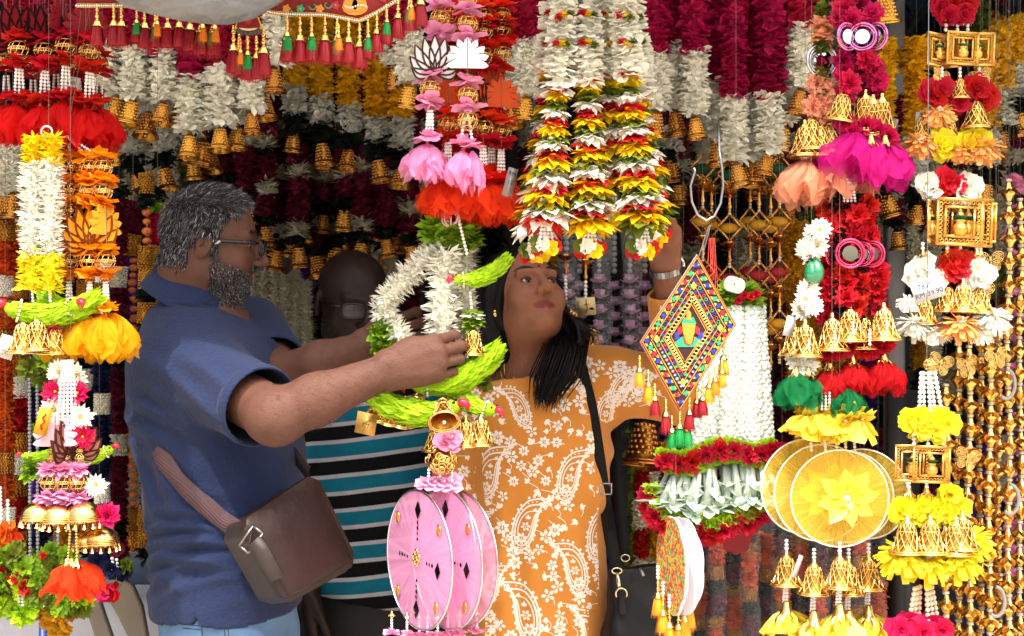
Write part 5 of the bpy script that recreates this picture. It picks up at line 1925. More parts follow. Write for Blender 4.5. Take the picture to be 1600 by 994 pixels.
# dress
h = .0048
F = Field((-.26, 2.70, .12), (.50, 3.40, 1.56), h)
keys = []
for py, a, b, w in ((566, 775, 890, .060), (580, 752, 915, .085), (600, 735, 938, .105), (650, 730, 955, .128), (700, 732, 958, .132), (780, 736, 950, .125), (860, 730, 946, .130), (994, 722, 950, .145), (1200, 700, 966, .165), (1420, 680, 985, .19)):
    p0, p1 = P(a, py, WD), P(b, py, WD)
    keys.append((p0.z, (p0.x + p1.x) / 2, WD + .012, (p1.x - p0.x) / 2, w))
F.loft(keys, 0, .02, 2.2)
cyl(F, shW, elW, .072, .066, .05)
cW = elW + (wrW - elW) * .80
capW = cyl(F, elW, cW, .062, .045, .03)
shR, elR, wrR = Pn(752, 606, 3.08), Pn(716, 770, 3.08), Pn(738, 900, 2.96)
F.cap(shR, elR, .068, .058, .04)
F.cap(elR, wrR, .055, .045, .03)
def dfold(X, Y, Z):
    px = 800 + X / WD * FPX; py = 497 - (Z - CAMZ) / WD * FPX
    low = smooth01(py, 700, 900)
    d = .006 * low * np.sin(X * 62 + .8 * np.sin(Z * 5) + 1.2) + .003 * low * np.sin(X * 121 + 1.1 * np.sin(Z * 7))
    bust = np.exp(-((py - 690) / 50) ** 2 - ((px - 950) / 40) ** 2)
    d = d + .004 * bust * ripple(X, Y, Z, 60, 10, 90, .3)
    slv = np.exp(-((px - 985) / 60) ** 2 - ((py - 590) / 60) ** 2)
    d = d + .005 * slv * ripple(X, Y, Z, 80, 20, 45, 1.1) + .0018 * ripple(X, Y, Z, 25, 18, 30, .6)
    return d
F.warp(dfold, F.lo, F.lo + F.n * F.h)
Vd, Qd = F.surface()
Vd = relax(Vd, Qd, 2, .5)
cz = Vd[Qd].mean(1)
nzk = P(0, 588, WD).z
cut = (cz[:, 2] > nzk - .004 * np.abs((cz[:, 0] - P(826, 0, WD).x) / .05) ** 2) & (np.abs(cz[:, 0] - P(822, 0, WD).x) < .102) & (cz[:, 1] < WD + .06)
cut |= (cz[:, 2] < .13)
Vd, Qd = keep(Vd, Qd, ~cut)
Vd, Qd = drop_caps(Vd, Qd, [(capW[0], capW[1], .09)], h)
DRS = mat('dress_cotton', '#bf7a22', rough=.75, sheen=.2, noise=(14, .06), bump=(1100, .35, .001))
dress = garment('dress', fmesh('dress', Vd, Qd, [DRS]), woman, .002)
cuff(dress, capW, .047, DRS, .02)
bvh_d = BVHTree.FromPolygons([tuple(v) for v in Vd.tolist()], Qd.tolist())
# printed pattern: flat shapes laid on the cloth (paisleys, flowers, leaves) mapped straight onto the front of the dress
PR = G()
def lay(poly, tris):
    """poly: (n,2) in metres on the dress front (x, z); dropped onto the cloth"""
    out = []
    for x, z in poly:
        hit = bvh_d.ray_cast(Vector((x, 1.5, z)), Vector((0, 1, 0)))
        if hit[0] is None or hit[0].y > WD + .03:
            return
        out.append((x, hit[0].y - .0029, z))
    PR.add(out, f3=tris)
def fan(pts):
    n = len(pts)
    c = np.mean(pts, 0)
    lay(np.concatenate([pts, [c]]), [(n, k, (k + 1) % n) for k in range(n)])
def line(pts, w):
    p = np.asarray(pts, float); t = nrm(np.gradient(p, axis=0)); o = np.stack([-t[:, 1], t[:, 0]], -1) * w / 2
    n = len(p)
    V_ = np.concatenate([p + o, p - o])
    for k in range(n - 1):
        lay(V_[[k, k + 1, n + k + 1, n + k]], [(0, 1, 2), (0, 2, 3)])
def rot2(p, a, s, c):
    ca, sa = math.cos(a), math.sin(a)
    p = np.asarray(p, float) * s
    return np.stack([p[:, 0] * ca - p[:, 1] * sa, p[:, 0] * sa + p[:, 1] * ca], -1) + c
def leafshape(L, W, n=4):
    t = np.linspace(0, 1, n)
    w = W * np.sin(PI * t) 
    return np.concatenate([np.stack([t * L, w], -1), np.stack([t[::-1][1:-1] * L, -w[::-1][1:-1]], -1)])
def motif_flower(c, r, a0=0, n=6):
    for k in range(n):
        a = a0 + 2 * PI * k / n
        fan(rot2(leafshape(.78, .26, 5) + [.22, 0], a, r, c))
    fan(rot2([(math.cos(t) * .14, math.sin(t) * .14) for t in np.arange(5) * 1.2566], 0, r, c))
def motif_leaf(c, r, a):
    for da, l in ((0, 1), (.75, .75), (-.75, .75)):
        fan(rot2(leafshape(l, .24, 5), a + da, r, c))
def paisley(c, s, flip, a):
    t = np.linspace(0, 2 * PI, 44)[:-1]
    # teardrop whose tip curls over
    y = -np.cos(t)
    wdt = .42 * np.sin(t) * (1 - .45 * (y + 1) / 2) * (1.0)
    bend = .34 * np.clip((y + .1) / 1.1, 0, 1) ** 2.2
    drop = .42 * np.clip((y - .55) / .45, 0, 1) ** 1.5
    base = np.stack([wdt + bend * 1.3 + drop * .5, y - drop * .5], -1)
    f = lambda p: rot2(np.asarray(p) * [flip, 1], a, s, c)
    cen = np.array([0.05, -.25])
    for q, w in ((1.0, .05), (.80, .05), (.58, .035)):
        pts = (base - cen) * q + cen
        pts = np.concatenate([pts, pts[:1]])
        line(f(pts), w * s)
    n = 30
    t2 = np.linspace(0, len(base) - 1, n).astype(int)
    for k in t2:
        o = (base[k] - cen) * 1.11 + cen
        fan(f([(o[0] + .05 * math.cos(q), o[1] + .05 * math.sin(q)) for q in np.arange(5) * 1.2566]))
        o = (base[k] - cen) * .90 + cen
        fan(f([(o[0] + .028 * math.cos(q), o[1] + .028 * math.sin(q)) for q in np.arange(4) * 1.57]))
    motif_flower(f([(0.0, -.62)])[0], .2 * s, .3, 7)
    motif_flower(f([(.04, -.22)])[0], .16 * s, .1, 6)
    motif_leaf(f([(.06, .02)])[0], .16 * s, PI / 2 * (1 if flip > 0 else 1))
    motif_leaf(f([(.2, .3)])[0], .13 * s, 1.2)
wq = lambda px, py: np.array([P(px, py, WD - .1).x, P(px, py, WD - .1).z])
for px, py, hgt, fl, an in ((763, 732, 100, 1, -.15), (890, 735, 95, 1, -.2), (822, 810, 100, 1, -.25), (898, 880, 98, -1, .2), (822, 945, 110, -1, .15), (770, 905, 70, 1, -.2), (810, 630, 75, -1, .35),
                            (936, 830, 95, 1, -.1), (975, 600, 80, 1, -.5), (948, 640, 78, 1, -.1), (925, 985, 95, -1, .1), (868, 1040, 100, 1, -.2), (750, 1010, 90, 1, 0), (1005, 585, 80, 1, -.2), (1024, 500, 60, 1, -.2), (905, 590, 60, -1, .4), (742, 830, 80, 1, -.1)):
    paisley(wq(px, py), S(hgt / 2, WD - .1), fl, an)
rr = random.Random(5)
pts = []
tries = 0
big = [(763, 732), (890, 735), (822, 810), (898, 880), (822, 945), (810, 630), (936, 830), (770, 905), (948, 640)]
while len(pts) < 330 and tries < 9000:
    tries += 1
    px, py = rr.uniform(722, 1030), rr.uniform(538, 1060)
    if py < 592 and px < 906:
        continue
    if px > 965 and (py > 650 or py < 480):
        continue
    if any(((px - a) / 34) ** 2 + ((py - b) / 54) ** 2 < 1 for a, b in big):
        continue
    if any((px - a) ** 2 + (py - b) ** 2 < 17 ** 2 for a, b in pts):
        continue
    pts.append((px, py))
    c = wq(px, py)
    k = rr.random()
    if k < .5:
        motif_flower(c, S(rr.uniform(8.5, 12), WD), rr.random() * 6, rr.choice((5, 6, 7)))
    else:
        motif_leaf(c, S(rr.uniform(8, 12), WD), rr.random() * 6)
    a = rr.random() * 6.28
    t = np.linspace(0, 1, 5)
    line(np.stack([c[0] + S(15, WD) * t * math.cos(a + .6 * 1) + S(3, WD) * np.sin(4 * t), c[1] + S(15, WD) * t * math.sin(a)], -1), S(1.1, WD))
link('printed_pattern', PR.mesh('print', [mat('print_white', '#e6ddd2', rough=.8)], smooth=False), dress, kind='stuff')
# necklace, watch, cuff trim
g = G()
def onskin(px, py):
    p0 = P(px, py, WD)
    return p0
bvh_w = BVHTree.FromPolygons([tuple(v) for v in V.tolist()], Q.tolist())
for pts in ([(772, 545), (778, 570), (785, 592)], [(787, 525), (787, 560), (789, 592)]):
    tube(g, [on(bvh_w, a, b, WD, .001) for a, b in pts], .0008, 5)
link('necklace', g.mesh('necklace', [GOLD]), woman, -woman.location)
ax = nrm(wrW - elW)
u = nrm(np.cross(ax, [0, 1.0, 0])); w = np.cross(ax, u)
wc = wrW - ax * .008
g = G()
for k in range(26):
    a = 2 * PI * k / 26
    A = np.stack([-math.sin(a) * u + math.cos(a) * w, math.cos(a) * u + math.sin(a) * w, ax], -1)
    box(g, wc + .033 * (math.cos(a) * u + math.sin(a) * w), (.0075, .0025, .013), 0, A)
wt = link('watch', g.mesh('watch_band', [STEEL], smooth=False), woman, -woman.location)
g = G()
a = -2.2
c = wc + .034 * (math.cos(a) * u + math.sin(a) * w)
dd = math.cos(a) * u + math.sin(a) * w
if dd[0] < 0:
    dd = -dd
c = wc + .034 * nrm(dd + np.array([.3, -.5, 0]))
dd = nrm(dd + np.array([.3, -.5, 0]))
tube(g, [c - dd * .002, c + dd * .006], [.0145, .0135], 18)
link('watch_case', g.mesh('watch_case', [MIRROR]), wt)
# hair
F = Field((-.22, 2.75, 1.14), (.28, 3.34, 1.70), .004)
F.ell(HW.w((0, -.034, .040)), np.array([.088, .098, .088]) * .98, HW.A, .01)
F.ell(HW.w((0, -.08, -.02)), np.array([.085, .07, .09]), HW.A, .03)
for a, b, ra, rb in (((.07, -.03, .0), (.085, -.07, -.10), .035, .045), ((-.075, -.03, .01), (-.085, -.05, -.08), .03, .035)):
    F.cap(HW.w(a), HW.w(b), ra, rb, .03)
lock = [HW.w((-.086, -.045, -.06)), Pn(888, 525, 3.0), Pn(878, 555, 2.95), Pn(868, 585, 2.925), Pn(858, 606, 2.915)]
F.chain(lock, [.034, .045, .036, .024, .008], .02)
back = [HW.w((.09, -.07, -.08)), Pn(765, 540, 3.13), Pn(758, 580, 3.15), Pn(768, 640, 3.17)]
F.chain(back, [.045, .05, .05, .04], .03)
F.ell(HW.w((0, .075, -.036)), np.array([.071, .085, .098]), HW.A, .008, True)
F.cap(HW.w((0, .06, -.10)), Pn(815, 590, 2.96), .075, .065, .008, True)
F.warp(lambda X, Y, Z: .0022 * np.sin(X * 260 + 6 * np.sin(Z * 22)) , F.lo, F.lo + F.n * F.h)
Vh, Qh = F.surface()
HB = mat('hair_black', '#090607', rough=.5, spec=.18, var=.3)
link('hair', fmesh('woman_hair', relax(Vh, Qh, 1, .4), Qh, [HB]), woman, -woman.location)
g = G()
for k in range(300):
    o = rng.normal(0, 1, 3) * [.017, .010, .006]
    L0 = rng.uniform(-.015, .03)
    pts = [lock[1] + o * 1.0, lock[2] + o * 1.1 + (0, -.02, 0), lock[3] + o * 1.2 + (0, -.015, 0), lock[4] + o * .9 + (-.002, -.004, -.006 - L0 * .3), lock[4] + o * .8 + (rng.normal(-.006, .004), 0, -.014 - L0)]
    tube(g, pts, [.0014, .0016, .0014, .001, .0003], 4)
Nh = vnormals(Vh, Qh)
b, vi = sample(Vh, Qh, Vh[Qh].mean(1)[:, 2] > 1.3, 2600, rng)
hairs(g, b, Nh[vi], np.cross(Nh[vi], np.cross(np.array([0, 0, -1.0]) + HW.A[:, 1] * -.6, Nh[vi])), .03, .0005, rng, 0, .05)
link('hair_strands', g.mesh('woman_strands', [HB]), woman, -woman.location, kind='stuff')
# trousers and feet under the dress
for s_ in (-1, 1):
    F2 = Field((P(838, 0, WD).x - .25, 2.75, -.01), (P(838, 0, WD).x + .25, 3.25, .4), .009)
    F2.cap((P(838, 0, WD).x + s_ * .09, WD, .36), (P(838, 0, WD).x + s_ * .09, WD, .06), .055, .04, .02)
    F2.cap((P(838, 0, WD).x + s_ * .09, WD, .035), (P(838, 0, WD).x + s_ * .1, WD - .16, .028), .038, .028, .03)
    a, b = F2.surface()
    link('leg', fmesh('woman_leg', a, b, [mat('legging', '#6a4a20', rough=.8)]), woman, -woman.location)

# black shoulder bag
hb = thing('shoulder_bag', 'black leather shoulder bag with long strap at the side of the woman', 'bag', P(1000, 1080, 2.93))
hi = -hb.location
BLK = mat('black_leather', '#07080a', rough=.45, spec=.3, noise=(15, .2), bump=(120, .3, .001))
BST = mat('black_strap', '#08090b', rough=.7, spec=.2, bump=(500, .3))
F = Field((.18, 2.80, .62), (.42, 3.08, 1.0), .005)
q0, q1 = Pn(952, 905, 2.95), Pn(1048, 880, 3.0)
F.loft([(P(0, 1150, 2.95).z, P(1005, 0, 2.95).x, 2.95, S(70, 2.95), .055), (P(0, 1000, 2.95).z, P(1003, 0, 2.95).x, 2.95, S(64, 2.95), .052), (P(0, 900, 2.95).z, P(1000, 0, 2.95).x, 2.96, S(48, 2.95), .022), (P(0, 885, 2.95).z, P(1000, 0, 2.95).x, 2.96, S(44, 2.95), .012)], .25, .01, 3.0)
F.warp(lambda X, Y, Z: .002 * ripple(X, Y, Z, 40, 30, 50, .2), F.lo, F.lo + F.n * F.h)
a, b = F.surface()
link('bag_body', fmesh('black_bag', relax(a, b, 2), b, [BLK]), hb, hi)
st = [on(bvh_d, x_, y_, WD, .005) for x_, y_ in ((903, 558), (912, 590), (924, 640), (932, 690), (940, 745), (946, 790))]
st += [Pn(952, 830, 2.93), Pn(958, 862, 2.925), Pn(964, 892, 2.92)]
link('strap', ribbon(st, .026, (0, -1, 0), .003).mesh('strap_a', [BST]), hb, hi)
link('strap', ribbon([Pn(958, 640, 3.12), Pn(962, 700, 3.10), Pn(968, 780, 3.06), Pn(974, 850, 3.02), Pn(977, 875, 2.99)], .026, (0, -1, 0), .003).mesh('strap_b', [BST]), hb, hi)
g = G()
for c, w_, h_ in ((Pn(947, 764, 2.905), .011, .011), ):
    for aa, bb in (((-1, -1), (1, -1)), ((1, -1), (1, 1)), ((1, 1), (-1, 1)), ((-1, 1), (-1, -1))):
        tube(g, [c + np.array([aa[0] * w_, 0, aa[1] * h_]), c + np.array([bb[0] * w_, 0, bb[1] * h_])], .0016, 6)
link('buckle', g.mesh('buckle', [STEEL]), hb, hi)
g = G()
tube(g, [Pn(965, 895, 2.91), Pn(967, 912, 2.905), Pn(968, 920, 2.905)], [.003, .0045, .003], 8)
t = np.linspace(0, 2 * PI, 17)
tube(g, Pn(971, 928, 2.90) + .0115 * np.stack([np.cos(t), 0 * t, np.sin(t)], -1), .0018, 6, 0, False)
tube(g, Pn(964, 892, 2.915) + .010 * np.stack([np.cos(t), 0 * t, .6 * np.sin(t)], -1), .0018, 6, 0, False)
tube(g, Pn(977, 872, 2.97) + .009 * np.stack([np.cos(t), 0 * t, .8 * np.sin(t)], -1), .0016, 6, 0, False)
link('clasp', g.mesh('clasp', [mat('pale_gold', '#d9cfae', rough=.2, metal=1.0)]), hb, hi)
link('tab', ribbon([Pn(971, 932, 2.90), Pn(972, 945, 2.897), Pn(974, 960, 2.897)], .02, (0, -1, 0), .004).mesh('tab', [BLK]), hb, hi)
g = G()
tube(g, [Pn(1000, 888, 2.925), Pn(1006, 900, 2.915)], .0035, 6)
link('zip_pull', g.mesh('zip', [STEEL]), hb, hi)
# ------------------------------------------------------------------ garlands hanging deeper in the stall
def bellstrand(i, px, D, bands, bell, lab, grp, bs=39, w=48, top=-60):
    """bands: (style, colour, y0, y1); bell: y of the bell's middle or None"""
    end = bell if bell else bands[-1][3]
    hg = Hang('flower_garland', lab, 'garland', px, end, D, grp)
    for st, c, a, b in bands:
        hg.band(st, c, (px + rnd.uniform(-1.5, 1.5), a), (px + rnd.uniform(-2.5, 2.5), b), w * rnd.uniform(.93, 1.08))
    if bell:
        bs *= rnd.uniform(.9, 1.1)
        hg.add('studbell', px + rnd.uniform(-1, 1), bell - bs * .55, bs, rot=(rnd.uniform(-.2, .2), rnd.uniform(-.22, .22), rnd.random() * 6))
    hg.cord((px, top - 20), (px, end - 20))
    return hg
# front row: magenta above, white below, bell at the end
row1 = [(163, 62, 135, None), (187, 66, 148, 165), (210, 76, 153, 172), (232, 88, 176, 193), (258, 82, 158, 176), (283, 82, 150, 167), (298, 122, 205, 226),
        (321, 140, 200, 236), (345, 108, 196, 215), (372, 120, 193, 213), (393, 126, 172, 190), (428, 26, 104, 122), (412, 120, 146, 166),
        (617, 78, 102, 119), (640, 46, 128, 148), (798, 70, 158, 178), (822, 64, 148, 166), (1003, 60, 170, None), (1026, 86, 172, 190), (1053, 72, 172, 190), (1085, 82, 180, 197),
        (1120, 132, 218, 236), (1148, 155, 253, 271), (1175, 155, 246, 266), (1202, 150, 236, 255), (1226, 95, 192, 214), (1252, 42, 138, 156)]
row1.sort()
for i, (px, y0, y1, b) in enumerate(row1):
    t = 'magenta and white garland with a copper bell' if b else 'magenta and white garland without a bell'
    D = 3.1 + .05 * (i % 2)
    bellstrand(i, px, D, [('mar', 'magenta', -75, y0), ('jas', 'white', y0 - 4, y1)], b, '%s from the left in the front row: %s' % (ORD[i], t), 'magenta and white garlands under the awning')
# magenta curtain between and behind them
mc = [(20, 70), (45, 78), (70, 75), (95, 88), (122, 82), (150, 80), (240, 96), (265, 100), (310, 122), (335, 125), (360, 118), (385, 110), (405, 126), (690, 70), (715, 75), (770, 82), (845, 90), (985, 88), (1012, 95),
      (1040, 92), (1070, 100), (1125, 138), (1160, 158), (1190, 160), (1215, 120), (1240, 92)]
for i, (px, y1) in enumerate(mc):
    bellstrand(i, px, 3.22, [('mar', 'magenta', -75, y1)], None, '%s strand from the left of the plain magenta garland curtain' % ORD[i], 'plain magenta garlands', w=35)
# yellow and white garlands with dark leaves and bells, second row
row2 = [(180, None, 120, 205, 238), (210, 190, 206, 246, 283), (255, 180, 196, 240, 276), (460, 40, 137, 180, 219), (502, 40, 152, 196, 237), (545, 40, 165, 210, 246), (588, 40, 185, 226, 263), (629, 40, 187, 236, 273),
        (1010, None, 195, 240, 260), (1046, None, 200, 235, 262), (1330, 60, 100, 150, 190), (1383, 60, 190, 280, 318), (1432, 60, 215, 290, 330), (1568, 40, 142, 196, 215), (1592, 30, 105, 156, 190), (1545, 60, 200, 262, 300)]
for i, (px, ys, yw, y1, b) in enumerate(row2):
    bd = []
    if ys is not None:
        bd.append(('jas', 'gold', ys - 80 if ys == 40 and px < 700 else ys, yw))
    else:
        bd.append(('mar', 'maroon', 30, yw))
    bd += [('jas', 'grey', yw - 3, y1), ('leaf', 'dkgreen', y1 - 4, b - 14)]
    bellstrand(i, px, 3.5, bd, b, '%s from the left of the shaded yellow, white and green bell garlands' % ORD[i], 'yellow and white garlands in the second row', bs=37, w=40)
hg = Hang('flower_garland', 'yellow marigold swag looped between the red tulle and the gold frames', 'garland', 1405, 92, 3.55)
pp = [(1372, 62), (1384, 84), (1402, 92), (1422, 90), (1440, 76), (1446, 60)]
for a, b in zip(pp[:-1], pp[1:]):
    hg.band('jas', 'gold', a, b, 30)
hg = Hang('flower_garland', 'yellow marigold swag looped at the far top edge of the stall', 'garland', 1575, 60, 3.55)
pp = [(1540, 62), (1555, 52), (1572, 44), (1590, 36), (1606, 30)]
for a, b in zip(pp[:-1], pp[1:]):
    hg.band('jas', 'gold', a, b, 30)
# maroon and pale pompom garlands with bells, third row
ends = [(439, 348), (472, 362), (507, 346), (540, 340), (495, 386), (529, 371), (525, 398), (565, 365), (581, 354), (565, 392), (599, 358), (601, 384), (616, 380), (634, 371), (435, 402), (462, 384),
        (466, 398), (493, 413), (559, 322), (506, 246), (543, 250), (586, 264), (624, 272), (650, 330), (668, 372), (405, 205), (330, 250), (352, 300), (385, 330), (408, 300), (300, 262), (415, 365), (690, 400), (1060, 300), (1235, 330), (1400, 372), (1590, 285),
        (395, 385), (375, 370), (640, 395)]
ends.sort()
for i, (px, b) in enumerate(ends):
    bd = []
    y = b - 30
    ph = (i * 37) % 3
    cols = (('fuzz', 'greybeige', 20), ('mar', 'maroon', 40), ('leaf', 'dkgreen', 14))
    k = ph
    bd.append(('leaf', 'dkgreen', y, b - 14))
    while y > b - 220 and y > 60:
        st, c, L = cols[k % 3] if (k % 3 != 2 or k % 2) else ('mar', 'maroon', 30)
        bd.append((st, c, y - L, y))
        y -= L
        k += 1
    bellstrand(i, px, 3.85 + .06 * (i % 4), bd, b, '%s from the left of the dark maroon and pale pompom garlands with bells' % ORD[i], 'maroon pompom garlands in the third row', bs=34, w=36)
# deepest bell strands
dp = sorted([(300 + k * 17 + rnd.uniform(-5, 5), rnd.uniform(235, 410)) for k in range(23)] + [(1060 + k * 40, rnd.uniform(240, 330)) for k in range(12)])
for i, (px, b) in enumerate(dp):
    y, bd, k = b - 12, [('leaf', 'dkgreen', b - 28, b - 12)], i
    y = b - 28
    while y > b - 150:
        st, c, L = (('fuzz', 'greybeige', 18), ('mar', 'maroon', 44))[k % 2]
        bd.append((st, c, y - L, y)); y -= L; k += 1
    bellstrand(i, px, 4.25 + .05 * (i % 3), bd, b, '%s from the left of the deepest maroon pompom garlands with small bells' % ORD[i], 'deepest maroon pompom garlands', bs=34, w=34)
# plain white strands deep inside
ws = [(228, 185, 300), (240, 200, 432), (254, 215, 430), (268, 160, 330), (396, 415, 570), (412, 425, 565), (428, 420, 575), (446, 430, 580), (462, 425, 575), (478, 440, 560), (610, 400, 560), (1100, 90, 260), (1345, 300, 520), (1425, 300, 420), (1460, 250, 600), (1012, 215, 300), (20, 225, 300), (8, 230, 310)]
for i, (px, a, b) in enumerate(ws):
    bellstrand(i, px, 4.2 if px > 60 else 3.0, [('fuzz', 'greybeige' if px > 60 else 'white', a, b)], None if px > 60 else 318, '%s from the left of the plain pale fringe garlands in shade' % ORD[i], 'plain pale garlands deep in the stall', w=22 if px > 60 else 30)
# last row against the back wall: mixed dark strands
for i in range(40):
    px = -60 + i * 44 + rnd.uniform(-8, 8)
    D = 4.55 + .12 * (i % 3)
    y, bd = (215 if 1340 < px < 1465 else -70), []
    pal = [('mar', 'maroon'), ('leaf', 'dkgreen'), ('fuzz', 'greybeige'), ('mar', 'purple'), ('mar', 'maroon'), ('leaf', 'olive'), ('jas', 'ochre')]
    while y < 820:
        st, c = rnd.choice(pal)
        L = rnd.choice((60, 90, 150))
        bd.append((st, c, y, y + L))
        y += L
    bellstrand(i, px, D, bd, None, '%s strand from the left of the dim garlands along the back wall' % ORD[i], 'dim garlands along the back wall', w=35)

# banded strands behind the left-hand decorations
lb_ = [(-22, ['orange', 'white', 'red', 'orange']), (10, ['saffron', 'bgold', 'saffron', 'white', 'saffron', 'bgold', 'saffron', 'saffron']), (32, ['white', 'bgold', 'crimson', 'bgold', 'crimson', 'white', 'bgold', 'white', 'crimson', 'bgold']),
       (62, ['leaf', 'navy', 'purple', 'leaf', 'navy']), (96, ['dkgreen', 'saffron', 'ochre', 'bgold', 'dkgreen', 'saffron']), (132, ['dkgreen', 'navy', 'navy', 'bgold', 'navy', 'navy', 'white']),
       (160, ['greybeige', 'navy', 'navy', 'white', 'bgold', 'white', 'navy', 'navy']), (186, ['dkgreen', 'maroon', 'maroon', 'greybeige', 'maroon', 'maroon']), (208, ['maroon', 'bgold', 'amberbead', 'amberbead', 'bgold', 'bgold']),
       (228, ['bgold', 'dkgreen', 'amberbead', 'bgold', 'bgold', 'dkgreen']), (246, ['dkgreen', 'leaf', 'magenta', 'bgold', 'bgold'])]
for i, (px, cols) in enumerate(lb_):
    D = 2.95 + .08 * (i % 3)
    y = 270 + (i % 3) * 22
    bd = []
    while y < 860:
        c = cols[len(bd) % len(cols)]
        st = {'bgold': 'weave', 'white': 'weave', 'greybeige': 'weave', 'amberbead': 'beads', 'leaf': 'leaf', 'dkgreen': 'leaf'}.get(c, 'mar')
        L = {'weave': 34, 'beads': 60, 'leaf': 20, 'mar': 52}[st]
        bd.append((st, c, y, min(y + L, 900)))
        y += L
    bellstrand(i, px, D, bd, None, '%s from the left of the banded flower and bead strands behind the parrot' % ORD[i], 'banded bead and flower strands at the left', w=27)
for i, px in enumerate((46, 58, 90)):
    hg = Hang('bead_strand', '%s grey bead string from the left behind the hanging pink lotus' % ORD[i], 'bead string', px, 880, 2.9, 'grey bead strings')
    hg.pearls((px, 560), (px + 1, 870), 6.0, GREYB)
    hg.up(px, 560)

# gold diamond strings with coloured balls
YB, RB, GB = mat('felt_yellow', '#c98f10', rough=.8), mat('felt_red', '#9c1020', rough=.8), mat('felt_green', '#0f4020', rough=.8)
for i, px in enumerate((1098, 1112, 1140, 1172, 1186, 1204, 1218)):
    hg = Hang('gold_bead_string', '%s from the left of the gold diamond bead strings behind the banner' % ORD[i], 'bead string', px, 560, 3.4 + .07 * (i % 2), 'gold diamond bead strings')
    dy = (i % 3) * 5
    for y0, fm in ((262, GB), (345, YB), (424, RB), (505, YB)):
        yaw = rnd.uniform(-.4, .4)
        hg.add('diamond', px, y0 + dy, 40, rot=(0, 0, yaw))
        o = link('felt_ball', balls(G(), [(0, 0, 0)], 1, 0, SPHH, (1, .5, .55)).mesh('felt_ball', [fm]), hg.o, hg.at(px, y0 + dy + 1, .012), (0, 0, yaw), S(15, hg.D))
        hg.add('goldlotus', px, y0 + dy + 38, 36)
        hg.pearls((px, y0 + dy + 55), (px, y0 + dy + 64), 5, IVORY)
    hg.cord((px, -80), (px, 550), m=STEEL)
for i, px in enumerate((1232, 1246)):
    bellstrand(i, px, 3.6, [('jas', 'ochre', 345, 470 + 150 * i)], None, ['yellow marigold strand beside the gold diamond strings', 'longer yellow marigold strand beside the white daisies'][i], None, w=35)
bellstrand(0, 1262, 3.3, [('jas', 'gold', 560, 700)], None, 'yellow marigold strand beside the mint white garland bundle', None, w=44)

# plastic sleeves of lilac rose buds
FILM = mat('clear_film', '#dfe4ea', rough=.12, spec=1.0, alpha=.07, bump=(35, .5, .01))
for i, px in enumerate((885, 906, 936, 960, 984, 1008, 1030)):
    hg = Hang('rosebud_garland', '%s from the left of the plastic wrapped rosebud garlands behind the woman' % ORD[i], 'garland', px, 600, 3.45 + .05 * (i % 2), 'lilac rosebud garlands in plastic')
    for k in range(9):
        y = 436 + k * 24 + (i % 2) * 11
        hg.add('bud', px + rnd.uniform(-2, 2), y, 11.5)
    hg.pearls((px, 340), (px, 428), 9, GREYB)
    hg.cord((px, -70), (px, 640))
    if i % 2 == 0:
        g = G()
        t = np.linspace(0, 2 * PI, 20)
        rr_ = .018 * (1 + .15 * np.sin(3 * t + i))
        rows = [np.stack([rr_ * np.cos(t) * 1.3, rr_ * np.sin(t) * .8, np.full(20, z)], -1) + [.004 * math.sin(z * 40 + i), 0, 0] for z in np.linspace(.2, -.22, 16)]
        v = np.concatenate(rows); q = np.arange(15)[:, None] * 20 + np.arange(19)[None]
        g.add(v, f4=np.stack([q, q + 1, q + 21, q + 20], -1).reshape(-1, 4))
        link('plastic_sleeve', g.mesh('sleeve', [FILM]), hg.o, hg.at(px + 4, 480))
for i, (px, yb) in enumerate(((884, 470), (915, 505))):
    hg = Hang('gold_bead_string', ['gold and pearl bead string beside the face of the woman', 'gold bead string with a cream paper tag beside the woman'][i], 'bead string', px, yb, 3.2)
    hg.add('goldlotus', px, 412 + i * 8, 34)
    hg.pearls((px, 430 + i * 8), (px, 475), 6)
    hg.add('goldcluster', px + 2, yb + 25, 20)
    hg.add('goldcluster', px - 14, yb + 36, 14)
    hg.cord((px, -60), (px, 410))
    if i:
        tg = card(hg.o, hg.at(915, 479, -.01), S(30, 3.2), S(28, 3.2), mat('cream_card', '#cfc08a', rough=.6), (0, -.08, 0), name='paper_tag', lines=())
        g = G()
        tube(g, [(.05, -.012, .42), (.02, -.012, .2), (.08, -.012, 0), (.05, -.012, -.25), (-.05, -.012, -.38)], .03, 5)
        tube(g, [(-.1, -.012, .1), (.1, -.012, .14), (.18, -.012, .1)], .02, 5)
        link('red_script', g.mesh('script', [mat('tag_red', '#b5401c', rough=.6)]), tg)
        g = G()
        tube(g, [(.15, -.012, -.15), (.3, -.012, -.14), (.44, -.012, -.2)], [.01, .09, .01], 6)
        link('leaf_print', g.mesh('leafp', [petm('dkgreen')]), tg)
        q = text('writing', 'Quality', tg, (-.4, -.012, .1), (PI / 2, PI / 2, 0), .16, INK)

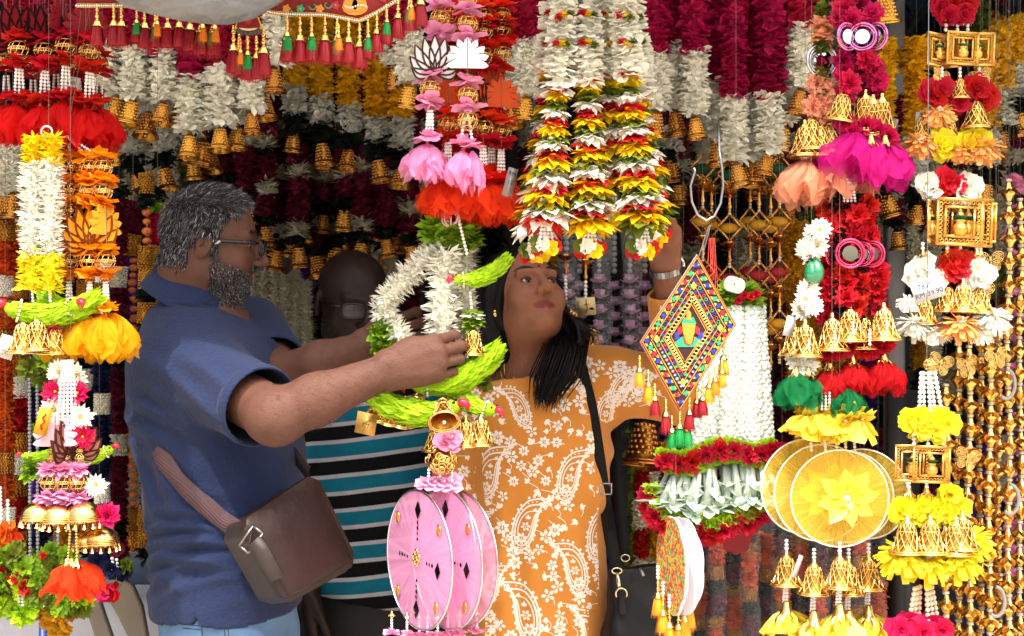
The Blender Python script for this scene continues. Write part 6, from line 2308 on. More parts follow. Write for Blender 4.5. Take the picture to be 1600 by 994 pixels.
# garlands and wrapped packets low behind the mint bundle
for i, (px, cols) in enumerate(((1002, ['ochre', 'crimson', 'cream', 'crimson', 'cream']), (1022, ['crimson', 'cream', 'crimson', 'ochre', 'cream']), (1040, ['gold', 'maroon', 'cream', 'maroon', 'cream']))):
    y, bd = 690, []
    while y < 930:
        c = cols[len(bd) % len(cols)]
        bd.append(('jas', c, y, y + 45)); y += 45
    bellstrand(i, px, 3.3, bd, None, '%s cream and crimson garland from the left behind the black shoulder bag' % ORD[i], 'cream and crimson garlands low in the shade', w=27)
hg = bellstrand(0, 1008, 3.25, [('leaf', 'dkgreen', 640, 662)], 685, 'large gold bell on a dark strand beside the diamond banner tassels', None, bs=70)
for i, px in enumerate((1068, 1092, 1118, 1146, 1172, 1198, 1222, 1250, 1280, 1312, 1344, 1372)):
    y, bd = 815 + (i % 2) * 20, []
    cols = [('mar', 'saffron', 52), ('weave', 'bgold', 22), ('fuzz', 'dkgreen', 24), ('mar', 'maroon', 34), ('fuzz', 'ochre', 16)]
    k = i * 2
    while y < 1040:
        st, c, L = cols[k % 5]; k += 1
        bd.append((st, c, y, y + L)); y += L
    hg = bellstrand(i, px, 3.15 + .06 * (i % 2), bd, None, '%s from the left of the wrapped saffron garlands below the mint bundle' % ORD[i], 'saffron garlands wrapped in plastic', w=25)
    g = G()
    t = np.linspace(0, 2 * PI, 20)
    rr_ = .0205 * (1 + .12 * np.sin(3 * t + i))
    rows = [np.stack([rr_ * np.cos(t) * 1.05, rr_ * np.sin(t), np.full(20, z)], -1) + [.003 * math.sin(z * 40 + i), 0, 0] for z in np.linspace(.02, -.32, 14)]
    v = np.concatenate(rows); q = np.arange(13)[:, None] * 20 + np.arange(19)[None]
    g.add(v, f4=np.stack([q, q + 1, q + 21, q + 20], -1).reshape(-1, 4))
    link('plastic_sleeve', g.mesh('sleeve', [FILM]), hg.o, hg.at(px, 815))
# red tulle-lined cloth hanging between
hg = Hang('scalloped_cloth', 'dark red scalloped cloth piece below the mint white bundle', 'cloth', 1150, 860, 3.0)
g = G()
a = np.linspace(0, 2 * PI, 41)[:-1]
plate(g, np.stack([.032 * (1 + .06 * np.cos(8 * a)) * np.cos(a), .032 * (1 + .06 * np.cos(8 * a)) * np.sin(a)], -1), -.003, .003)
link('cloth_disc', g.mesh('cloth_disc', [mat('red_felt', '#6e0d10', rough=.85)]), hg.o, hg.at(1150, 842))
hg.cord((1150, 600), (1150, 830))

# gold chains, butterflies and pink strings at the right edge
for i, (px, y0, y1) in enumerate(((1478, 620, 1010), (1497, 520, 1010), (1514, 560, 1010), (1532, 500, 1010), (1546, 540, 1010), (1560, 520, 1010), (1576, 300, 1010), (1594, 330, 1010))):
    hg = Hang('gold_lotus_chain', '%s from the left of the gold lotus bead chains beside the yellow pompoms' % ORD[i], 'bead chain', px, y1, 2.95 + .05 * (i % 2), 'chains of gold lotus bell beads')
    k = 0
    y = y0
    while y < y1:
        hg.add('chainbead', px + 2 * math.sin(k * .7), y, 42, dD=rnd.uniform(-.004, .004))
        y += 36
        k += 1
    hg.cord((px, -110), (px, y1))
for i, (px, py) in enumerate(((1512, 572), (1557, 560), (1470, 568), (1512, 716), (1548, 408), (1535, 455))):
    hg = Hang('gold_butterfly', 'gold filigree butterfly %s' % ['below the orange pompom flower', 'highest in the row below the white pompom', 'half hidden behind the white pearl strings', 'beside the lower gold square frames', 'beside the white blossoms on the far strand', 'above the white pompom on the far strand'][i], 'butterfly', px, py, 2.88, 'gold filigree butterflies')
    hg.add('butterfly', px, py, 42, rot=(0, rnd.uniform(-.3, .3), rnd.uniform(-.5, .5)))
    hg.cord((px, -120), (px, py))
for i, px in enumerate((1584, 1602)):
    hg = Hang('pink_flower_string', '%s string of lilac pink blossoms from the left at the right edge' % ORD[i], 'garland', px, 1000, 3.15, 'lilac pink blossom strings')
    for k in range(18):
        hg.add('blossom', px + rnd.uniform(-4, 4), 285 + k * 41 + rnd.uniform(-5, 5) + i * 13, 14, 'lilac', rot=(rnd.uniform(-.6, .6), rnd.uniform(-.6, .6), 1))
    hg.cord((px, -80), (px, 1000))
for i, (px, py) in enumerate(((1572, 600), (1578, 780), (1556, 940))):
    hg = Hang('plastic_ring', 'white %s hanging loop among the gold chains' % ['upper', 'middle', 'lowest'][i], 'loop', px, py, 2.9, 'white plastic loops')
    t = np.linspace(-2.2, 1.6, 18)
    g = tube(G(), np.stack([.018 * np.cos(t), 0 * t, .030 * np.sin(t)], -1), .004, 6)
    link('loop', g.mesh('loop', [mat('loop_plastic', '#9a9a96', rough=.4)]), hg.o, (0, 0, 0))
    hg.cord((px, -100), (px, py))
# ------------------------------------------------------------------ decorations at the front
# ---- top left: red lotus strands
D = 2.42
LR = [(30, 0, 'lotus', 'with its lotus facing out, at the very edge'), (70, 0, 'lotus', 'with its lotus facing out, second from the edge'), (103, 0, 'lotusback', 'with its lotus seen edge-on'), (140, 0, 'lotusback', 'with the plain back of its lotus showing')]
for px, dy, lk, t in LR:
    hg = Hang('lotus_hanging', 'red tulle and pearl hanging ' + t, 'hanging', px, 225, D, 'red lotus hangings')
    yaw = {30: .1, 70: -.1, 103: 1.25, 140: .35}[px]
    hg.oy = {30: 0, 70: 3, 103: -4, 140: 6}[px]
    hg.add(lk, px - 6, 38, 64, 'dred', rot=(0, 0, yaw))
    hg.add('flower', px, 62, 23, 'crimson', rot=(.3,))
    hg.add('ball', px, 77, 16.5)
    hg.add('flower', px - 1, 93, 22, 'red', rot=(PI, 0, 1.2))
    hg.add('cap', px, 96, 13)
    for k in (-1, 0, 1):
        hg.pearls((px + k * 3, 106), (px + k * 6, 150), 5.6, dD=.004 * k)
    for k in (-1, 1):
        hg.add('flower', px + k * 9, 152, 17, 'red')
        hg.add('cap', px + k * 7, 156, 14)
    hg.add('tulle', px - 6, 163, 60, 'red', sq=(1.0, 1.0))
    hg.add('tulle', px + 8, 160, 64, 'red', sq=(1.0, 1.0), dD=.02)
    hg.up(px, 40)
for i, px in enumerate((52, 88, 122, 10, 155)):
    hg = Hang('lotus_hanging', 'red tulle hanging in the back row, %s from the edge' % ORD[(1, 2, 3, 0, 4)[i]], 'hanging', px, 225, 2.5, 'red lotus hangings in the back row')
    hg.oy = (4, -5, 7, -3, 2)[i]
    hg.add('lotusback', px, 48, 58, 'dred', rot=(0, 0, .9 - i * .5))
    hg.add('flower', px, 84, 20, 'crimson')
    hg.add('ball', px, 98, 14)
    hg.add('flower', px, 112, 20, 'crimson')
    for k in (-1, 1):
        hg.pearls((px + k * 3, 120), (px + k * 5, 158), 5)
    hg.add('flower', px, 158, 18, 'red')
    hg.add('tulle', px, 166, 56, 'red')
    hg.up(px, 60)
o = card(Hang('price_tag', 'pale handwritten price tag among the red tulle hangings', 'tag', 110, 135, 2.46).o, (0, 0, 0), .03, .034, WCARD, (0, .2, 0), lines=(('280', .18), ('20.', -.2)))
# ---- left: yellow and white garland with parrot
D = 2.36
hg = Hang('parrot_garland', 'yellow and white flower garland with a lime green parrot and two gold bells', 'hanging', 60, 555, D)
for px, o_ in ((50, -4), (77, 3)):
    hg.band('chrys', 'yellow', (px + 4, 212), (px + 2, 258), 40)
    hg.band('chrys', 'white', (px + 2, 254), (px, 402), 44)
    hg.band('chrys', 'lemon', (px, 396), (px - 1, 455), 46)
    hg.pearls((px, 452), (px + 2, 478), 5.5)
hg.add('parrot', 66, 486, 132, rot=(0, -.06, PI * 1.12))
hg.add('parrot', 92, 478, 110, rot=(0, .0, PI * 1.75), dD=.03)
for px, py in ((40, 498), (62, 494), (78, 500)):
    hg.add('filbell', px, py, 52, dD=-.012 if px < 70 else .015)
hg.add('flower', 83, 512, 10, 'hotpink')
card(hg.o, hg.at(17, 542, -.02), S(25, D), S(36, D), mat('white_card', '#d9d7d2'), (0, .3, .1), lines=(('m 12', -.15), ('7 --', -.36)), size=.16)
t = np.linspace(0, 2 * PI, 21)
link('ring', tube(G(), np.stack([.009 * np.cos(t), 0 * t, .009 * np.sin(t)], -1), .0016, 6, 0, False).mesh('ring', [mat('clear_plastic', '#e4d6d8', rough=.1, spec=.8, alpha=.6)]), hg.o, hg.at(76, 207, -.01))
hg.up(76, 210)
# ---- left: orange lotus strands
for i, (px, dx, ly) in enumerate(((112, -4, 360), (140, 0, 352), (160, 5, 352))):
    hg = Hang('lotus_hanging', 'orange blossom hanging with yellow tulle, %s' % ['beside the white garland', 'middle one with its lotus facing out', 'farthest from the white garland'][i], 'hanging', px, 560, 2.4 + .03 * (i == 0), 'orange lotus hangings')
    hg.pearls((104, 212), (px, 248), 5)
    for y in (262, 298, 330 if i == 0 else 300):
        hg.add('flower', px + rnd.uniform(-3, 3), y - 14, 22, 'orange', rot=(.3,))
        hg.add('ball', px, y, 15.5)
        hg.add('flower', px, y + 14, 20, 'orange', rot=(PI + .2, .2, 1))
    hg.add(('lotus', 'lotus', 'lotusback')[i], px + dx, ly, 64 if i else 54, 'amber', rot=(0, 0, (.5, .05, 1.1)[i]))
    hg.add('flower', px + dx, 393, 20, 'orange', rot=(.3,))
    hg.add('ball', px + dx, 408, 15)
    hg.add('flower', px + dx, 424, 20, 'orange', rot=(PI, 0, 1))
    hg.add('cap', px + dx, 430, 12)
    for k in (-1, 0, 1):
        hg.pearls((px + dx + k * 2, 438), (px + dx + k * 5, 486), 5.2)
    hg.add('flower', px + dx, 482, 18, 'orange')
    hg.add('cap', px + dx, 487, 15)
    hg.add('tulle', px + dx - 5, 492, 68, 'yellow', sq=(.98, 1))
    hg.add('tulle', px + dx + 6, 489, 72, 'yellow', sq=(.95, 1), dD=.02)
    hg.cord((px, -100), (104, 212))
# ---- left: white and magenta daisies with pearls, pink lotus, jhumka domes
D = 2.36
hg = Hang('jhumka_hanging', 'pearl strings with white and magenta daisies above pink blossoms and gold fringed domes', 'hanging', 105, 920, D)
for px, py, c in ((93, 582, 'white'), (120, 585, 'white'), (86, 612, 'hotpink'), (122, 615, 'hotpink'), (84, 640, 'white'), (126, 652, 'white'), (130, 682, 'hotpink')):
    hg.face('sunburst', px, py, 21, c, yaw=rnd.uniform(-.4, .4), tilt=rnd.uniform(-.3, .3))
for k in range(5):
    hg.pearls((104 + k * 2.5, 562), (94 + k * 7, 664), 6, dD=-.016 + .003 * k)
hg.add('lotusback', 90, 682, 62, 'pink', rot=(0, 0, .15), dD=-.012)
hg.add('lotus', 118, 682, 58, 'brown', rot=(0, 0, .5), dD=.004)
hg.add('lotus', 106, 682, 58, 'brown', rot=(0, 0, 1.25))
yc = mat('tag_yellow', '#e3a51e', rough=.5)
tg = card(hg.o, hg.at(76, 657, -.028), S(20, D), S(42, D), yc, (0, .25, .1), name='yellow_tag')
g = G()
tube(g, [(.1, -.012, .3), (-.1, -.012, .15), (.15, -.012, 0), (-.1, -.012, -.15), (.1, -.012, -.3)], .07, 5)
link('red_print', g.mesh('print', [mat('tag_red2', '#c2281c', rough=.6)]), tg)
for px in (80, 103, 124):
    hg.add('ball', px, 705, 5); hg.add('ball', px, 716, 7)
    hg.add('fluffy', px - 3, 735, 21, 'pink')
    hg.add('ball', px - 2, 753, 15)
    hg.add('fluffy', px - 4, 774, 23, 'pink', rot=(PI, 0, 1))
for px, py, r_ in ((60, 800, 25), (93, 803, 27), (132, 800, 27), (112, 808, 24)):
    hg.add('jhumka', px, py, r_, dD=.02 if px == 112 else -.005)
hg.add('jhumka', 150, 842, 27, dD=.03)
hg.add('jhumka', 128, 846, 22, dD=.03)
for k in (0, 1):
    hg.pearls((110 + k * 9, 822), (106 + k * 14, 876), 5, GOLD)
for px in (104, 112, 120):
    hg.add('cap', px, 872, 16)
hg.add('tulle', 108, 880, 56, 'orange', sq=(1.15, 1)); hg.add('tulle', 118, 878, 58, 'orange', sq=(1.1, 1), dD=.015)
hg.face('fluffy', 168, 806, 20, 'hotpink'); hg.face('sunburst', 150, 758, 18, 'white')
hg.up(110, 565)
hg = Hang('parrot_garland', 'small lime green leaf sprays and parrots behind the pink lotus cut-outs', 'hanging', 100, 740, 2.45)
hg.add('parrot', 60, 712, 60, rot=(0, .0, PI * 1.1)); hg.add('parrot', 146, 710, 76, rot=(.3, -.25, .1))
hg.add('spray', 50, 735, 22, 'leaf'); hg.up(100, 700)
# leaf bunch under the parrot bells and bottom-left leaf garlands
def bunch(name, lab, D, items, group=None, cat='garland'):
    hg = Hang(name, lab, cat, items[0][1], items[-1][2] + 15, D, group)
    for kind, px, py, s, c in items:
        if kind == 'pearls':
            hg.pearls((px, py), (px + 2, py + s), 6)
        elif kind in ('spray', 'blossom', 'fluffy', 'sunburst'):
            hg.face(kind, px, py, s, c, yaw=rnd.uniform(-.6, .6), tilt=rnd.uniform(-.5, .3), dD=rnd.uniform(-.01, .02))
        else:
            hg.add(kind, px, py, s, c)
    hg.up(items[0][1], items[0][2])
    return hg
bunch('leaf_garland', 'green leaf bunch with tiny dark red buds below the parrot bells', 2.46, [('spray', 66, 566, 24, 'leaf'), ('spray', 48, 575, 20, 'olive'), ('spray', 84, 570, 20, 'leaf'), ('blossom', 62, 580, 6, 'crimson'), ('spray', 68, 590, 20, 'olive')])
it = []
for k in range(34):
    px, py = rnd.uniform(-8, 128), rnd.uniform(858, 965)
    if px > 85 and 870 < py < 925:
        py = 930 + rnd.random() * 30
    it.append(('spray', px, py, rnd.uniform(15, 22), rnd.choice(('leaf', 'leaf', 'lime', 'olive'))))
for px, py, c, s in ((32, 903, 'red', 16), (24, 915, 'red', 13), (42, 915, 'crimson', 13), (62, 900, 'crimson', 7), (5, 890, 'crimson', 7), (70, 868, 'crimson', 6)):
    it.append(('blossom', px, py, s, c))
for px in (28, 34, 58, 66, 95, 104):
    it.append(('pearls', px, 915, 34, ''))
bunch('leaf_garland', 'bushy lime green leaf garland with red blossoms and pearls in the bottom corner', 2.48, it)
it = [('sunburst', px, py, 13, 'ochre') for px, py in ((58, 962), (75, 958), (92, 958), (108, 962), (70, 975), (88, 978), (105, 975), (80, 990), (98, 990), (115, 950))] + [('spray', 90, 940, 22, 'olive'), ('spray', 110, 945, 20, 'olive')]
bunch('leaf_garland', 'yellow flower bunch hanging lowest below the lime leaf garland', 2.5, it)
it = [('blossom', 155, 875, 15, 'navy'), ('blossom', 175, 890, 15, 'navy'), ('blossom', 150, 915, 15, 'crimson'), ('blossom', 175, 925, 15, 'crimson'), ('blossom', 190, 895, 14, 'navy'), ('blossom', 165, 925, 14, 'hotpink'), ('pearls', 175, 870, 24, ''), ('pearls', 182, 872, 22, ''), ('spray', 195, 885, 13, 'olive'), ('blossom', 180, 860, 12, 'maroon')]
bunch('flower_bunch', 'navy and crimson blossom bunch with pearls above the plastic chair', 2.8, it)
it = [('blossom', 8, 830, 18, 'saffron'), ('blossom', 22, 838, 14, 'vermil'), ('pearls', 0, 760, 60, ''), ('pearls', 12, 780, 90, '')]
bunch('flower_bunch', 'orange blossom on pearl strings at the left picture edge', 2.6, it)

# ---- top centre: pink and red lotus strands
D = 2.4
hg = Hang('lotus_hanging', 'pink blossom strand with brown outlined white lotus and pale pink tulle', 'hanging', 683, 285, D, 'lotus hangings at the top centre')
for y, k in ((10, 'f'), (30, 'b'), (48, 'F'), (122, 'f'), (139, 'b'), (157, 'F')):
    px = 688 if y < 60 else 672
    if k == 'b':
        hg.add('ball', px, y, 16)
    else:
        hg.add('flower', px, y, 22, 'pink', rot=(.25,) if k == 'f' else (PI - .2, .15, 1.0))
hg.add('lotus', 680, 86, 58, 'white', rot=(0, 0, .12), dD=-.01)
hg.add('cap', 672, 160, 14)
for k in (-1, 0, 1):
    hg.pearls((672 + k * 3, 170), (671 + k * 5, 210), 5.6)
hg.add('flower', 668, 216, 20, 'pink'); hg.add('cap', 668, 221, 13)
hg.add('tulle', 664, 226, 58, 'pink', sq=(1.05, 1)); hg.add('tulle', 672, 226, 54, 'pink', sq=(1, 1))
hg.up(688, 20)
hg = Hang('lotus_hanging', 'pink blossom strand with plain white lotus back and drooping pink tulle', 'hanging', 731, 300, D - .02, 'lotus hangings at the top centre')
for y, k in ((-4, 'b'), (16, 'f'), (38, 'b'), (54, 'F'), (130, 'f'), (149, 'b'), (165, 'F'), (188, 'b')):
    if k == 'b':
        hg.add('ball', 731, y, 15.5)
    else:
        hg.add('flower', 731, y, 22, 'pink', rot=(.25,) if k == 'f' else (PI - .2, .15, 1.0))
hg.add('lotusback', 731, 96, 60, 'white', rot=(0, 0, .08), dD=-.02)
hg.add('cap', 729, 168, 14)
for k in (-1, 1):
    hg.pearls((729 + k * 3, 178), (729 + k * 9, 224), 5.8)
hg.add('flower', 722, 225, 20, 'pink'); hg.add('flower', 736, 228, 18, 'pink'); hg.add('cap', 724, 232, 12)
hg.add('tulle', 722, 236, 50, 'pink', sq=(.9, 1)); hg.add('tulle', 738, 236, 64, 'pink', sq=(.5, 1))
hg.up(731, 0)
for i, (px, ly, yy) in enumerate(((700, 148, 196), (755, 150, 197), (783, 152, 204), (768, 140, 200), (714, 150, 205))):
    hg = Hang('lotus_hanging', 'red blossom strand with orange tulle, %s' % ['with an edge-on orange lotus between the pink strands', 'just behind the white lotus strand', 'with the plain orange lotus at the far side', 'behind the plain orange lotus', 'deepest behind the pink tulle'][i], 'hanging', px, 335, 2.45 + .02 * i, 'red and orange lotus hangings')
    hg.oy = (0, 4, 2, -6, 7)[i]
    for y in (22, 45, 83):
        hg.add('flower', px + rnd.uniform(-2, 2), y - 14, 21, 'vermil', rot=(.25,))
        hg.add('ball', px, y, 15)
        hg.add('flower', px, y + 15, 21, 'red', rot=(PI, .1, .4))
    hg.add('lotusback' if i != 1 else 'lotus', px, ly, 60, 'orange', rot=(0, 0, (1.0, 1.2, .25, .7, .5)[i]))
    hg.add('flower', px, yy - 16, 22, 'vermil', rot=(.25,))
    hg.add('ball', px, yy, 16)
    hg.add('flower', px, yy + 14, 21, 'red', rot=(PI, .1, .4))
    hg.add('cap', px, yy + 15, 14)
    for k in (-1, 0, 1):
        hg.pearls((px + k * 3, yy + 25), (px + k * 5, yy + 72), 5.5)
    hg.add('flower', px, yy + 76, 21, 'vermil'); hg.add('cap', px, yy + 80, 14)
    hg.add('tulle', px - 6, yy + 84, 58, 'orange', sq=(1.2, 1)); hg.add('tulle', px + 8, yy + 83, 60, 'orange', sq=(1.2, 1), dD=.02)
    hg.up(px, 20)
card(Hang('price_tag', 'clear grey price tag hanging beside the orange tulle', 'tag', 797, 285, 2.42).o, (0, 0, 0), .018, .05, mat('clear_tag', '#9a9c9a', rough=.2, alpha=.7), (0, .25, .3), lines=(('RM', .3), ('12', 0)), size=.2)

# ---- centre: the white parrot garland the man is holding
D = 2.5
hg = Hang('parrot_garland', 'white flower garland with green leaves, lime parrots and gold bells held by the man', 'garland', 690, 690, D)
for px, py in ((672, 362), (690, 356), (706, 360), (722, 366), (735, 375), (684, 376), (712, 378), (698, 384)):
    hg.add('spray', px, py, 24, 'leaf', rot=(rnd.uniform(-.5, .5), rnd.uniform(-.5, .5), 0), dD=rnd.uniform(-.012, .012))
hg.band('chrys', 'white', (686, 378), (640, 432), 46)
hg.band('chrys', 'white', (644, 426), (601, 470), 46)
hg.band('chrys', 'white', (604, 462), (598, 500), 46)
hg.band('chrys', 'white', (596, 488), (632, 532), 44)
hg.band('chrys', 'white', (696, 390), (690, 545), 58, dD=-.015)
hg.band('chrys', 'white', (722, 392), (732, 560), 40, dD=.022)
for px, py in ((590, 522), (604, 530), (620, 536), (636, 540), (594, 540), (612, 550), (630, 552), (645, 545), (600, 515)):
    hg.add('spray', px, py, 18, 'leaf', rot=(rnd.uniform(-.6, .6), rnd.uniform(-.6, .6), 0), dD=rnd.uniform(-.01, .02))
for px, py in ((752, 575), (745, 590), (756, 600), (738, 580)):
    hg.add('spray', px, py, 15, 'olive', rot=(rnd.uniform(-.6, .6), rnd.uniform(-.6, .6), 0), dD=.015)
hg.pearls((716, 338), (731, 400), 5.6, dD=-.03)
hg.pearls((735, 455), (738, 490), 5.6, dD=-.02)
hg.add('sunburst', 739, 490, 20, 'white', rot=(PI, 0, 0), dD=-.02)
hg.add('spray', 739, 502, 20, 'leaf', rot=(.2, 0, 0), dD=-.02)
hg.add('filbell', 740, 510, 43, dD=-.025)
hg.add('parrot', 746, 432, 86, rot=(.15, .22, PI + .15), dD=-.035)
hg.add('parrot', 580, 578, 84, rot=(0, .25, PI + .1), dD=.03)
hg.add('parrot', 702, 590, 138, rot=(.1, .24, PI + .12), dD=-.03)
hg.add('parrot', 664, 636, 132, rot=(.1, -.02, -.08), dD=-.05)
hg.add('parrot', 738, 626, 100, rot=(.1, .42, -.35), dD=-.02)
bm = Matrix.Rotation(1.0, 3, 'X') @ Matrix.Rotation(.3, 3, 'Z')
hg.add('filbell', 694, 618, 46, rot=(-.75, .05, .2), dD=-.075)
for px, py, s in ((684, 655, 46), (708, 650, 40), (728, 650, 44), (752, 646, 46)):
    hg.add('filbell', px, py, s, dD=-.03 if px != 708 else .0)
for px, py in ((592, 612), (612, 618), (632, 622), (652, 612)):
    hg.add('filbell', px, py, 44, dD=.03, rot=(.3, -.3, 1))
card(hg.o, hg.at(572, 662, 0), S(34, D), S(34, D), mat('gold_card', '#e0b460', rough=.3, metal=.4), (0, .18, -.3), name='gold_tag', lines=(('777', -.1),), size=.26)
g = G()
for k in range(8):
    t = np.linspace(0, PI * 1.4, 10)
    a = k * .8
    tube(g, np.stack([.016 * np.cos(t) * math.cos(a), .016 * np.cos(t) * math.sin(a), .012 * np.sin(t) + .004 * k * .3], -1), .0014, 5)
link('pink_bow', g.mesh('bow', [mat('ribbon_pink', '#d8a9b4', rough=.4)]), hg.o, hg.at(706, 346, -.035))
hg.up(700, 350)
# ---- pink net discs below it
hg = Hang('pink_disc_hanging', 'pink net disc cluster with mirror diamonds hanging below the parrot garland', 'hanging', 680, 990, 2.44)
hg.add('flower', 698, 694, 20, 'pink', rot=(.6, .3, 0)); hg.add('flower', 706, 684, 15, 'pink', rot=(1.0, .2, 0))
hg.add('goldcluster', 690, 718, 27)
for px in (670, 688, 706):
    hg.pearls((px, 732), (px, 752), 5)
for px in (668, 680, 694, 706):
    hg.add('flower', px, 756, 16, 'pink', rot=(rnd.uniform(.2, .8), .2, 0))
DIA = mat('mirror_black', '#20181c', rough=.04, metal=.9)
AMB = mat('amber_gem', '#a3560c', rough=.1, spec=.8, coat=.5)
for i, (cx, cy, yaw, rr_) in enumerate(((656, 870, -1.02, 107), (697, 873, -1.0, 109), (716, 876, -.95, 107), (706, 874, -1.2, 108))):
    dsc = hg.add('disc', cx, cy, rr_, 'pinknet', rot=(0, .04, yaw), dD=-.03 + .028 * i)
    dsc['label'] = 'pink net disc on a silver wire hoop, number %s from the front' % ['one', 'two', 'three', 'four'][i]
    if i > 1:
        continue
    for u, v, s, m_ in [(0, .72, .13, DIA), (0, -.72, .13, DIA), (.62, -.05, .12, DIA)]:
        o = link('mirror_diamond', plate(G(), [(0, -1), (.62, 0), (0, 1), (-.62, 0)], -.05, .05).mesh('mirror_diamond', [m_]), dsc, (u, -.03, v), (0, 0, 0), s)
    for k in range(4):
        for a_, b_ in ((0, 1), (1, 0), (-1, 0), (0, -1)):
            q = .3 + .08 * k
            if a_ == 1 and k > 2:
                continue
            link('mirror_dot', plate(G(), [(0, -1), (.8, 0), (0, 1), (-.8, 0)], -.05, .05).mesh('mirror_dot', [MIRROR if k % 2 else DIA]), dsc, (a_ * q, -.03, b_ * q), (0, 0, 0), .03 + .004 * k)
    for a_ in (.7, 2.45, 3.9, 5.5):
        o = link('gem', balls(G(), [(0, 0, 0)], 1, 0, SPH, (.7, .3, 1)).mesh('gem', [AMB]), dsc, (.82 * math.cos(a_), -.03, .82 * math.sin(a_)), (0, 0, 0), .07)
        t = np.linspace(0, 2 * PI, 17)
        link('gem_rim', tube(G(), np.stack([.8 * np.cos(t), 0 * t, 1.1 * np.sin(t)], -1), .14, 5, 0, False).mesh('gem_rim', [GOLD]), o)
    if i == 0:
        g = G()
        for k in range(4):
            a_ = k * PI / 2
            t = np.linspace(0, 2 * PI, 13)
            tube(g, np.stack([.05 * math.cos(a_) + .035 * np.cos(t), 0 * t, .05 * math.sin(a_) + .035 * np.sin(t)], -1), .016, 6, 0, False)
        link('gold_emblem', g.mesh('emblem', [GOLD]), dsc, (0, -.04, .03), (0, 0, .1), (1, 1, 1.4))
for k, px in enumerate((612, 636, 655, 668, 684, 700, 718, 745)):
    y = 948 + abs(px - 665) * -.1 + 20
    hg.pearls((px, y), (px, y + 22), 4.5)
    hg.add('flower', px, y + 28, 12, 'pink')
    hg.add('cap', px, y - 8, 9)
hg.up(690, 700, top=680)

# ---- bouquet of layered white, red, yellow and green strands
D = 2.38
def layered(i, top, xs, ys, radii, lab, endpy, D, pearl=True):
    hg = Hang('layered_garland', lab, 'garland', xs[-1], endpy, D, 'layered garlands of the big bouquet')
    X = lambda y: float(np.interp(y, [0, ys[-1]], xs))
    y0 = ys[0]
    hg.band('lily', 'white', (X(-40), -60), (X(30), 30), 42); hg.band('lily', 'white', (X(30), 24), (X(72), 76), 44); hg.band('lily', 'white', (X(70), 68), (X(y0), y0 + 6), 47)
    for y in (28, 70):
        for k, c in enumerate(('red', 'yellow', 'olive')):
            hg.add('fluffy', X(y) - 9 + 9 * k, y + rnd.uniform(-4, 4), 8, c, dD=-.019)
    seq = ('red', 'yellow', 'olive', 'white')
    for k, y in enumerate(ys):
        r_ = float(np.interp(k, range(len(radii)), radii)) if len(radii) == len(ys) else float(np.interp(k / (len(ys) - 1), np.linspace(0, 1, len(radii)), radii))
        c = seq[k % 4]
        hg.add('skirt', X(y), y, r_ * (.92 if c == 'red' else .95 if c == 'olive' else 1.04), c, rot=(rnd.uniform(-.08, .08), rnd.uniform(-.08, .08), rnd.random() * 6), sq=(1, .95))
        if c in ('white', 'yellow') and k > 3:
            hg.add('skirt', X(y), y + 4, r_ * .85, c, rot=(0, 0, rnd.random() * 6), sq=(1, 1.0))
    yb = ys[-1]
    for k in (-1.5, -.5, .5, 1.5):
        hg.pearls((X(yb) + k * 4, yb + 2), (X(yb) + k * 7, yb + 32), 6, dD=-.008 + .004 * k)
    for k, c in enumerate(('red', 'yellow', 'white', 'olive', 'red', 'yellow', 'white')):
        a = k * 6.28 / 7
        hg.face('flower', X(yb) + 15 * math.cos(a), yb + 36 + 5 * math.sin(a * 2), 11, c, yaw=rnd.uniform(-.8, .8), dD=-.012 * math.sin(a))
    hg.up(X(-40), -40)
    return hg
def ygrid(y0, n, s):
    return [y0 + s * k * (1 + .002 * k) for k in range(n)]
layered(0, 0, (868, 836), ygrid(108, 20, 12.7), (19, 22, 28, 35, 41), 'layered garland of the big bouquet at its man-facing edge, farther back', 400, 2.45)
layered(1, 0, (884, 853), ygrid(140, 17, 12.6), (20, 24, 32, 40, 46), 'layered bouquet garland hanging lowest, first of the front three', 402, 2.36)
layered(2, 0, (918, 921), ygrid(128, 18, 12.7), (21, 24, 31, 39, 45), 'layered bouquet garland in the middle of the front three', 400, 2.37)
layered(3, 0, (948, 954), ygrid(118, 15, 12.6), (20, 23, 28, 30, 34), 'shorter layered bouquet garland showing between the front three', 365, 2.44)
layered(4, 0, (972, 1004), ygrid(116, 19, 12.7), (21, 24, 30, 37, 45), 'layered bouquet garland nearest the diamond banner', 402, 2.36)
layered(5, 0, (985, 1022), ygrid(150, 15, 12.7), (17, 20, 26, 32, 36), 'layered bouquet garland half hidden at the outer back edge', 380, 2.46)

# ---- diamond banner
D = 2.36
T0, R0, B0_, L0_ = P(1092, 398, D), P(1147, 507, D), P(1064, 645, D), P(997, 534, D)
cen = (T0 + B0_ + L0_ + R0) / 4
dm = thing('diamond_banner', 'diamond shaped embroidered banner with mirror work, a deity figure and coloured tassels', 'banner', cen)
ux, uz = (R0 - L0_) / 2, (T0 - B0_) / 2
def UV(u, v, off=0.0):
    p = ux * u + uz * v
    return np.array((p.x, -.002 - off, p.z))
def dplate(s, y0, y1, m, name, parent=dm):
    g = G()
    o = [UV(u * s, v * s) for u, v in ((0, 1), (-.5, .5), (-1, 0), (-.5, -.5), (0, -1), (.5, -.5), (1, 0), (.5, .5))]
    plate(g, [(p[0], p[2]) for p in o], y0, y1, 0, 1 if isinstance(m, list) else None)
    return link(name, g.mesh(name, m if isinstance(m, list) else [m]), parent)
CY, CM = mat('braid_gold', '#c9922a', rough=.5, bump=(500, .5)), mat('banner_maroon', '#300814', rough=.8, noise=(60, .1))
dplate(1.0, -.003, .005, [mat('banner_edge', '#c9531d', rough=.7), mat('banner_back', '#ddd5dc', rough=.7)], 'backing')
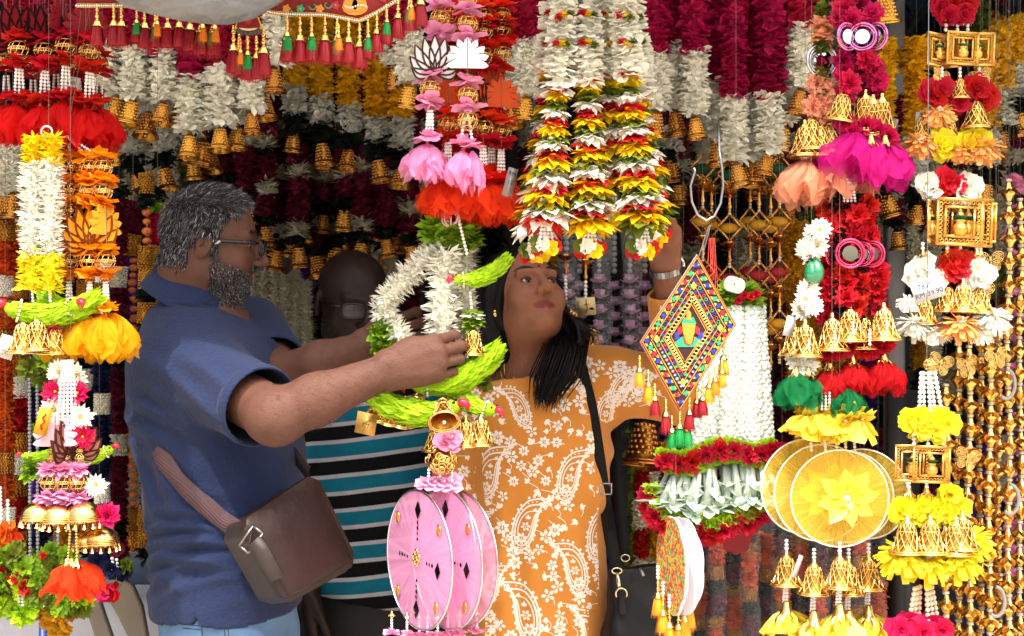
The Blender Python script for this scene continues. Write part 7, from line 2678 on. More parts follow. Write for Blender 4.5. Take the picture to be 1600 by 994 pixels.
dplate(.975, -.0045, -.003, CM, 'field')
def dline(s, w, m, name, y=-.0062):
    g = G()
    pts = []
    cs = [(0, 1), (1, 0), (0, -1), (-1, 0)]
    for (a, b), (c, d) in zip(cs, cs[1:] + cs[:1]):
        for t in np.linspace(0, 1, 7)[:-1]:
            p = UV((a + (c - a) * t) * s, (b + (d - b) * t) * s)
            pts.append((p[0], p[2]))
    strip(g, pts, w, y, -.0045)
    return link(name, g.mesh(name, [m]), dm)
for s, w in ((.955, .0014), (.765, .0014), (.62, .001), (.52, .0014), (.40, .0008), (.365, .0012)):
    dline(s, w, CY, 'gold_braid')
PC = {k: mat('stitch_' + k, c, rough=.6, bump=(700, .4)) for k, c in (('blue', '#1c2c9a'), ('red', '#b3122a'), ('green', '#1d9a6a'), ('maroon', '#3a0a1a'), ('yellow', '#dfb43a'))}
def cross_mesh(c):
    key = ('cross', c)
    if key not in MESH:
        g = G()
        for a in range(4):
            an = a * PI / 2 + .35
            q = rot2(leafshape(1, .36, 5), an, 1, np.array([0, 0]))
            plate(g, q, -.25 - .01 * a, .1, 0)
        MESH[key] = g.mesh('cross', [PC[c]])
    return MESH[key]
def tri_mesh(c):
    key = ('tri', c)
    if key not in MESH:
        MESH[key] = plate(G(), [(-1, 0), (1, 0), (0, 1.2)], -.25, .1).mesh('tri', [PC[c]])
    return MESH[key]
seq = ['blue', 'red', 'green']
cs = [(0, 1), (1, 0), (0, -1), (-1, 0)]
k = 0
for (a, b), (c, d) in zip(cs, cs[1:] + cs[:1]):
    du = UV(c, d) - UV(a, b)
    ang = math.atan2(du[2], du[0])
    n = 9
    for i in range(n):
        t = i / n
        s = .862
        p = UV((a + (c - a) * t) * s, (b + (d - b) * t) * s, .0035)
        link('stitched_cross', cross_mesh(seq[k % 3]), dm, p, (0, -ang, 0), (.0054, .003, .0054)); k += 1
        t2 = (i + .5) / n
        for ss, fl in ((.925, 0), (.80, PI)):
            p = UV((a + (c - a) * t2) * ss, (b + (d - b) * t2) * ss, .003)
            link('stitched_triangle', tri_mesh('yellow'), dm, p, (0, -ang + PI + fl, 0), (.0034, .002, .0032))
    n = 13
    for i in range(n):
        t = (i + .5) / n
        s = .69
        p = UV((a + (c - a) * t) * s, (b + (d - b) * t) * s, .003)
        key = ('mirrordot', i % 3)
        if key not in MESH:
            g = G()
            tt = np.linspace(0, 2 * PI, 15)[:-1]
            plate(g, np.stack([.55 * np.cos(tt), .55 * np.sin(tt)], -1), -.3, .1, 0)
            strip(g, np.stack([np.cos(tt) * .8, np.sin(tt) * .8], -1), .4, -.4, .1, 1)
            MESH[key] = g.mesh('mirror_dot', [MIRROR, PC[('blue', 'red', 'green')[i % 3]]])
        link('mirror_dot', MESH[key], dm, p, (0, -ang, 0), (.0031, .003, .0031))
    n = 9
    for i in range(n):
        t = (i + .5) / n
        p = UV((a + (c - a) * t) * .545, (b + (d - b) * t) * .545, .003)
        link('stitched_triangle', tri_mesh(seq[(i + k) % 3]), dm, p, (0, -ang + PI + PI, 0), (.0036, .002, .005))
    g = G()
    for i in range(12):
        t = (i + .5) / 12
        p = UV((a + (c - a) * t) * .455, (b + (d - b) * t) * .455, .0042)
        tt = np.linspace(0, 2 * PI, 9)
        tube(g, p + .0036 * np.stack([np.cos(tt), 0 * tt, np.sin(tt)], -1), .0011, 4, 0, False)
    link('gold_ring_braid', g.mesh('ring_braid', [GOLD]), dm, kind='stuff')
for u, v in ((.66, 0), (-.66, 0), (0, .60), (0, -.62)):
    g = plate(G(), [(0, .007), (.005, 0), (0, -.007), (-.005, 0)], -.0068, -.0045)
    p = UV(u, v)
    link('yellow_lozenge', g.mesh('lozenge', [PC['yellow']]), dm, (p[0], 0, p[2]))
# embroidered seated figure with a trunk
FO, FR, FG, FB = mat('emb_orange', '#dd8a2a', rough=.7, bump=(900, .5)), PC['red'], PC['green'], PC['blue']
def emb(name, pts, m, y=-.006):
    link(name, plate(G(), np.asarray(pts) * .00125, y, -.0045).mesh(name, [m]), dm, (UV(.01, -.02)[0], 0, UV(.01, -.02)[2]))
emb('robe', [(-17, -16), (17, -16), (18, -9), (10, -3), (0, -1), (-10, -3), (-18, -9)], FG)
emb('trunk', [(-6, 2), (6, 2), (5, -8), (2, -13), (-3, -11), (-5, -6)], FO, -.0075)
emb('garland_red', [(-8, -3), (8, -3), (6, -11), (0, -14), (-6, -11)], FR, -.0068)
emb('face', [(-9, 16), (9, 16), (8, 4), (5, -4), (-5, -4), (-8, 4)], FO, -.0072)
emb('ear', [(-10, 12), (-15, 8), (-14, 0), (-9, 2)], FR, -.0066); emb('ear', [(10, 12), (15, 8), (14, 0), (9, 2)], FR, -.0066)
emb('arm', [(-19, 4), (-13, 3), (-12, -5), (-18, -7)], FB, -.0064); emb('arm', [(19, 4), (13, 3), (12, -5), (18, -7)], FB, -.0064)
emb('crown', [(-10, 15), (10, 15), (6, 24), (0, 20), (-6, 24)], FG, -.0076)
emb('crown_tip', [(-3, 20), (3, 20), (3, 29), (0, 33), (-3, 29)], FO, -.0082)
hb_ = Hang.__new__(Hang); hb_.D = D; hb_.o = dm; hb_.base = cen.copy()
for px, py, s, c in ((999, 556, 54, 'amber'), (1013, 578, 56, 'amber'), (1023, 600, 56, 'red'), (1040, 624, 58, 'red'), (1050, 650, 56, 'green'), (1062, 642, 60, 'green'), (1074, 648, 56, 'green'),
                       (1077, 622, 56, 'red'), (1090, 606, 54, 'red'), (1098, 600, 56, 'red'), (1108, 580, 56, 'amber'), (1117, 572, 52, 'orange'), (1132, 536, 58, 'amber'), (1128, 560, 52, 'amber')):
    hb_.add('tassel', px, py, s, c, dD=rnd.uniform(-.004, .01))
hb_.cord((1092, 400), (1108, 352), .0011, STEEL, 0); hb_.cord((1098, 398), (1110, 352), .0011, STEEL, 0)
RT = mat('red_thread', '#b3342c', rough=.7)
for k in range(5):
    hb_.cord((1108 + k * 2, 372), (1106 + k * 4, 410 + 14 * k), .0007, RT, -.002, name='red_thread')
hk = thing('wire_hook', 'bent grey wire hook holding the diamond banner', 'hook', P(1106, 345, D))
pts = [(1124, 236), (1126, 250), (1128, 262), (1130, 290), (1126, 318), (1116, 338), (1104, 345), (1090, 336), (1081, 315), (1079, 290), (1086, 268), (1084, 262)]
link('wire', tube(G(), [np.array(P(a, b, D) - hk.location) for a, b in pts], .0022, 8).mesh('wire', [STEEL]), hk)
hk2 = link('wire', tube(G(), [np.array(P(1124, 236, D) - hk.location), np.array(P(1123, 180, 3.36) - hk.location), np.array(P(1122, -60, 3.42) - hk.location)], .0022, 8).mesh('wire', [STEEL]), hk)

# ---- scalloped banner seen edge-on below
D = 2.44
sb = thing('scalloped_banner', 'scalloped embroidered banner turned edge-on, showing its pale back, with orange tassels', 'banner', P(1058, 990, D))
g = G()
a = np.linspace(0, 2 * PI, 61)[:-1]
rr_ = S(75, D) * (1 + .05 * np.abs(np.sin(4 * a)))
plate(g, np.stack([rr_ * np.cos(a) * .75, rr_ * np.sin(a)], -1), -.003, .003, 0, 1)
EMB = mat('emb_mixed', '#b5502a', rough=.7)
nt = EMB.node_tree
tc = nt.nodes.new('ShaderNodeTexCoord'); vo = nt.nodes.new('ShaderNodeTexVoronoi'); vo.inputs['Scale'].default_value = 260
hs_ = nt.nodes.new('ShaderNodeValToRGB')
for p_, c_ in ((.0, '#c01c20'), (.35, '#d9a428'), (.6, '#1d9a6a'), (.8, '#dd7a2a')):
    e_ = hs_.color_ramp.elements.new(p_); e_.color = (*srgb(c_), 1)
hs_.color_ramp.interpolation = 'CONSTANT'
nt.links.new(tc.outputs['Object'], vo.inputs['Vector']); nt.links.new(vo.outputs['Color'], hs_.inputs[0]); nt.links.new(hs_.outputs[0], nt.nodes['Principled BSDF'].inputs['Base Color'])
o = link('panel', g.mesh('panel', [EMB, mat('banner_back', '#ddd5dc')]), sb, P(1050, 884, D) - sb.location, (0, .0, -1.28))
o = link('panel', g.mesh('panel', [mat('banner_back', '#ddd5dc')]), sb, P(1063, 884, D + .012) - sb.location, (0, .0, -1.05))
hs2 = Hang.__new__(Hang); hs2.D = D; hs2.o = sb; hs2.base = sb.location.copy()
for px, py, s, c in ((1028, 905, 62, 'amber'), (1036, 930, 66, 'amber'), (1046, 950, 66, 'amber'), (1070, 940, 66, 'amber'), (1060, 955, 60, 'orange'), (1078, 928, 60, 'amber')):
    hs2.add('tassel', px, py, s, c); hs2.pearls((px, py - 22), (px, py), 6)
hs2.cord((1056, 700), (1056, 815))

# ---- mint white garland bundle
D = 2.5
hg = Hang('mint_garland_bundle', 'thick bundle of mint white garland strands with red flower rings and tuberose fringe', 'garland', 1140, 835, D)
for px, py in ((1138, 458), (1152, 452), (1168, 458), (1178, 468), (1128, 468), (1146, 470), (1162, 474)):
    hg.add('spray', px, py, 19, 'leaf', rot=(rnd.uniform(-.5, .5), rnd.uniform(-.5, .5), 0), dD=rnd.uniform(-.012, .01))
for px, py in ((1150, 470), (1170, 464), (1178, 460), (1160, 462)):
    hg.face('fluffy', px, py, 7, 'crimson', dD=-.025)
for k, (a, b) in enumerate(((1130, 1088), (1140, 1110), (1151, 1132), (1162, 1155), (1173, 1178), (1183, 1199), (1146, 1120), (1168, 1166))):
    hg.band('crochet', 'mint', (a, 478), (b, 708 - abs(b - 1130) * .1), 31, dD=.014 * (k % 2) + (.03 if k > 5 else 0), name='mint_strand', label=None)
for k in range(17):
    a = k / 16
    px, py = 1036 + 170 * a, 718 - 18 * a + 7 * math.sin(a * 9)
    hg.face('fluffy', px, py, 17, 'crimson', dD=-.03 + .02 * (k % 2), tilt=rnd.uniform(-.4, .4))
    hg.face('spray', px + 6, py + 10, 12, 'leaf', dD=-.025); hg.face('spray', px - 5, py - 11, 11, 'lime', dD=-.02)
for k in range(64):
    a = rnd.random()
    px = 1046 + 145 * a
    hg.add('tuberose', px, 736 - 20 * a + rnd.uniform(-4, 4), rnd.uniform(58, 76), rot=(rnd.uniform(-.15, .15), rnd.uniform(-.25, .25) - (a - .5) * .5, 0), dD=rnd.uniform(-.03, .02), sq=(2.3, 1.1))
for k in range(20):
    a = k / 19
    px, py = 1020 + 170 * a, 800 + 22 * math.sin(a * PI) - 8 * a + rnd.uniform(-6, 6)
    hg.face('fluffy', px, py + 8, 18, 'crimson', dD=-.03 + .03 * (k % 2), tilt=.4)
    hg.face('spray', px + 5, py - 8, 12, rnd.choice(('leaf', 'lime')), dD=-.03)
for px, py in ((1018, 775), (1030, 790), (1012, 795), (1200, 790), (1195, 770), (1010, 775)):
    hg.face('fluffy', px, py, 15, 'crimson'); hg.face('spray', px + 4, py - 10, 11, 'lime')
g = G()
for k in range(6):
    t = np.linspace(0, 2 * PI, 13)
    tube(g, np.stack([.010 * np.cos(t) + (k - 2.5) * .003, -.004 * np.sin(t), .012 * np.sin(t)], -1), .0017, 5, 0, False)
link('white_ribbon', g.mesh('ribbon', [mat('white_plastic', '#d5d5d2')]), hg.o, hg.at(1142, 446, -.04), (0, .3, 0))
hg.up(1150, 450)
# ---- right: peach and magenta hanging
D = 2.42
hg = Hang('bell_hanging', 'peach flower strand with silver hoop, gold bells and peach tulle', 'hanging', 1280, 320, D)
for y in (40, 60):
    hg.add('fluffy', 1284, y, 21, 'peach')
hg.add('hoop', 1284, 95, 25, 'silver', rot=(0, 0, .3)); hg.add('hoop', 1288, 95, 23, 'silver', rot=(0, 0, -.5), dD=.012)
hg.face('fluffy', 1282, 96, 10, 'hotpink', dD=.004)
for y in (20, 72, 118, 145):
    hg.add('spray', 1284, y, 16, 'olive')
for px, y in ((1278, 130), (1290, 138), (1282, 158), (1272, 168), (1296, 165), (1286, 180)):
    hg.face('fluffy', px, y, 20, 'peach')
for px, py in ((1268, 180), (1258, 190), (1298, 185), (1282, 190)):
    hg.add('filbell', px, py, 54)
for px, py in ((1256, 232), (1272, 240), (1292, 232), (1308, 236)):
    hg.face('fluffy', px, py, 16, 'peach', tilt=.5)
hg.add('spray', 1266, 226, 18, 'leaf')
for px in (1268, 1302):
    hg.add('cap', px, 246, 26)
hg.add('tulle', 1262, 250, 66, 'peach', sq=(1.0, 1), rot=(0, .2, 0)); hg.add('tulle', 1300, 250, 66, 'peach', sq=(1.0, 1)); hg.add('tulle', 1345, 262, 52, 'peach', sq=(1.2, 1), dD=.03); hg.add('tulle', 1280, 256, 66, 'peach', sq=(1.1, 1), dD=.03)
for k in range(4):
    hg.pearls((1318 + 3 * k, 280), (1314 + 6 * k, 318), 5, dD=-.02)
hg.up(1284, 30)
hg = Hang('bell_hanging', 'magenta flower strand with pink mirror hoops, gold bells and magenta tulle', 'hanging', 1345, 285, D - .02)
for px, y in ((1320, 12), (1345, 6), (1362, 22), (1330, 32), (1350, 34), (1312, 30), (1318, 95), (1335, 88), (1352, 96), (1322, 112), (1342, 112), (1362, 108), (1370, 125), (1326, 130), (1346, 132), (1366, 140), (1322, 146), (1345, 150)):
    hg.face('fluffy', px, y, 20, 'hotpink' if rnd.random() < .7 else 'magenta', yaw=rnd.uniform(-.6, .6), tilt=rnd.uniform(-.5, .4), dD=rnd.uniform(-.012, .02))
for y in (45, 80, 128):
    hg.add('spray', 1340, y, 22, 'dkgreen', dD=.01)
for px, yaw in ((1322, .5), (1344, -.3), (1364, -.8)):
    hg.add('hoop', px, 60, 21, 'pink', rot=(0, 0, yaw), dD=-.015)
for px, py in ((1320, 140), (1352, 142), (1364, 150), (1378, 148)):
    hg.add('filbell', px, py, 48 if px < 1340 else 54, rot=(.2, -.35 if px > 1350 else 0, 1))
for px, py in ((1318, 190), (1352, 196), (1372, 204), (1388, 212), (1330, 205)):
    hg.face('fluffy', px, py, 17, 'hotpink', tilt=.4)
for px in (1358, 1380):
    hg.add('cap', px, 212, 22, dD=-.012)
hg.add('tulle', 1336, 205, 76, 'magenta', sq=(1.1, 1), rot=(0, .2, 0)); hg.add('tulle', 1366, 218, 74, 'magenta', sq=(1.15, 1)); hg.add('tulle', 1388, 216, 76, 'magenta', sq=(.9, 1), dD=.02)
card(hg.o, hg.at(1340, 150, .01), S(22, D), S(28, D), mat('white_card', '#d9d7d2'), (0, .3, .2), lines=(('2x', .1),), size=.3)
hg.up(1340, 10)
# ---- right: red and white strands
D = 2.4
hg = Hang('bell_hanging', 'thick red flower strand with rose mirror hoops, gold bells and red tulle tufts', 'hanging', 1335, 615, D)
for k in range(46):
    y = 322 + (k // 4) * 15.5
    if 385 < y < 412:
        continue
    w = 44 if y < 400 else 48
    px = 1330 + (k % 4 - 1.5) * w * .45 + rnd.uniform(-4, 4) + (12 if (y > 410 and k % 4 == 3) else 0)
    hg.face('fluffy', px, y + rnd.uniform(-5, 5), 19, 'red', yaw=rnd.uniform(-.7, .7), tilt=rnd.uniform(-.5, .4), dD=rnd.uniform(-.014, .02) + .02 * ((k % 4) in (0, 3)))
for y in (318, 378, 415, 452, 484):
    for q in (-14, 12):
        hg.add('spray', 1330 + q, y, 20, 'dkgreen', dD=.012)
for px, yaw, s in ((1324, .0, 22), (1300, .8, 18), (1362, -.5, 20), (1345, -.2, 19)):
    hg.add('hoop', px, 397, s, 'rose', rot=(0, 0, yaw), dD=-.02 if s == 22 else 0)
for px, py in ((1326, 478), (1378, 476), (1298, 492), (1352, 490)):
    hg.add('filbell', px, py, 54, dD=-.01 if px != 1352 else .015)
    hg.pearls((px, py + 24), (px, py + 50), 5, dD=-.03)
for px, py in ((1296, 552), (1328, 540), (1380, 540), (1350, 548), (1312, 545), (1366, 548)):
    hg.face('fluffy', px, py, 17, 'red', tilt=.5)
for px, py in ((1296, 562), (1332, 552), (1380, 548)):
    hg.add('cap', px, py, 24); hg.add('tulle', px, py + 13, 54, 'dred', sq=(1.0, 1)); hg.add('tulle', px + 6, py + 13, 54, 'dred', sq=(1.0, 1), dD=.015)
hg.add('tulle', 1320, 606, 42, 'green', sq=(1.0, 1), dD=-.02); hg.add('tulle', 1326, 604, 44, 'green', sq=(1.0, 1))
hg.up(1335, 320)
hg = Hang('bell_hanging', 'white daisy strand with green glass drop, gold bell and green tulle', 'hanging', 1258, 640, D - .02)
for px, py in ((1272, 366), (1280, 360), (1262, 388), (1276, 384), (1268, 398), (1264, 452), (1258, 468), (1252, 484), (1268, 478), (1246, 560), (1262, 572), (1252, 572)):
    hg.face('sunburst', px, py, 19, 'white', yaw=rnd.uniform(-.5, .5), tilt=rnd.uniform(-.4, .3), dD=rnd.uniform(-.01, .01))
for y in (378, 405, 440, 548):
    hg.add('spray', 1268, y, 13, 'dkgreen', dD=.01)
hg.add('glass', 1275, 424, 42); hg.add('glass', 1268, 426, 38)
hg.add('filbell', 1258, 502, 54); hg.add('filbell', 1244, 506, 48, dD=.012); hg.pearls((1260, 530), (1260, 556), 5, dD=-.02)
for px in (1244, 1262):
    hg.add('cap', px, 572, 22)
hg.add('tulle', 1246, 582, 56, 'green', sq=(1.05, 1)); hg.add('tulle', 1258, 582, 54, 'green', sq=(1.05, 1), dD=.012)
card(hg.o, hg.at(1234, 510, .0), S(16, D), S(32, D), mat('white_card', '#d9d7d2'), (0, .25, .2))
hg.up(1268, 360)
# ---- right: yellow net discs with ribbon flowers
D = 2.38
hg = Hang('ribbon_flower_hanging', 'pale yellow glossy ribbon flower cluster above the yellow discs', 'hanging', 1300, 705, D)
for k in range(11):
    hg.face('ribbonflower', 1258 + k * 8.6, 652 + 10 * math.sin(k * 2.2), 26, '', yaw=rnd.uniform(-.7, .7), tilt=.7, dD=rnd.uniform(-.01, .025))
for k in range(10):
    hg.add('glossy', 1256 + k * 9.5, 650 + 6 * math.sin(k * 3), 40, rot=(rnd.uniform(-.3, .3), (k - 4.5) * -.06, k), dD=rnd.uniform(-.01, .02))
for px in (1266, 1288, 1306, 1320, 1334):
    hg.pearls((px, 680), (px + 2, 706), 5, IVORY)
for k in range(3):
    hg.pearls((1284 + 6 * k, 612), (1284 + 6 * k, 642), 5)
hg.up(1300, 640)
for i, (cx, cy, r_, yaw, dd, bx, by, lab) in enumerate(((1258, 760, 74, .25, .05, 1229, 858, 'yellow net disc with gold bell, reaching farthest towards the mint bundle'), (1284, 770, 76, .1, .03, 1272, 872, 'yellow net disc with gold bell, second in front of the stack'), (1312, 779, 76, -.03, .0, 1312, 862, 'frontmost yellow net disc with a ribbon flower and gold bell'),
                                                        (1350, 772, 70, -.55, .06, 1357, 864, 'yellow net disc with gold bell at the shaded side of the stack'), (1322, 776, 72, -.2, .04, 1326, 872, 'yellow net disc hidden just behind the frontmost disc'))):
    hg = Hang('yellow_disc_hanging', lab, 'hanging', bx, 990, D + dd, 'yellow net disc hangings')
    dsc = hg.add('disc', cx, cy, r_, 'yellownet', rot=(.03, 0, yaw))
    if i in (1, 2):
        hg.face('ribbonflower', cx + 8, cy - 3, 46, '', yaw=yaw, tilt=.05, roll=.35, dD=-.014)
        hg.face('ribbonflower', cx + 6, cy - 3, 34, '', yaw=yaw, tilt=.05, roll=.9, dD=-.008)
    hg.pearls((bx, by - 16), (bx, by + 2), 7)
    hg.add('filbell', bx, by + 4, 50)
    hg.pearls((bx + 1, by + 48), (bx, by + 88), 6); hg.pearls((bx - 3, by + 48), (bx - 5, by + 86), 5)
    hg.add('cap', bx, by + 80, 34); hg.add('glossy', bx, by + 96, 48); hg.add('glossy', bx + 2, by + 96, 44)
    hg.up(cx, cy - r_)
hg = Hang('price_tag', 'small white price slip beside the gold bell under the yellow discs', 'tag', 1246, 885, D - .01)
card(hg.o, (0, 0, 0), S(7, D), S(36, D), mat('white_card', '#d9d7d2'), (0, .35, 0))
# ---- right: upper gold frame strand
D = 2.42
hg = Hang('gold_frame_hanging', 'long strand of gold square frames, peach and white pompom flowers and gold bells', 'hanging', 1490, 545, D)
for px, py in ((1470, 8), (1490, 2), (1510, 6), (1482, 22), (1505, 22)):
    hg.face('blossom', px, py, 19, 'crimson', tilt=.2)
for px in (1478, 1496, 1512):
    hg.add('cap', px, 26, 14); hg.pearls((px, 36), (px, 50), 6)
for px, yaw, dd in ((1468, .5, 0), (1500, .12, -.015), (1526, -.25, -.005), (1482, -.9, .02)):
    hg.add('frame', px, 78, 52, rot=(0, .04, yaw), dD=dd)
for px, py in ((1452, 146), (1470, 140), (1530, 142), (1545, 150), (1520, 135), (1462, 152), (1536, 158), (1500, 160)):
    hg.face('blossom', px, py, 18, 'crimson')
hg.add('filbell', 1500, 120, 34); hg.pearls((1500, 104), (1500, 122), 6); hg.pearls((1472, 104), (1472, 122), 6); hg.pearls((1530, 104), (1530, 122), 6)
hg.add('butterfly', 1470, 118, 30, rot=(0, .4, .3)); hg.add('butterfly', 1532, 120, 34, rot=(0, -.3, -.3))
hg.add('filbell', 1525, 152, 48); hg.add('filbell', 1444, 178, 38, dD=.015); hg.add('filbell', 1486, 176, 38, dD=.012)
hg.add('daisy', 1468, 172, 28, 'apricot', rot=(.5, 0, 0)); hg.face('daisy', 1468, 178, 25, 'apricot', tilt=-.4)
for px, py, c, s in ((1438, 228, 'apricot', 33), (1534, 236, 'apricot', 34), (1500, 240, 'apricot', 26)):
    hg.add('daisy', px, py - 8, s, c)
for px, py in ((1476, 230), (1524, 220), (1512, 226), (1470, 222)):
    hg.face('blossom', px, py, 22, 'lemon')
for px, py, c in ((1480, 282, 'red'), (1492, 290, 'red'), (1472, 295, 'red'), (1448, 286, 'white'), (1455, 296, 'white'), (1515, 290, 'white'), (1508, 302, 'white')):
    hg.face('blossom', px, py, 18, c)
for px in (1450, 1490, 1512, 1530):
    hg.add('cap', px, 300, 15); hg.pearls((px, 312), (px, 324), 6)
for px, yaw, w, dd in ((1494, .03, 74, -.02), (1512, -.2, 76, 0), (1456, 1.1, 66, .0), (1530, -.7, 62, .01)):
    hg.add('frame', px, 348, w, rot=(0, .04, yaw), dD=dd)
for px in (1442, 1480, 1500, 1526, 1532):
    hg.pearls((px, 378), (px, 392), 7); hg.add('cap', px, 388, 16)
for px, py, c in ((1432, 424, 'white'), (1445, 434, 'white'), (1442, 416, 'white'), (1490, 408, 'red'), (1500, 420, 'red'), (1484, 424, 'red'), (1504, 406, 'red'), (1526, 420, 'white'), (1538, 428, 'white'), (1530, 436, 'white'), (1462, 436, 'white')):
    hg.face('blossom', px, py, 18, c)
for px, py, s in ((1502, 438, 48), (1482, 442, 44), (1532, 440, 48), (1446, 460, 46), (1518, 446, 42)):
    hg.add('filbell', px, py, s, dD=-.01 if px == 1502 else .008)
for px, py, c, s in ((1430, 512, 'white', 31), (1552, 500, 'white', 34), (1496, 512, 'apricot', 35), (1530, 520, 'white', 28), (1462, 524, 'white', 26), (1420, 480, 'white', 18)):
    hg.add('daisy', px, py - 8, s, c, rot=(rnd.uniform(-.2, .5), rnd.uniform(-.3, .3), 0), dD=-.02 if c == 'apricot' else 0)
card(hg.o, hg.at(1436, 453, -.05), S(48, D), S(34, D), WCARD, (0, -.32, 0), name='price_tag', lines=(('78051', .18), ('RM 39.90', -.2)), size=.34, ink=mat('ink_blue', '#2a3566', rough=.7))
hg.up(1490, 0); 
hg = Hang('price_tag', 'narrow white price card beside the peach pompom on the gold frame strand', 'tag', 1438, 195, D + .02)
card(hg.o, (0, 0, 0), S(16, D), S(40, D), mat('white_card', '#d9d7d2'), (0, .03, 0))
# ---- right: lower gold frame strand on its own hook
D = 2.36
hg = Hang('gold_frame_hanging', 'lower strand with white pearls, yellow flowers, gold frames and yellow pompoms', 'hanging', 1450, 1000, D)
for k in range(5):
    hg.pearls((1440 + k * 5, 580), (1436 + k * 9, 646), 7.5, dD=.006 * (k % 2))
hg.add('ball', 1452, 570, 9)
for px, py in ((1420, 656), (1436, 652), (1452, 660), (1468, 652), (1480, 662), (1440, 668), (1464, 672)):
    hg.face('blossom', px, py, 18, 'lemon')
for px in (1428, 1450, 1474):
    hg.add('cap', px, 668, 16); hg.pearls((px, 682), (px, 698), 6.5)
for px, yaw, dd in ((1426, .12, .0), (1450, -.03, -.02), (1482, 1.2, .01)):
    hg.add('frame', px, 724, 58, rot=(0, .03, yaw), dD=dd)
for px in (1420, 1448, 1482):
    hg.pearls((px, 752), (px, 764), 7); hg.add('cap', px, 760, 18); hg.pearls((px, 776), (px, 790), 6)
for px, py in ((1412, 792), (1424, 800), (1406, 800), (1442, 792), (1456, 800), (1448, 810), (1484, 772), (1494, 790), (1480, 800), (1490, 808), (1436, 804), (1468, 796)):
    hg.face('blossom', px, py, 19, 'lemon')
for px, py in ((1414, 806), (1450, 806), (1490, 808), (1500, 800)):
    hg.add('filbell', px, py, 54, dD=-.012)
for px, py, s in ((1410, 868, 44), (1452, 876, 44), (1498, 872, 46), (1516, 848, 38)):
    hg.add('daisy', px, py - 6, s, 'lemon', rot=(rnd.uniform(-.1, .2), rnd.uniform(-.25, .25), 0))
for k in range(6):
    hg.pearls((1430 + 6 * k, 916), (1420 + 10 * k, 974), 8, IVORY, dD=.008 * (k % 3))
for px, py in ((1404, 980), (1420, 972), (1438, 984), (1456, 976), (1470, 985), (1428, 992), (1450, 994)):
    hg.face('blossom', px, py, 19, 'hotpink', dD=rnd.uniform(-.02, .01))
hk = Hang('wire_hook', 'straight grey wire hook carrying the lower yellow strand', 'hook', 1450, 575, D)
hk.cord((1452, -150), (1448, 570), .0008, STEEL)
# ---- bells at the top edge on the right
for i, (px, py, s, D_) in enumerate(((1381, 8, 48, 2.7),)):
    bellstrand(0, px, D_, [('mar', 'maroon', -80, -14)], py, 'copper bell hanging at the very top beside the pink mirror hoops', None, bs=s)
# ---- embroidered red toran with tassels under the awning
D = 2.3
tr = thing('embroidered_toran', 'red embroidered door hanging with pearl edging, beads and small tassels under the awning', 'toran', P(430, 60, D))
ht = Hang.__new__(Hang); ht.D = D; ht.o = tr; ht.base = tr.location.copy()
edge = [(120, 12), (200, 12), (270, 12), (330, 14), (364, 16), (405, 18), (430, 24), (470, 26), (505, 26), (530, 30), (562, 36), (590, 22), (620, 4), (650, -14)]
ex_ = np.linspace(120, 650, 60)
ey_ = np.interp(ex_, [a for a, _ in edge], [b for _, b in edge])
lo = [ht.at(a, b) for a, b in zip(ex_, ey_)]
hi_ = [ht.at(a, min(b - 14, -22)) for a, b in zip(ex_, ey_)]
g = G()
n = 60
g.add([tuple(v) for v in lo] + [tuple(v) for v in hi_], f4=[(k, k + 1, n + k + 1, n + k) for k in range(n - 1)])
o = link('red_band', g.mesh('red_band', [mat('toran_red', '#7d0d14', rough=.75, noise=(80, .12), bump=(500, .3))]), tr)
o.modifiers.new('t', 'SOLIDIFY').thickness = .002
g = G()
pe = []
for a, b in zip(np.linspace(120, 650, 150), np.interp(np.linspace(120, 650, 150), ex_, ey_)):
    pe.append(ht.at(a, b - 2.5, -.003))
balls(g, [tuple(v) for v in pe], .0019, 0, SPHL)
link('pearl_edging', g.mesh('pearl_edging', [PEARL]), tr, kind='stuff')
g = G()
for dy in (0, 5.5):
    tube(g, [tuple(ht.at(a, b - dy, -.002)) for a, b in zip(ex_, ey_)], .0009, 5)
link('gold_piping', g.mesh('gold_piping', [CY]), tr)
# embroidered motifs on the band
def dec(name, kind_pts, m, px, py, s, y=-.0015):
    link(name, plate(G(), np.asarray(kind_pts, float) * s, y - .001, y).mesh(name, [m]), tr, ht.at(px, py))
circ = np.stack([np.cos(np.arange(12) * PI / 6), np.sin(np.arange(12) * PI / 6)], -1)
EO = mat('emb_orange', '#dd8a2a'); 
for px, py, s in ((555, 12, .021), (548, 8, .012), (562, 8, .012)):
    dec('orange_pot', circ * [1, .62] if s > .02 else circ, EO, px, py, s, -.0015 if s > .02 else -.003)
g = G()
balls(g, [tuple(ht.at(540 + 4 * k, 11 + 2.2 * math.sin(k * .8), -.005)) for k in range(9)], .0018, 0, SPHL)
link('pot_pearls', g.mesh('pot_pearls', [PEARL]), tr, kind='stuff')
for px, py in ((525, 9), (500, 14), (470, 14), (448, 14), (600, -2)):
    for k in range(5):
        a = k * 1.2566
        dec('petal_stitch', rot2(leafshape(1, .4, 5), a, 1, np.array([0, 0])), (PC['red'] if px in (525, 600) else PC['green'] if px in (505, 470) else EO), px, py, .0075, -.0012 - .0002 * k)
    link('pearl', piece('ball'), tr, ht.at(px, py, -.004), (0, 0, 0), .002)
for px, py, fl in ((512, 8, 1), (490, 10, -1), (458, 20, 1)):
    t = np.linspace(0, 4.5, 16)
    g = tube(G(), [tuple(ht.at(px + fl * 7 * math.cos(q) * (1 - q * .15), py + 7 * math.sin(q) * (1 - q * .15), -.003)) for q in t], .0011, 5)
    link('vine_stitch', g.mesh('vine', [PC['green']]), tr)
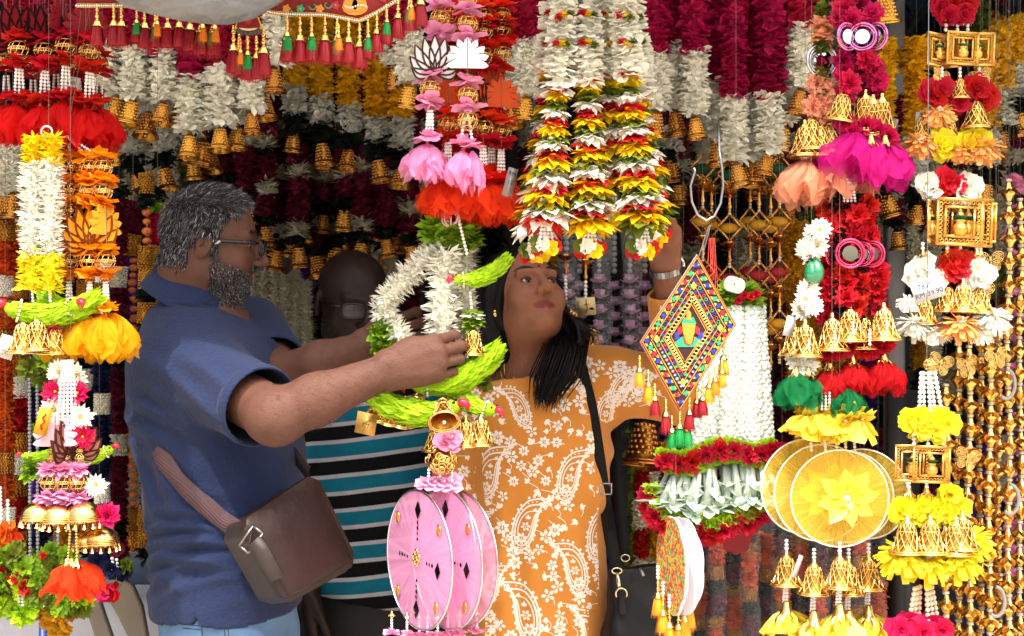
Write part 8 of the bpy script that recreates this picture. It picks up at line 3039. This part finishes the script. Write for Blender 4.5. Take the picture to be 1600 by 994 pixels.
# medallion
a = np.linspace(0, 2 * PI, 25)[:-1]
med = np.array([(-22, -32), (-18, -20), (-12, -8), (-5, -2), (5, -2), (12, -8), (18, -20), (22, -32), (14, -38), (0, -41), (-14, -38)]) * [1, 1]
sc_ = S(1, D)
dec('medallion', med * sc_, PC['yellow'], 389, 13, 1.0, -.003)
dec('medallion_field', (med * [.86, .88] + [0, -2]) * sc_, mat('toran_red', '#7d0d14'), 389, 13, 1.0, -.0042)
dec('green_leaf', rot2(leafshape(1, .3, 6), .5, 9 * sc_, np.array([0, -12 * sc_])), PC['green'], 391, 13, 1.0, -.0055)
dec('green_leaf', rot2(leafshape(1, .3, 6), PI - .5, 9 * sc_, np.array([0, -12 * sc_])), PC['green'], 387, 13, 1.0, -.0055)
dec('red_drop', circ * 6 * sc_, PC['red'], 389, 33, 1.0, -.0055)
dec('pale_arc', [(x * sc_, y * sc_) for x, y in ((-15, -1), (-10, -4), (0, -5.5), (10, -4), (15, -1), (10, -1), (0, -2), (-10, -1))], mat('emb_cream', '#d9c690', rough=.7), 389, 44, 1.0, -.0055)
for k, dx in enumerate((-16, -8, 0, 8, 16)):
    dec('mirror_dot', circ * 4.2 * sc_, MIRROR, 389 + dx, 54 - abs(dx) * .25, 1.0, -.005)
for px, py, s, c in [(x, 8 + 2 * math.sin(x), 70, 'r') for x in (152, 178, 190)] + [(214, 12, 62, 'g'), (226, 12, 72, 'r'), (244, 12, 70, 'o'), (262, 13, 70, 'r'), (280, 12, 70, 'r'), (297, 13, 76, 'r'), (315, 14, 82, 'o'), (334, 16, 80, 'o'),
                        (365, 44, 80, 'r'), (374, 56, 70, 'o'), (387, 58, 76, 'g'), (401, 60, 72, 'r'), (412, 48, 80, 'r'), (449, 28, 78, 'g'), (469, 30, 76, 'r'), (487, 30, 74, 'g'), (508, 30, 76, 'r'), (527, 32, 74, 'o'), (545, 34, 74, 'r'),
                        (562, 40, 76, 'r'), (575, 34, 66, 'g'), (589, 24, 66, 'r'), (604, 10, 66, 'g'), (622, -2, 70, 'r'), (640, -14, 70, 'o'), (657, -26, 76, 'r')]:
    ht.add('tassel', px, py, s, 'red', sq=(1.05, 1))
    ht.pearls((px, py - 4), (px, py + s * .2), 4.5, GOLD, dD=-.002)
    if c == 'o':
        ht.add('tassel', px + 3, py + 8, s * .62, 'orange', dD=-.005); ht.add('tassel', px - 1, py + 8, s * .7, 'green', dD=-.002)
    elif c == 'g':
        ht.add('tassel', px + 1, py + 6, s * .68, 'green', dD=-.005)
ht.cord((200, -30), (200, 0)); ht.cord((500, -30), (500, 0))
scene.frame_set(1)
